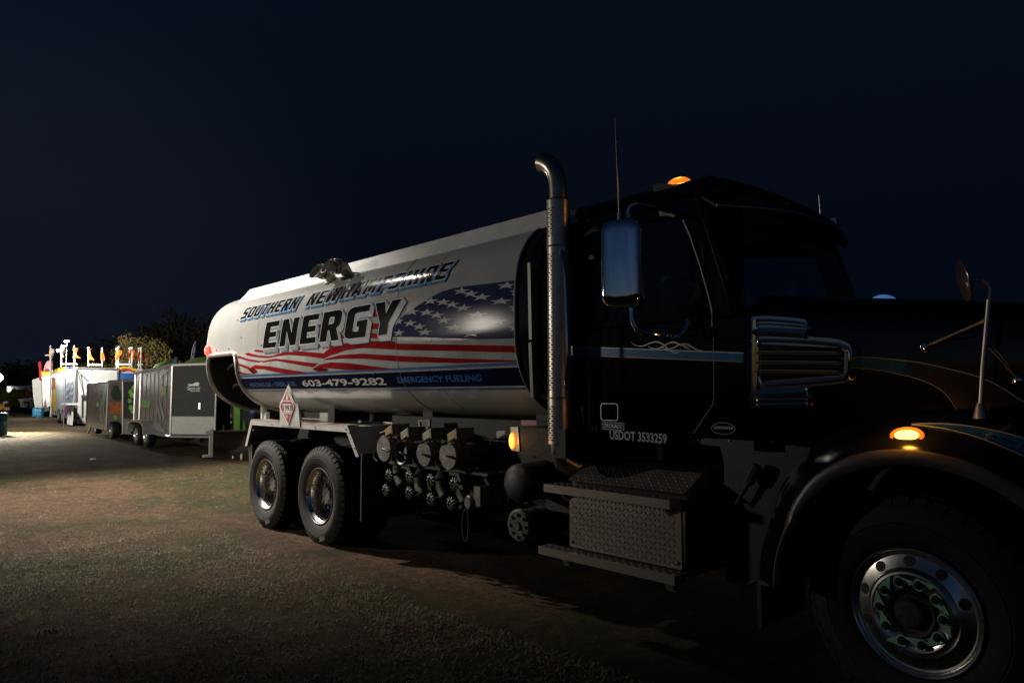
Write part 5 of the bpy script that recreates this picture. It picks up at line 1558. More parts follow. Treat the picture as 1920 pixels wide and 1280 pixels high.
# ================================================================== ground
def ground_mat():
    m = bpy.data.materials.new("trampled_field"); m.use_nodes = True
    nt = m.node_tree; b = nt.nodes['Principled BSDF']
    tc = nt.nodes.new('ShaderNodeTexCoord')
    def noise(scale, detail=8, rough=0.6, dist=0.0):
        n = nt.nodes.new('ShaderNodeTexNoise'); n.inputs['Scale'].default_value = scale
        n.inputs['Detail'].default_value = detail; n.inputs['Roughness'].default_value = rough; n.inputs['Distortion'].default_value = dist
        nt.links.new(tc.outputs['Object'], n.inputs['Vector']); return n.outputs['Fac']
    def ramp(x, lo, hi):
        r = nt.nodes.new('ShaderNodeMapRange'); r.inputs[1].default_value = lo; r.inputs[2].default_value = hi
        nt.links.new(x, r.inputs[0]); return r.outputs[0]
    def mix(f, a, c):
        x = nt.nodes.new('ShaderNodeMix'); x.data_type = 'RGBA'
        nt.links.new(f, x.inputs['Factor'])
        for s, v in (('A', a), ('B', c)):
            if isinstance(v, tuple): x.inputs[s].default_value = (*v, 1)
            else: nt.links.new(v, x.inputs[s])
        return x.outputs['Result']
    mp = nt.nodes.new('ShaderNodeMapping'); mp.inputs['Scale'].default_value = (0.16, 1.0, 1.0); mp.inputs['Rotation'].default_value = (0, 0, 0.10)
    nt.links.new(tc.outputs['Object'], mp.inputs['Vector'])
    def streak(scale):
        n = nt.nodes.new('ShaderNodeTexNoise'); n.inputs['Scale'].default_value = scale; n.inputs['Detail'].default_value = 5; n.inputs['Roughness'].default_value = 0.6
        nt.links.new(mp.outputs[0], n.inputs['Vector']); return n.outputs['Fac']
    def mul(a_, b_):
        m_ = nt.nodes.new('ShaderNodeMath'); m_.operation = 'MULTIPLY'; nt.links.new(a_, m_.inputs[0]); nt.links.new(b_, m_.inputs[1]); return m_.outputs[0]
    soil = mix(ramp(noise(9, 10, 0.75), 0.35, 0.7), (0.138, 0.078, 0.044), (0.038, 0.022, 0.012))
    soil = mix(ramp(streak(1.5), 0.50, 0.66), soil, (0.055, 0.032, 0.019))
    straw = mix(ramp(noise(26, 8, 0.8), 0.54, 0.70), soil, (0.20, 0.14, 0.085))
    grass = mix(ramp(noise(14, 8, 0.7), 0.35, 0.65), (0.013, 0.021, 0.004), (0.050, 0.054, 0.013))
    pm = ramp(noise(0.30, 6, 0.62, 0.6), 0.47, 0.58)
    fine = ramp(noise(5.0, 8, 0.7), 0.30, 0.60)
    col = mix(mul(pm, fine), straw, grass)
    col = mix(ramp(noise(34, 8, 0.8), 0.50, 0.62), col, (0.016, 0.012, 0.007))
    col = mix(ramp(noise(0.85, 7, 0.7, 0.4), 0.52, 0.66), col, (0.034, 0.030, 0.012))
    col = mix(ramp(noise(3.0, 8, 0.75), 0.56, 0.72), col, (0.022, 0.018, 0.009))
    nt.links.new(col, b.inputs['Base Color'])
    b.inputs['Roughness'].default_value = 0.95; b.inputs['Specular IOR Level'].default_value = 0.15
    bm1 = nt.nodes.new('ShaderNodeBump'); bm1.inputs['Strength'].default_value = 0.9; bm1.inputs['Distance'].default_value = 0.10
    nt.links.new(noise(18, 10, 0.8), bm1.inputs['Height'])
    bm2 = nt.nodes.new('ShaderNodeBump'); bm2.inputs['Strength'].default_value = 0.6; bm2.inputs['Distance'].default_value = 0.12
    nt.links.new(noise(2.2, 6, 0.6), bm2.inputs['Height']); nt.links.new(bm2.outputs[0], bm1.inputs['Normal'])
    nt.links.new(bm1.outputs[0], b.inputs['Normal'])
    return m
from mathutils import noise as mnoise
def gz(x, y):
    """ground height: nearly level, rutted and crumbly"""
    z = 0.015 * math.sin(x * 0.9 + 1.3 * math.sin(y * 0.6)) + 0.012 * math.sin(y * 1.7 + x * 0.4)
    z += 0.020 * mnoise.fractal(Vector((x * 1.6, y * 1.6, 0.3)), 0.9, 2.1, 5)
    return z - 0.026
def axis_pts(a, b, c, d, n):
    return list(np.linspace(a, b, 12, endpoint=False)) + list(np.linspace(b, c, n, endpoint=False)) + list(np.linspace(c, d, 12))
gb = MB()
gx = axis_pts(-700, -30, 14, 500, 150); gy = axis_pts(-400, -9, 9, 500, 70)
FX0, FX1, FY0, FY1 = -14.0, 9.0, -5.0, 4.0         # the part seen close up is modelled finely
ix0 = max(i for i, v in enumerate(gx) if v <= FX0); ix1 = min(i for i, v in enumerate(gx) if v >= FX1)
iy0 = max(i for i, v in enumerate(gy) if v <= FY0); iy1 = min(i for i, v in enumerate(gy) if v >= FY1)
fxs = gx[:ix0] + list(np.linspace(gx[ix0], gx[ix1], 400)) + gx[ix1 + 1:]
fys = gy[:iy0] + list(np.linspace(gy[iy0], gy[iy1], 200)) + gy[iy1 + 1:]
gb.grid([[(x, y, gz(x, y) if -30 < x < 14 and -9 < y < 9 else -0.03) for y in fys] for x in fxs])
ground = structure(gb.build("ground", ground_mat(), ang=180, weld=False))
# matted blades, crumbs and stalks
gm = [mat('grass_blade', (0.038, 0.050, 0.013), 0.8, var=0.5, vscale=3, col2=(0.11, 0.105, 0.035)), mat('dry_grass_blade', (0.19, 0.14, 0.085), 0.85, var=0.5, vscale=3, col2=(0.14, 0.10, 0.065))]
gr_ = MB(); g2 = random.Random(5)
def greenness(x, y):
    return mnoise.fractal(Vector((x * 0.28 + 3.1, y * 0.28, 1.7)), 0.9, 2.0, 4)
for _ in range(26000):
    px, py = g2.uniform(-40, 1500), 850 + 440 * g2.random() ** 1.15
    q = pp(px, py, 'z', 0.0)
    if -0.4 < q.y < 2.6 and -2 < q.x < 8.6: continue
    gn = greenness(q.x, q.y)
    if gn < -0.05 and g2.random() < 0.7: continue
    z = gz(q.x, q.y); mi = 0 if g2.random() < (0.75 if gn > 0.12 else 0.2) else 1
    for _k in range(g2.randint(2, 5)):
        a = g2.uniform(0, 2 * PI); L = g2.uniform(0.015, 0.045); h = L * g2.uniform(0.15, 0.6); w = g2.uniform(0.0012, 0.003)
        bx, by = q.x + g2.gauss(0, 0.03), q.y + g2.gauss(0, 0.03)
        dx, dy = math.cos(a) * L, math.sin(a) * L; ox, oy = -math.sin(a) * w, math.cos(a) * w
        gr_.add([(bx - ox, by - oy, z - 0.004), (bx + ox, by + oy, z - 0.004), (bx + dx * 0.55 + ox, by + dy * 0.55 + oy, z + h), (bx + dx * 0.55 - ox, by + dy * 0.55 - oy, z + h), (bx + dx, by + dy, z + h * 0.8)], [(0, 1, 2, 3), (3, 2, 4)], mi)
go = gr_.build("grass", gm, weld=False, ang=180); go['kind'] = 'stuff'; go['label'] = 'short trampled grass and dry stalks over bare soil'
# litter
def litter(name, label, px, py, m, sx_, sy_):
    q = pp(px, py, 'z', 0.0); b = MB()
    pts = [[(q.x + sx_ * (i / 3 - .5), q.y + sy_ * (j / 3 - .5), gz(q.x, q.y) + 0.02 + 0.025 * g2.random()) for j in range(4)] for i in range(4)]
    b.grid(pts); b.grid([[(x, y, z - 0.004) for x, y, z in r] for r in pts]); o = b.build(name, m)
    tag(o, label, 'litter')
litter("paper_scrap", "flat white paper scrap on the bare soil in front of the trailers", 174, 862, MT['paper'], 0.22, 0.12)
litter("paper_scrap", "small crumpled white scrap lying alone on the grass", 10, 850, MT['paper'], 0.12, 0.10)
def can(label, px, py, h, m):
    q = pp(px, py, 'z', 0.0); b = MB()
    b.lathe([(0.0, 0.0), (0.03, 0.0), (0.034, 0.012), (0.034, h - 0.02), (0.026, h - 0.004), (0.024, h), (0.0, h)], (q.x, q.y, gz(q.x, q.y)), (0, 0, 1), 16)
    b.lathe([(0.0345, h * 0.25), (0.0348, h * 0.3), (0.0348, h * 0.7), (0.0345, h * 0.75)], (q.x, q.y, gz(q.x, q.y)), (0, 0, 1), 16, 1)
    tag(b.build("drink_can", m), label, 'can')
can("dark can with a pale base standing below the grey blade", 438, 858.5, 0.12, [MT['dark'], MT['paper']])
can("pale pink can standing beside the truck's rear mud flap", 453.5, 860, 0.16, [MT['pink'], MT['paper']])

# ================================================================== trailers
def tyre_small(mb, O, r, w, mi=0, rim=1):
    mb.lathe([(r * 0.6, 0.0), (r * 0.92, 0.0), (r, -0.03), (r, -w + 0.03), (r * 0.92, -w), (0.0, -w)], O, (0, -1, 0), 28, mi)
    mb.lathe([(0.0, -0.01), (r * 0.25, -0.012), (r * 0.3, -0.02), (r * 0.5, -0.02), (r * 0.6, 0.004), (r * 0.63, 0.0)], O, (0, -1, 0), 20, rim)
def wheel_part(parent, O, r, w):
    b = MB(); O = Vector(O)
    b.lathe([(r * 0.58, 0.0), (r * 0.92, 0.004), (r, -0.03), (r, -w + 0.03), (r * 0.9, -w), (0.0, -w)], O, (0, -1, 0), 28)
    wo = b.build("wheel", MT['rubber'], parent)
    b = MB()
    b.lathe([(0.0, 0.0), (r * 0.2, 0.0), (r * 0.24, -0.015), (r * 0.48, -0.02), (r * 0.55, 0.006), (r * 0.60, 0.004)], O, (0, -1, 0), 24)
    for k in range(6):
        a = 2 * PI * k / 6; b.cyl(O + Vector((math.cos(a) * r * 0.38, 0.02, math.sin(a) * r * 0.38)), O + Vector((math.cos(a) * r * 0.38, -0.005, math.sin(a) * r * 0.38)), r * 0.08, n=8)
    b.build("rim", MT['edge_alu'], wo)

# --- trailer with the leaping cat logo
A1, B1, N1 = Vector((-12.78, 2.80, 0)), Vector((-16.95, 2.95, 0)), Vector((-11.66, 3.62, 0))
t1 = thing("cargo_trailer", "charcoal and bare metal V-nose trailer with a white leaping cat logo", "trailer", (-14.5, 3.7, 0), "enclosed cargo trailers in a row")
ZB, ZT = 0.40, 2.42
foot = [(-16.95, 2.95), (-12.78, 2.80), (-11.66, 3.62), (-12.78, 4.45), (-16.95, 4.6)]
b = MB(); zr = 2.27
def slab(poly, za, zb, mi):
    b.prism(poly, 'z', za, zb, mi)
def walls(mbx, foot, z0, ztop, mis):
    n = len(foot)
    for i in range(n):
        p, q = foot[i], foot[(i + 1) % n]
        mbx.add([(p[0], p[1], z0), (q[0], q[1], z0), (q[0], q[1], ztop[(i + 1) % n]), (p[0], p[1], ztop[i])], [(0, 1, 2, 3)], mis[i])
zt1 = [zr, ZT, ZT + 0.03, ZT, zr]
walls(b, foot, ZB, zt1, [0, 1, 1, 0, 0])
b.add([(p[0], p[1], z) for p, z in zip(foot, zt1)], [(0, 1, 2, 3, 4)], 0)
b.add([(p[0], p[1], ZB) for p in foot], [(4, 3, 2, 1, 0)], 0)
body1 = b.build("body", [MT['trailer_alu'], MT['trailer_dark']], t1)
# ribs on the side, corner trims, roof trims, stone guard on the nose
b = MB()
for k in range(1, 9):
    p = B1.lerp(A1, k / 9); b.cut().box(p.x - 0.012, p.x + 0.012, p.y - 0.010, p.y + 0.01, ZB + 0.06, zr + (ZT - zr) * k / 9 - 0.12)
b.each("side_rib", MT['trailer_alu'], body1)
b = MB()
def edge_bar(mbx, a, c, r=0.03): mbx.tube([a, c], r, 6)
for p, z in zip(foot[:3], zt1[:3]):
    edge_bar(b, (p[0], p[1], ZB), (p[0], p[1], z), 0.035)
for i in range(4):
    p, q = foot[i], foot[i + 1]
    edge_bar(b, (p[0], p[1], zt1[i] - 0.02), (q[0], q[1], zt1[i + 1] - 0.02), 0.055)
    edge_bar(b, (p[0], p[1], ZB), (q[0], q[1], ZB), 0.035)
p = B1.lerp(A1, 0.17); edge_bar(b, (p.x, p.y - 0.01, ZB + 0.3), (p.x, p.y - 0.01, zr - 0.02), 0.03)
b.build("edge_trim", MT['edge_alu'], body1)
nd = (N1 - A1).normalized(); nn1 = Vector((nd.y, -nd.x, 0)); nl = (N1 - A1).length
def npt(u, z, off=0.01): return A1 + nd * u + nn1 * off + Vector((0, 0, z))
b = MB(); b.add([npt(0.03, 0.47), npt(nl - 0.03, 0.47), npt(nl - 0.03, 0.96), npt(0.03, 0.96)], [(0, 1, 2, 3)])
b.add([npt(0.03, 0.96), npt(nl - 0.03, 0.96), npt(nl - 0.03, 0.96, 0), npt(0.03, 0.96, 0)], [(0, 1, 2, 3)])
b.build("stone_guard", MT['stone_guard'], body1)
b = MB()
q0, q1 = npt(0.86, 1.16, 0.02), npt(0.91, 1.16, 0.02)
b.add([npt(0.86, 1.16, .02), npt(0.92, 1.16, .02), npt(0.92, 1.34, .02), npt(0.86, 1.34, .02), npt(0.86, 1.16, .0), npt(0.92, 1.16, .0), npt(0.92, 1.34, .0), npt(0.86, 1.34, .0)], [(0, 1, 2, 3), (0, 1, 5, 4), (1, 2, 6, 5), (2, 3, 7, 6), (3, 0, 4, 7)])
b.build("hatch_latch", MT['edge_alu'], body1)
def plane_px(px, py, p0, n_):
    d = Vector(ray(px, py)); C_ = Vector(CAM); return C_ + d * ((p0 - C_).dot(n_) / d.dot(n_))
def face_poly(mbx, pts, p0, n_, off, mi):
    p = [plane_px(a, b_, p0 + n_ * off, n_) for a, b_ in pts]
    e1 = Vector((0, 0, 1)).cross(n_).normalized()
    tri = geometry.tessellate_polygon([[Vector(((q - p0).dot(e1), q.z, 0)) for q in p]])
    mbx.add(p, [tuple(t) for t in tri], mi)
lg = MB(); SC5 = lambda pts: [(240 + a / 5.817, 640 + c_ / 5.817) for a, c_ in pts]
face_poly(lg, SC5([(642, 470), (672, 462), (705, 466), (725, 450), (755, 443), (778, 450), (778, 468), (768, 476), (760, 480), (780, 494), (752, 486), (735, 480), (722, 494), (715, 482), (690, 484), (665, 492), (640, 508), (630, 520), (655, 490), (680, 476), (655, 474)]), A1, nn1, 0.012, 0)
def face_text(mbx, s, pts, p0, n_, off, mi, shear=0.25, bold=0.02):
    """pts: lower left, lower right, upper left pixels"""
    a, c_, d_ = (plane_px(x, y, p0 + n_ * off, n_) for x, y in pts)
    v, f = text2d(s, 1, shear, bold); v = fit2d(v, 0, 1, 0, 1)
    mbx.add([a + (c_ - a) * x + (d_ - a) * y for x, y in v], f, mi)
face_text(lg, "ARCTIC CAT", SC5([(650, 532), (790, 529), (650, 503)]), A1, nn1, 0.012, 0, 0.2, 0.03)
face_poly(lg, SC5([(680, 538), (785, 536), (785, 545), (682, 546)]), A1, nn1, 0.012, 1)
lg.build("cat_logo", [MT['white'], MT['stone_guard']], body1)
# race graphics on the side
gfx = MB(); sd = (A1 - B1).normalized(); sn_ = Vector((sd.y, -sd.x, 0))
for pts, mi in [([(265, 750), (282, 751), (282, 764), (266, 764)], 0), ([(297, 742), (300, 768), (307, 790), (309, 782), (303, 760)], 1), ([(292, 745), (295, 772), (303, 790), (299, 772)], 1),
                ([(300, 720), (303, 744), (307, 740), (305, 722)], 2), ([(305, 726), (310, 722), (312, 740), (306, 746)], 0), ([(288, 788), (300, 796), (312, 812), (296, 808), (286, 800)], 1), ([(298, 700), (304, 690), (318, 694), (306, 702), (300, 712)], 1)]:
    face_poly(gfx, pts, A1, sn_, 0.015, mi)
gfx.build("side_graphic", [mat('graphic_green', (0.16, 0.36, 0.10), 0.4, 0.2, var=0.4), mat('graphic_pale', (0.45, 0.42, 0.44), 0.35, 0.4, var=0.5, vscale=7), mat('graphic_amber', (0.45, 0.30, 0.12), 0.4, 0.2, var=0.4)], body1)
for x in (-15.75, -14.75):
    wheel_part(t1, (x, 2.70, 0.34), 0.34, 0.22)
b = MB()
b.prism([(-16.15, 0.42), (-16.05, 0.70), (-15.7, 0.80), (-14.8, 0.80), (-14.45, 0.70), (-14.3, 0.40), (-14.38, 0.40), (-14.5, 0.66), (-14.85, 0.74), (-15.65, 0.74), (-15.98, 0.66), (-16.06, 0.42)], 'y', 2.52, 2.86)
b.build("wheel_arch", MT['edge_alu'], t1)
b = MB(); b.box(-16.9, -11.9, 3.3, 3.4, 0.26, 0.38); b.box(-16.9, -11.9, 4.0, 4.1, 0.26, 0.38); b.box(-11.9, -10.9, 3.64, 3.74, 0.28, 0.38)
b.build("frame", MT['chassis'], t1)
b = MB(); b.tube([(-11.2, 3.69, 0.0), (-11.2, 3.69, 0.75)], 0.035, 8); b.cyl((-11.2, 3.69, 0.0), (-11.2, 3.69, 0.03), 0.09, n=10); b.build("jack", MT['chassis'], t1)

# --- second trailer with the green splash
t2 = thing("cargo_trailer", "black nosed metal trailer with bright green splash graphic, second in the row", "trailer", (-22.0, 4.0, 0), "enclosed cargo trailers in a row")
A2, B2, N2 = Vector((-20.25, 2.92, 0)), Vector((-24.3, 3.12, 0)), Vector((-18.75, 3.95, 0))
f2 = [(B2.x, B2.y), (A2.x, A2.y), (N2.x, N2.y), (-20.25, 4.9), (-24.3, 4.9)]
z2 = [2.03, 2.05, 2.12, 2.05, 2.03]
b = MB(); walls(b, f2, 0.30, z2, [0, 0, 0, 0, 0]); b.add([(p[0], p[1], z) for p, z in zip(f2, z2)], [(0, 1, 2, 3, 4)], 0); b.add([(p[0], p[1], 0.3) for p in f2], [(4, 3, 2, 1, 0)], 0)
bd2 = b.build("body", [MT['trailer_alu']], t2)
n2d = (N2 - A2).normalized(); n2n = Vector((n2d.y, -n2d.x, 0)); s2d = (A2 - B2).normalized(); s2n = Vector((s2d.y, -s2d.x, 0))
b = MB()
face_poly(b, [(232.5, 714), (262, 712), (262, 786), (232.5, 784)], A2, n2n, 0.01, 0)
b.build("nose_panel", MT['dark'], bd2)
b = MB()
for p, z in zip(f2[:3], z2[:3]): edge_bar(b, (p[0], p[1], 0.3), (p[0], p[1], z), 0.04)
for i in range(3):
    edge_bar(b, (f2[i][0], f2[i][1], z2[i] - 0.02), (f2[i + 1][0], f2[i + 1][1], z2[i + 1] - 0.02), 0.05)
a_, c_ = plane_px(231, 712, A2, n2n), plane_px(231, 812, A2, n2n); edge_bar(b, a_ + n2n * 0.01, c_ + n2n * 0.01, 0.035)
b.build("edge_trim", MT['edge_alu'], bd2)
b = MB(); face_poly(b, [(203.5, 792), (230, 792), (230, 812), (203.5, 812)], A2, n2n, 0.012, 0); face_poly(b, [(232.5, 786), (262, 787), (262, 816), (232.5, 813)], A2, n2n, 0.012, 1)
b.build("stone_guard", [MT['polish'], MT['stone_guard']], bd2)
b = MB()
for k in range(5):
    x0 = 205.5 + k * 4.7; face_poly(b, [(x0, 754 - (k % 2)), (x0 + 4.2, 754), (x0 + 4.2, 774 + (k * 3 % 5)), (x0 + 2.2, 778 - k % 3), (x0, 773 + (k * 2 % 4))], A2, n2n, 0.012, 0)
face_poly(b, [(207, 738), (214, 724), (220, 722), (226, 735), (228, 748), (222, 752), (212, 748)], A2, n2n, 0.014, 1)
face_poly(b, [(213, 779), (219, 779), (219, 787), (213, 787)], A2, n2n, 0.014, 2)
for k in range(6):
    face_poly(b, [(204 + k * 4.5, 717.5 - k * 0.8), (206.6 + k * 4.5, 716.5 - k * 0.8), (205.2 + k * 4.5, 720 - k * 0.8)], A2, n2n, 0.014, 3)
b.build("nose_graphic", [mat('graphic_orange', (0.55, 0.17, 0.05), 0.45, 0.1, var=0.4), mat('graphic_deep_green', (0.045, 0.10, 0.05), 0.4, 0.3, var=0.6, vscale=6), MT['lime'], MT['white']], bd2)
b = MB(); rg = random.Random(3)
def blob(px, py, rx, ry, mi, off):
    face_poly(b, [(px + rx * math.cos(a) * (1 + 0.13 * rg.uniform(-1, 1)), py + ry * math.sin(a) * (1 + 0.13 * rg.uniform(-1, 1))) for a in np.linspace(0, 2 * PI, 14, endpoint=False)], A2, n2n, off, mi)
for k, (px, py, rx, ry) in enumerate([(245, 735, 4.2, 5), (251, 727, 5, 5), (257, 722, 5, 6), (249, 741, 6, 5), (256, 733, 5, 7), (243, 751, 3.5, 4.5), (245, 764, 3.6, 5), (249, 771, 4.5, 3.6), (256, 772, 5, 2.6), (258, 745, 4, 6)]):
    blob(px, py, rx, ry, 0, 0.013 + 0.001 * k)
for pts in ([(245, 737), (258, 749), (259, 746), (248, 736)], [(249, 745), (259, 757), (258, 762), (247, 750)], [(246, 758), (251, 765), (256, 768), (250, 769)]):
    face_poly(b, pts, A2, n2n, 0.028, 1)
blob(253.5, 758.5, 3, 3, 2, 0.03)
for pts in ([(247, 744.5), (252, 748), (249, 752), (246, 749)], [(247, 756), (250, 761), (248, 764)], [(255, 762), (259, 764), (258, 768), (254, 766)]):
    face_poly(b, pts, A2, n2n, 0.031, 3)
b.build("splash_graphic", [MT['lime2'], MT['white'], MT['sun_yellow'], MT['dark']], bd2)
b = MB()
for pts, mi in [([(180, 754), (186, 754), (186, 762), (180, 762)], 0), ([(190, 760), (193, 742), (197, 722), (200, 724), (197, 750), (195, 770), (199, 790), (193, 786)], 1), ([(186, 766), (190, 748), (192, 752), (190, 772), (193, 792), (188, 788)], 2)]:
    face_poly(b, pts, A2, s2n, 0.014, mi)
b.build("side_graphic", [MT['lime'], mat('graphic_leaf', (0.25, 0.42, 0.18), 0.4, 0.2, var=0.5, vscale=7), mat('graphic_silver', (0.55, 0.54, 0.53), 0.3, 0.4, var=0.4)], bd2)
for (px, py, d_) in ((209, 822, 25.2), (180, 806, 28.5)):
    q = pd(px, py, d_); wheel_part(t2, (q.x, q.y - 0.03, 0.31), 0.31, 0.22)
b = MB(); q = pd(180, 806, 28.5)
b.prism([(q.x - 0.5, 0.36), (q.x - 0.4, 0.66), (q.x + 0.42, 0.66), (q.x + 0.5, 0.36), (q.x + 0.42, 0.36), (q.x + 0.36, 0.60), (q.x - 0.34, 0.60), (q.x - 0.42, 0.36)], 'y', q.y - 0.20, q.y + 0.1)
b.build("wheel_arch", MT['edge_alu'], t2)
b = MB(); b.box(-24.2, -19.3, 3.5, 3.6, 0.18, 0.29); b.box(-24.2, -19.3, 4.3, 4.4, 0.18, 0.29); b.tube([(-18.5, 3.95, 0.0), (-18.5, 3.95, 0.6)], 0.04, 8); b.box(-19.2, -18.3, 3.9, 4.0, 0.2, 0.29)
b.build("frame", MT['chassis'], t2)

# --- food trailer with flags
t3 = thing("food_trailer", "white and blue concession trailer with a raised awning and a row of flags", "food trailer", (-39.0, 6.5, 0))
X3 = -34.2
K3 = pp(142.5, 690, 'x', X3); K3b = pp(142.5, 792, 'x', X3); R3 = pp(268, 690, 'x', X3)
y0, y1 = K3.y, R3.y
zt = 2.98; zb = 0.42
XL = pp(97, 700, 'y', y0).x
b = MB(); b.box(XL, X3 - 0.05, y0 + 0.03, y1, zb, zt, 0)
bd3 = b.build("body", MT['white'], t3)
b = MB()
b.box(X3 - 0.25, X3 + 0.05, y0 - 0.02, y0 + 0.10, 0.25, zt + 0.02); b.box(XL - 0.1, XL + 0.08, y0, y0 + 0.1, 0.3, zt)
b.build("corner_post", MT['white'], bd3)
b = MB()
def endpoly(pts, off, mi, mbx=None):
    n_ = Vector((1, 0, 0)); face_poly(mbx or b, pts, Vector((X3 - 0.05, 0, 0)), n_, off, mi)
for pts, mi in [([(150, 748), (198, 748), (198, 785), (150, 785)], 1)]:
    endpoly(pts, 0.02, mi)
endpoly([(153, 750), (157, 750), (157, 783), (153, 783)], 0.025, 2); endpoly([(161, 752), (168, 752), (168, 785), (161, 785)], 0.025, 0); endpoly([(150, 746), (154, 746), (154, 786), (150, 786)], 0.025, 0)
endpoly([(173, 752), (196, 751), (196, 783), (173, 782)], 0.03, 2)
endpoly([(145, 785), (200, 785), (200, 795), (145, 794)], 0.028, 0)
b.build("doorway", [MT['white'], MT['off_white'], MT['dark']], bd3)
b = MB()
lo = [pp(145, 695, 'x', X3), pp(219, 692, 'x', X3)]
w0, w1 = lo[0].y, lo[1].y
# raised awning slopes down and outwards
aw = [(X3 + 0.03, w0, zt - 0.12), (X3 + 0.03, w1, zt - 0.12), (X3 + 0.35, w1, 1.55), (X3 + 0.35, w0 + 0.05, 1.55)]
b.add(aw, [(0, 1, 2, 3)], 0); b.add([(x - 0.05, y, z) for x, y, z in aw], [(3, 2, 1, 0)], 0)
b.build("awning", MT['white'], t3)
b = MB()
b.tube([(X3 + 0.06, w0 - 0.02, zt - 0.05), (X3 + 0.06, w1 + 0.06, zt - 0.05)], 0.055, 6); b.tube([(X3 + 0.05, w0 - 0.04, 0.3), (X3 + 0.05, w0 - 0.04, zt - 0.1)], 0.06, 6); b.tube([(X3 + 0.06, w1 + 0.06, 1.6), (X3 + 0.06, w1 + 0.06, zt)], 0.05, 6)
for pts in ([(146, 695), (158, 744)], [(146, 695), (176, 725)]):
    a_, c_ = pp(*pts[0], 'x', X3 + 0.42), pp(*pts[1], 'x', X3 + 0.42); b.tube([a_, c_], 0.022, 6)
b.build("awning_frame", MT['awning_grey'], t3)
b = MB()
pb = [(q.y, q.z) for q in (pp(x, y, 'x', X3) for x, y in [(222, 690), (264, 690), (264, 745), (222, 745)])]
b.prism([(pb[0][0], 1.0), (pb[1][0], 1.0), (pb[1][0], 2.72), (pb[0][0], 2.72)], 'x', X3, X3 + 0.04)
b.build("blue_panel", MT['blue'], bd3)
def arch(mbx, pts_out, pts_in, mi, off=0.05, pl=None):
    p = pts_out + pts_in[::-1]; q = [pl(x, y) for x, y in p]
    n_ = len(pts_out)
    for i in range(n_ - 1):
        mbx.quad(q[i], q[i + 1], q[2 * n_ - 2 - i], q[2 * n_ - 1 - i], mi)
b = MB()
ao = curve([(222, 690), (230, 687), (242, 688), (254, 692), (263, 698)], 16); am = curve([(224, 693), (232, 690.5), (243, 692), (254, 696), (262, 701)], 16); ai = curve([(228, 696), (236, 694), (244, 696), (254, 700), (261, 704)], 16)
pl = lambda x, y: pp(x, y, 'x', X3 + 0.06)
arch(b, ao, am, 0, pl=pl); arch(b, am, ai, 1, pl=pl)
b.build("arched_crown", [MT['sun_yellow'], MT['red_paint']], bd3)
# mural side
YS = y0 + 0.02
ps = lambda x, y, o=0.0: pp(x, y, 'y', YS - 0.02 - o)
b = MB()
def sidepoly(pts, mi, o=0.0):
    p = [ps(x, y, o) for x, y in pts]; tri = geometry.tessellate_polygon([[Vector((q.x, q.z, 0)) for q in p]]); b.add(p, [tuple(t) for t in tri], mi)
sidepoly([(119, 709), (139, 708), (139, 775), (119, 770)], 0, 0.0)
sidepoly([(119, 757), (139, 759), (139, 790), (119, 782)], 1, 0.01)
sidepoly([(104, 708), (119, 709), (119, 778), (104, 772)], 2, 0.01)
sidepoly([(97, 706), (104, 707), (104, 728), (97, 728)], 3, 0.01); sidepoly([(97, 730), (104, 730), (104, 772), (97, 768)], 4, 0.01)
cu = curve([(97, 697), (106, 691), (120, 687.5), (138, 687.5)], 12)
for i in range(len(cu) - 1): b.quad(ps(*cu[i], 0.02), ps(*cu[i + 1], 0.02), ps(cu[i + 1][0], cu[i + 1][1] + 7, 0.02), ps(cu[i][0], cu[i][1] + 8, 0.02), 4 if i < 9 else 6)
sidepoly([(116, 696), (139, 690), (139, 703), (118, 703)], 0, 0.03)
for k, (x, y, w_) in enumerate([(122, 716, 5), (129, 713, 6), (133, 722, 5), (124, 727, 6), (131, 735, 6), (123, 741, 5)]):
    sidepoly([(x, y), (x + w_, y + 0.5), (x + w_ - 1, y + 6), (x + 1, y + 5)], 7, 0.04)
b.build("mural", [MT['mural'], MT['purple'], mat('mural_grey', (0.36, 0.42, 0.42), 0.4, var=0.4), MT['flag_or'], MT['sun_yellow'], MT['white'], MT['blue'], mat('mural_pale', (0.55, 0.58, 0.66), 0.4, var=0.2)], bd3)
b = MB(); sidepoly([(98, 702.5), (139, 700), (139, 706), (98, 707)], 0, 0.05); b.build("bulb_strip", MT['bulb'], bd3)
b = MB()
for x in (-37.0, -38.0): b.cut(); tyre_small(b, (x, y0 - 0.02, 0.40), 0.40, 0.24)
b.each("wheel", [MT['rubber'], MT['edge_alu']], t3)
b = MB(); b.box(XL + 0.3, X3 - 0.2, y0 + 0.15, y1 - 0.15, 0.22, 0.41); b.build("skirt", MT['dark'], t3)
st = MB()
for k, px in enumerate((128, 131.5, 135)):
    q = ps(px, 780, 0.35); st.box(q.x - 0.09, q.x + 0.09, q.y - 0.03, q.y + 0.03, 0.05, 1.05)
q = ps(131.5, 765, 0.35); st.box(q.x - 1.1, q.x + 0.8, q.y - 0.25, q.y + 0.25, 1.05, 1.12)
tag(st.build("serving_table", MT['pole']), "white folding table against the food trailer's blue mural", "table")
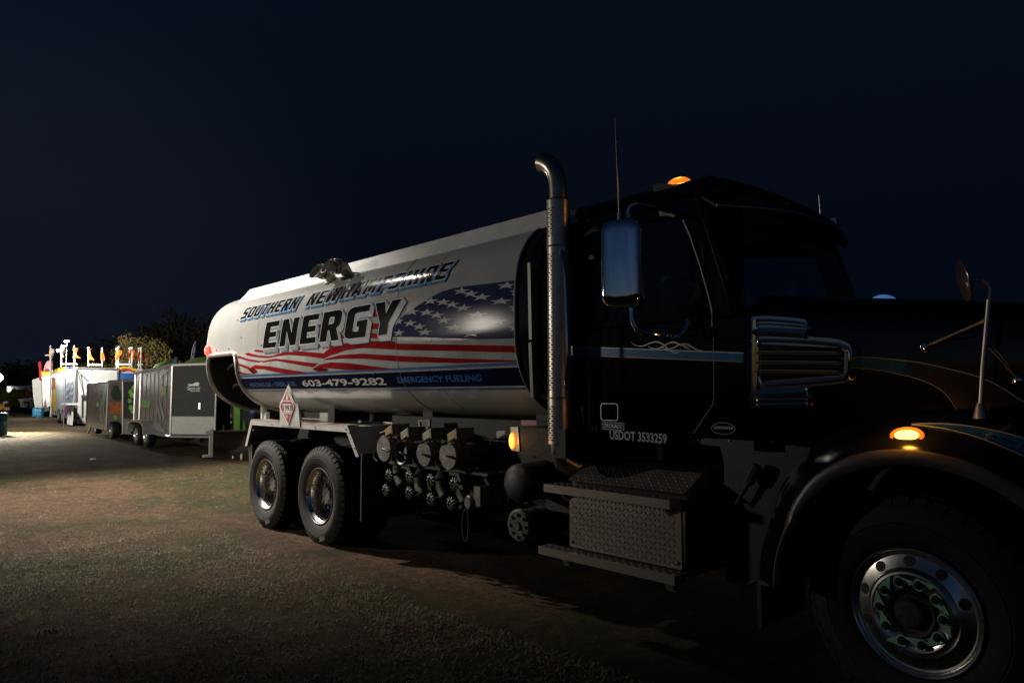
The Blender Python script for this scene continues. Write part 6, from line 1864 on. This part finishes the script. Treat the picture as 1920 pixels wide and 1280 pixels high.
# roof rail + flags
for (xa, xb, y, pl) in ((85, 96, 665.5, 's'), (116, 143, 682, 's'), (166, 192, 683.5, 'e'), (217, 247, 683, 'e'), (258, 268, 683, 'e')):
    b = MB()
    f_ = (lambda x, yy: pp(x, yy, 'x', X3 - 0.25)) if pl == 'e' else (lambda x, yy: pp(x, yy, 'y', YS + 0.15))
    if xa == 85: f_ = lambda x, yy: pd(x, yy, 46)
    b.tube([f_(xa, y), f_(xb, y)], 0.05, 8); b.build("flag_rail", MT['pole'], t3)
flag_defs = [(94.5, 648, 712, 'a', 'p', "pale overexposed pennant on the tall pole at the food trailer's far corner"), (115, 648, 690, 's', 'p', "washed out orange flag next to the lamp mast"),
             (139, 649, 690, 's', 'o', "peach and orange flag on twin poles at the trailer corner"), (165.5, 652, 687, 'e', 'y', "yellow and red flag at the near end of the rail over the awning"),
             (191, 653, 687, 'e', 'n', "narrow furled orange flag at the far end of the awning rail"), (218.5, 653, 690, 'e', 'r', "thin red flag seen edge on where awning meets blue panel"),
             (222, 651, 690, 'e', 'r', "broad red flag beside the thin red one"), (243, 653, 689, 'e', 'n', "narrow orange flag over the blue panel beside a broader one"), (247, 652, 689, 'e', 'y', "orange yellow flag above the blue panel with a furled edge"),
             (260, 653, 700, 'e', 'n', "narrow red flag near the metal trailer's rear corner"), (264, 652, 700, 'e', 'y', "yellow orange flag, last of the row, beside a narrow red one")]
pale = mat('flag_overexposed', (0.75, 0.55, 0.45), 0.7, var=0.3, vscale=4)  # orange cloth bleached by lamp glare, put into the base colour
for i, (px, ya, yb, pl, kind, lab) in enumerate(flag_defs):
    f_ = (lambda x, yy: pp(x, yy, 'x', X3 - 0.25 - 0.0)) if pl == 'e' else ((lambda x, yy: pd(x, yy, 46)) if pl == 'a' else (lambda x, yy: pp(x, yy, 'y', YS + 0.15)))
    base, top = f_(px, yb), f_(px, ya)
    g = thing("flag", lab, "flag", base, "flags along the food trailer roof")
    b = MB(); b.tube([base, top], 0.030 if pl == 'e' else 0.045, 8); b.ball(top, 0.05, 8); b.build("flag_pole", MT['pole'], g)
    wpx = {'p': 8, 'o': 10, 'y': 8, 'n': 3.0, 'r': 4.5}[kind]
    if i == 6: wpx = 7.5
    hpx = 21
    rows = []
    for r_ in range(9):
        v_ = r_ / 8; row = []
        for c_ in range(7):
            u_ = c_ / 6
            p = f_(px + wpx * u_ * (0.75 + 0.25 * math.sin(v_ * 5 + i)), ya + 2 + hpx * v_ + 5 * u_ * (1 - v_) + 2.0 * math.sin(u_ * 4 + i) * u_)
            p += Vector((0.10, -0.10, 0)) * math.sin(u_ * 6 + v_ * 2.5 + i)
            row.append(p)
        rows.append(row)
    b = MB(); b.grid(rows); b.grid([[p + Vector((0.006, 0.004, 0)) for p in r_] for r_ in rows])
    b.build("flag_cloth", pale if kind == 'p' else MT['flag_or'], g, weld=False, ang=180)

# --- lamp mast and flood
def mast(label, base, top, heads):
    g = thing("light_mast", label, "light mast", base)
    b = MB(); b.tube([base, top], 0.022, 8); b.build("mast_pole", MT['fender_alu'], g)
    for h in heads:
        b = MB(); c = Vector(top) + Vector(h); b.box(c.x - 0.05, c.x + 0.05, c.y - 0.09, c.y + 0.09, c.z - 0.05, c.z + 0.05)
        o = b.build("lamp_head", MT['pole'], g)
        b = MB(); b.ball((c.x + 0.05, c.y - 0.06, c.z), 0.075, 10, 0, (0.7, 1, 0.8))
        b.build("lamp_glass", MT['lamp_white'], o)
tp_ = pd(126, 640, 34.0); mast("thin pole with white lamps glowing among the flags by the food trailer", Vector((tp_.x, tp_.y, 0)), tp_, [(0, 0.0, 0.0), (0, -0.12, -0.25), (0, -0.30, -0.45)])
ftop = pd(-3, 708, 30)
g = thing("flood_light", "glaring white flood lamp above the hedge", "flood light", (ftop.x, ftop.y, 0))
b = MB(); b.tube([(ftop.x, ftop.y, 0), ftop], 0.05, 8); b.build("flood_pole", MT['awning_grey'], g)
b = MB(); b.ball(ftop, 0.16, 16); b.build("flood_lens", MT['lamp_white'], g)
# the tower that lights the scene (beyond the left of the frame)
g = thing("light_tower", "tall floodlight tower with a crossbar beside the field", "light tower", (TOWER.x, TOWER.y, 0))
b = MB(); b.tube([(TOWER.x - 1.2, TOWER.y, 0), (TOWER.x - 1.2, TOWER.y, TOWER.z + 0.9)], [0.16, 0.09], 10); b.build("tower_pole", MT['awning_grey'], g)
b = MB(); b.box(TOWER.x - 1.25, TOWER.x - 1.15, TOWER.y - 1.2, TOWER.y + 1.2, TOWER.z + 0.75, TOWER.z + 0.85); b.build("crossbar", MT['awning_grey'], g)

# --- stall at the far left
s0 = 50.0
g = thing("food_stall", "white canopied stall with a yellow and red sign beside the food trailer", "stall", pd(88, 775, s0))
b = MB(); P = lambda x, y, d_=s0: pd(x, y, d_)
def slabpx(mbx, pts, d_, th, mi=0):
    p = [P(x, y, d_) for x, y in pts]; dv = Vector(_f) * th
    tri = geometry.tessellate_polygon([[Vector(((q - p[0]).dot(Vector(_r)), q.z, 0)) for q in p]])
    n_ = len(p); mbx.add(p, [tuple(t) for t in tri], mi); mbx.add([q + dv for q in p], [tuple(t) for t in tri], mi)
    mbx.add(p + [q + dv for q in p], [(i, (i + 1) % n_, n_ + (i + 1) % n_, n_ + i) for i in range(n_)], mi)
slabpx(b, [(77, 704), (100, 704), (100, 708), (94, 712), (94, 760), (88, 764), (85, 745), (82, 764), (80, 756), (79, 715)], s0, 1.2)
b.build("canopy", MT['white'], g)
b = MB(); slabpx(b, [(78, 697), (97, 697), (97, 704), (78, 704)], s0 - 0.2, 0.1, 0); slabpx(b, [(76, 695.5), (102, 695), (102, 706), (97.4, 706), (97.4, 696.6), (77.6, 696.8), (77.6, 706), (76, 706)], s0 - 0.22, 0.1, 1)
b.build("sign_board", [MT['sun_yellow'], MT['red_paint']], g)
b = MB(); slabpx(b, [(60, 712), (78, 706), (79, 772), (66, 770), (62, 740)], s0 + 1, 0.8); b.build("back_panel", MT['off_white'], g)
b = MB(); slabpx(b, curve([(82, 696), (83, 688), (86, 680), (90, 676), (94, 676)], 12) + [(94, 696)], s0 + 0.6, 0.3); 
tag(b.build("feather_banner", mat('banner_pink', (0.75, 0.25, 0.25), 0.6, var=0.5, vscale=2, col2=(0.8, 0.6, 0.6))), "curved red and white feather banner rising behind the stall sign", "banner")
b = MB(); slabpx(b, [(73.5, 713), (73, 690), (71.5, 678), (75.5, 677.5), (76, 690), (76.5, 713)], s0 + 0.8, 0.15)
tag(b.build("feather_banner", MT['red_paint']), "slim straight red banner next to the yellow sign", "banner")
b = MB(); slabpx(b, [(66, 723), (78, 721.5), (83, 723.5), (78, 725.5), (68, 725.5)], s0 + 4, 0.3)
tag(b.build("blue_awning", MT['dome_blue']), "small glowing pale blue awning crossing the slim red banner", "awning")
# blue drums
def drum(label, px, pyb, depth, r, h, grp=None):
    q = pd(px, pyb, depth); b = MB()
    z0 = 0.0
    b.lathe([(0, 0), (r * .96, 0), (r, 0.03), (r, h * .3), (r * 1.03, h * .33), (r, h * .36), (r, h * .64), (r * 1.03, h * .67), (r, h * .70), (r, h * .97), (r * .94, h), (0, h)], (q.x, q.y, z0), (0, 0, 1), 24)
    g = thing("plastic_drum", label, "drum", (q.x, q.y, 0), "blue plastic drums")
    b.build("drum_shell", MT['barrel'], g)
    b = MB(); b.lathe([(r * 0.98, h), (r * 1.02, h + 0.01), (r * 1.0, h + 0.05), (0, h + 0.05)], (q.x, q.y, z0), (0, 0, 1), 24); b.build("drum_rim", MT['dark'], g)
drum("deep blue drum with dark rim standing alone on the grass", -2, 815, 27.8, 0.27, 0.80)
drum("pale blue drum standing in front of the white stall", 75, 783, 47.8, 0.23, 0.62)
drum("blue drum half hidden behind the one by the white stall", 67, 779, 50.0, 0.22, 0.60)

# far vehicles and buildings at the left
g = thing("motorhome", "long white motorhome showing above the hedge", "motorhome", pd(42, 745, 92))
b = MB(); slabpx(b, [(12, 724), (52, 724), (53, 722), (62, 721), (63, 733), (52, 734), (50, 730), (30, 730), (28, 736), (12, 736)], 92, 2.4); mo = b.build("body", MT['off_white'], g)
b = MB(); slabpx(b, [(30, 730.5), (50, 730.5), (52, 735), (30, 735)], 91.8, 0.1); slabpx(b, [(57, 724.5), (59.5, 724.5), (59.5, 729), (57, 729)], 91.8, 0.1); b.build("windows", MT['dark'], mo)
b = MB(); slabpx(b, [(13, 729), (28, 729), (28, 735), (13, 735)], 91.7, 0.1); slabpx(b, [(13, 724), (20, 724), (20, 728), (13, 728)], 91.7, 0.1); b.build("lit_window", mat('lit_pane', (0.9, 0.9, 0.85), 0.4, emis=1.1, ecol=(1, 0.98, 0.92), var=0.1), mo)
def vehicle_px(name, label, cat, pts, glass, depth, m):
    g = thing(name, label, cat, pd(pts[0][0], 760, depth))
    b = MB(); slabpx(b, pts, depth, 1.7); o = b.build("body", m, g, bevel=0.05)
    b = MB(); slabpx(b, glass, depth - 0.03, 0.05); b.build("window", MT['dark'], o)
    return g
vehicle_px("pickup_truck", "dark red pickup parked behind the white fence", "pickup", [(46, 742), (47, 736), (52, 733), (63, 733), (66, 737), (68, 742)], [(53, 735), (62, 735), (64, 738), (52, 738)], 78, MT['red_paint'])
g = thing("counter_table", "white fold-out counter with open front behind the stall", "table", pd(45, 765, 70))
b = MB(); slabpx(b, [(34, 748), (62, 745), (64, 748), (64, 752), (36, 752)], 70, 1.2); slabpx(b, [(37, 752), (41, 752), (42, 764), (38, 762)], 70, 0.3); slabpx(b, [(55, 748), (58, 748), (59, 766), (56, 766)], 68, 0.3)
b.build("counter_top", MT['off_white'], g)
b = MB(); slabpx(b, [(39, 757), (45, 757), (45, 764), (40, 764)], 66, 0.6); tag(b.build("storage_tub", MT['white'], bevel=0.03), "round white tub under the fold-out counter", "tub")
b = MB(); slabpx(b, [(0, 757), (2, 757), (2.5, 768), (0, 769)], 60, 0.4); tag(b.build("sign_panel", MT['sun_yellow'], bevel=0.02), "small yellow panel standing before the hedge", "sign")
b = MB(); slabpx(b, [(4, 754), (8, 752.5), (10, 756), (6, 758)], 60, 0.4); tag(b.build("cooler_box", MT['off_white'], bevel=0.02), "small white box beside the yellow panel", "box")
b = MB(); slabpx(b, [(7, 764), (11, 763), (13, 769), (9, 770)], 58, 0.4); tag(b.build("cooler_box", MT['pink'], bevel=0.02), "small pink box on the ground near the yellow panel", "box")

# --- vendor tent with the green roof, behind the charcoal trailer
g = thing("vendor_tent", "black walled vendor tent with a lime green roof behind the charcoal trailer", "tent", pd(430, 830, 24))
b = MB()
ct = pd(393, 667.5, 26); rows = []
for k, (r_, dz) in enumerate(((0.05, 0.0), (0.4, -0.06), (0.75, -0.20), (1.1, -0.42), (1.35, -0.66), (1.4, -0.9))):
    rows.append([ct + Vector((r_ * math.cos(a), r_ * math.sin(a), dz)) for a in np.linspace(0, 2 * PI, 28, endpoint=False)])
b.grid(rows, 0, True); b.build("tent_roof", MT['green_canopy'], g, ang=60)
b = MB(); slabpx(b, [(413, 690), (500, 690), (500, 830), (413, 832)], 25, 0.05, 0)
b.build("tent_wall", MT['dark'], g)
b = MB(); slabpx(b, [(438, 690), (449.5, 690), (449.5, 830), (438, 832)], 24.8, 0.1, 0); slabpx(b, [(453, 830), (457, 785), (464, 830)], 24.8, 0.1, 0); b.build("tent_post", MT['lime'], g)
b = MB(); slabpx(b, [(427, 795), (433, 789), (434.5, 789), (434, 794), (431, 792), (429, 796)], 24.7, 0.04, 1)
p = pd(431, 780, 24.6); b.ball(p, 0.10, 12, 0); p = pd(474, 772, 24.6); b.ball(p, 0.11, 12, 2)
b.build("hanging_wares", [MT['purple'], MT['pink'], MT['blue']], g)
b = MB(); slabpx(b, [(400.5, 690), (403.2, 690), (403.2, 838), (400.5, 838)], 22.4, 0.06, 0); slabpx(b, [(404, 690), (407.6, 690), (407.6, 836), (404, 836)], 22.6, 0.05, 1); slabpx(b, [(407.7, 690), (409.3, 690), (409.3, 836), (407.7, 836)], 22.55, 0.05, 2); slabpx(b, [(409.4, 690), (412, 690), (412, 836), (409.4, 836)], 22.6, 0.05, 0)
tag(b.build("banner_stand", [MT['white'], mat('banner_frost', (0.5, 0.55, 0.62), 0.4, var=0.5), MT['red_paint']]), "narrow white upright banner with a red streak behind the grey blade", "banner")
b = MB(); ct = pd(318, 677, 31); rows = []
for k, (r_, dz) in enumerate(((0.03, 0.0), (0.25, -0.03), (0.5, -0.12), (0.66, -0.3), (0.7, -0.5))):
    rows.append([ct + Vector((r_ * math.cos(a), r_ * math.sin(a), dz)) for a in np.linspace(0, 2 * PI, 24, endpoint=False)])
b.grid(rows, 0, True); go_ = thing("canopy_tent", "small bright lime canopy top peeking over the charcoal trailer", "tent", (ct.x, ct.y, 0))
b.build("canopy_roof", mat('bright_lime', (0.35, 0.62, 0.10), 0.6, var=0.3), go_)  # brighter lime base colour, no emission
b = MB(); b.tube([(ct.x + 0.5, ct.y, 0), (ct.x + 0.5, ct.y, ct.z - 0.4)], 0.03, 6); b.tube([(ct.x - 0.5, ct.y, 0), (ct.x - 0.5, ct.y, ct.z - 0.4)], 0.03, 6); b.build("canopy_poles", MT['pole'], go_)
g = thing("feather_flag", "tall blue feather flag with white letters above the green tent", "flag", pd(360, 690, 29))
b = MB(); slabpx(b, curve([(358.5, 674), (360, 660), (363, 648), (367.5, 639.5)], 14) + [(367.5, 650), (366, 664), (363.5, 673)], 29, 0.03); fo_ = b.build("flag_cloth", MT['feather_blue'], g)
b = MB(); b.tube([pd(358.3, 690, 29.02), pd(358.4, 674, 29.02), pd(360, 660, 29.02), pd(363, 648, 29.02), pd(367.5, 639.5, 29.02)], 0.02, 6); b.build("flag_pole", MT['pole'], g)
b = MB(); v, f = text2d("P O", 1, 0, 0.02)
v = fit2d(v, 0, 1, 0, 1); o_, xx_, yy_ = pd(363.6, 672, 28.96), pd(366.2, 652, 28.96), pd(360.4, 671, 28.96)
b.add([o_ + (xx_ - o_) * x + (yy_ - o_) * y for x, y in v], f); b.build("flag_letters", MT['pole'], fo_)
b = MB(); slabpx(b, curve([(323, 681), (325, 675), (329, 670.5), (331.5, 669.5)], 10) + [(331, 681)], 29.5, 0.03)
tag(b.build("feather_flag", mat('flag_sky', (0.10, 0.28, 0.60), 0.6, var=0.3)), "short pale blue flag tip beside the lime canopy", "flag")
# low steel blade / barrier at the truck's tail
g = thing("steel_blade", "low weathered steel blade with white end plate behind the truck tail", "blade", pd(425, 855, 18.3))
L0, L1 = pp(391, 856, 'z', 0.0), pp(475, 853, 'z', 0.0)
dv = (L1 - L0).normalized(); nv = Vector((dv.y, -dv.x, 0))
def bl(u, n_, z): return L0 + dv * u + nv * n_ + Vector((0, 0, z))
b = MB(); LL = 2.2; pr = [(0.05, 0.66), (0.0, 0.62), (-0.07, 0.5), (-0.09, 0.35), (-0.06, 0.2), (0.0, 0.10)]
b.grid([[bl(0.1, a, z) for a, z in pr], [bl(LL, a, z) for a, z in pr]]); b.grid([[bl(0.1, a - 0.02, z) for a, z in pr], [bl(LL, a - 0.02, z) for a, z in pr]])
b.obox((bl(0.1, 0.02, 0.64) + bl(LL, 0.02, 0.64)) / 2, dv * (LL / 2 - 0.05), nv * 0.05, Vector((0, 0, 0.02)))
b.build("blade_panel", MT['plow'], g)
b = MB(); b.obox(bl(0.05, 0.0, 0.36), dv * 0.05, nv * 0.10, Vector((0, 0, 0.33))); b.obox(bl(-0.02, 0.0, 0.02), dv * 0.12, nv * 0.12, Vector((0, 0, 0.03))); b.obox(bl(0.0, 0.0, 0.60), dv * 0.10, nv * 0.11, Vector((0, 0, 0.05)))
b.build("end_plate", MT['off_white'], g, bevel=0.01)
# yellow prop by the second trailer
b = MB(); b.obox(pd(171.5, 797, 29), Vector((0.0, 0.03, 0.0)), Vector((0.03, 0, 0)), Vector((0.12, 0.10, 0.34)))
tag(b.build("wooden_prop", mat('raw_wood', (0.50, 0.34, 0.12), 0.6, var=0.3), bevel=0.005), "leaning yellow wooden prop beside the second trailer's rear", "prop")
# self-glowing pale blue canopy beyond the truck
ct = pd(1655, 552.5, 16); g = thing("canopy_tent", "glowing pale blue canopy peak showing over the truck hood", "tent", (ct.x, ct.y, 0))
b = MB(); rows = []
for (r_, dz) in ((0.02, 0.0), (0.10, -0.012), (0.20, -0.052), (0.29, -0.13), (0.50, -0.33), (0.9, -0.62), (1.35, -0.85), (1.40, -1.05)):
    rows.append([ct + Vector((r_ * math.cos(a), r_ * math.sin(a), dz)) for a in np.linspace(0, 2 * PI, 32, endpoint=False)])
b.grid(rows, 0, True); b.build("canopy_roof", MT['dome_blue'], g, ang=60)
b = MB()
for k in range(4):
    a = PI / 4 + k * PI / 2; x_, y_ = ct.x + 1.3 * math.cos(a), ct.y + 1.3 * math.sin(a)
    b.cut().tube([(x_, y_, 0), (x_, y_, ct.z - 0.9)], 0.025, 8)
b.each("canopy_pole", MT['pole'], g)

# ================================================================== trees and hedge
def tree(name, label, cat, base, h, cr, leafm, n_leaf, seed, trunk_r=0.25, leaf=0.14, bare=0.0, group=None, zc=0.62, flat=0.8, parts=True):
    rg = random.Random(seed); base = Vector(base)
    g = thing(name, label, cat, base, group)
    t = MB(); tips = []
    def branch(p, d, L, r_, lev):
        n_ = 4; pts = [p]; q = p.copy(); dd = d.copy()
        for i in range(n_):
            dd = (dd + Vector((rg.uniform(-1, 1), rg.uniform(-1, 1), rg.uniform(-0.3, 0.6))) * 0.16).normalized(); q = q + dd * L / n_; pts.append(q.copy())
        t.tube(pts, [r_ * (1 - 0.5 * i / n_) for i in range(n_ + 1)], 6 if lev else 9, caps=False)
        if lev >= 3: tips.append(q); return
        for k in range(rg.randint(3, 4) if lev else 6):
            s = pts[rg.randint(2, n_)]
            a = rg.uniform(0, 2 * PI); e = Vector((math.cos(a), math.sin(a), rg.uniform(0.1, 0.9))).normalized()
            branch(s, (dd * 0.55 + e).normalized(), L * rg.uniform(0.5, 0.72), r_ * 0.5, lev + 1)
        tips.append(q)
    branch(base, Vector((0, 0, 1)), h * 0.45, trunk_r, 0)
    t.build("trunk", MT['bark'], g)
    lf = MB(); cc = base + Vector((0, 0, h * zc))
    cl = [rg.choice(tips) + Vector((rg.gauss(0, 0.25), rg.gauss(0, 0.25), rg.gauss(0, 0.2))) * cr * 0.25 for _ in range(70)]
    for _ in range(n_leaf):
        if rg.random() < 0.75:
            c = rg.choice(cl); p = c + Vector((rg.gauss(0, 1), rg.gauss(0, 1), rg.gauss(0, 0.8))) * cr * 0.13
        else:
            a, b_ = rg.uniform(0, 2 * PI), rg.uniform(-0.7, 1); rr = cr * rg.random() ** 0.35
            p = cc + Vector((math.cos(a) * math.sqrt(max(0, 1 - b_ * b_)) * rr, math.sin(a) * math.sqrt(max(0, 1 - b_ * b_)) * rr, b_ * rr * flat))
        u = Vector((rg.gauss(0, 1), rg.gauss(0, 1), rg.gauss(0, 1))).normalized(); w_ = u.orthogonal().normalized(); s_ = leaf * rg.uniform(0.5, 1.3)
        lf.add([p - u * s_, p + w_ * s_ * 0.5, p + u * s_, p - w_ * s_ * 0.5], [(0, 1, 2, 3)])
    lf.build("crown", leafm, g, weld=False, ang=180)
    return g
q = pp(268, 737.2 + 1.59 * 1328 / 56, 'z', 0.0)
q = pd(268, 700, 56); tree("autumn_tree", "golden half bare tree lit from below behind the food trailer", "tree", (q.x, q.y, 0), 7.0, 2.3, MT['leaf_gold'], 4200, 4, 0.22, 0.09)
for i, (px, d_, h, cr, m, lab) in enumerate([(165, 58, 5.0, 1.5, 'leaf_olive', "low olive shrub behind the flags, nearest the lamp mast"), (190, 60, 4.9, 1.7, 'leaf_olive', "wide olive shrub behind the middle flags"), (212, 60, 4.5, 1.4, 'leaf_olive', "small olive shrub close before the golden tree"), (330, 62, 4.6, 1.9, 'leaf_olive', "olive shrub between the golden tree and the green tent"), (352, 60, 4.6, 1.7, 'leaf_olive', "olive shrub behind the blue feather flag")]):
    q = pd(px, 700, d_); tree("shrub", lab, "shrub", (q.x, q.y, 0), h, cr, MT[m], 2200, 20 + i, 0.12, 0.12, zc=0.6)
for i, (px, d_, h, cr, lab) in enumerate([(300, 78, 10.4, 4.2, "tall dark tree close behind the golden tree"), (350, 82, 11.5, 4.4, "tallest of the dark trees, between golden tree and feather flag"), (395, 80, 10.6, 4.2, "dark tree half hidden by the silver tank's rear edge"), (215, 84, 9.0, 3.9, "dark tree behind the flags over the blue panel"), (165, 88, 7.6, 3.6, "dark rounded tree behind the lamp mast"), (100, 100, 6.5, 3.8, "low dark tree beyond the curved red and white banner"), (40, 110, 6.2, 4.0, "dark tree rising over the white motorhome"), (-20, 110, 6.4, 4.0, "dark tree behind the glaring flood lamp"), (440, 84, 9.5, 4.0, "dark tree mostly hidden behind the silver tank")]):
    q = pd(px, 700, d_); tree("tree", lab, "tree", (q.x, q.y, 0), h, cr, MT['leaf_dark'], 2600, 40 + i, 0.28, 0.26, group="dark trees along the field edge")
hb_ = MB(); rg = random.Random(9)
for _ in range(5200):
    px, dd = rg.uniform(-60, 60), rg.uniform(80, 86)
    q = pd(px, 745, dd); p = Vector((q.x, q.y, 1.9 * rg.random() ** 0.7 + 0.05 + 0.25 * math.sin(px * 0.3)))
    u = Vector((rg.gauss(0, 1), rg.gauss(0, 1), rg.gauss(0, 1))).normalized(); w_ = u.orthogonal().normalized(); s_ = 0.17 * rg.uniform(0.5, 1.3)
    hb_.add([p - u * s_, p + w_ * s_ * 0.55, p + u * s_, p - w_ * s_ * 0.55], [(0, 1, 2, 3)])
tag(hb_.build("hedge", MT['leaf_olive'], weld=False, ang=180), "dark ragged hedge below the white motorhome", "hedge")
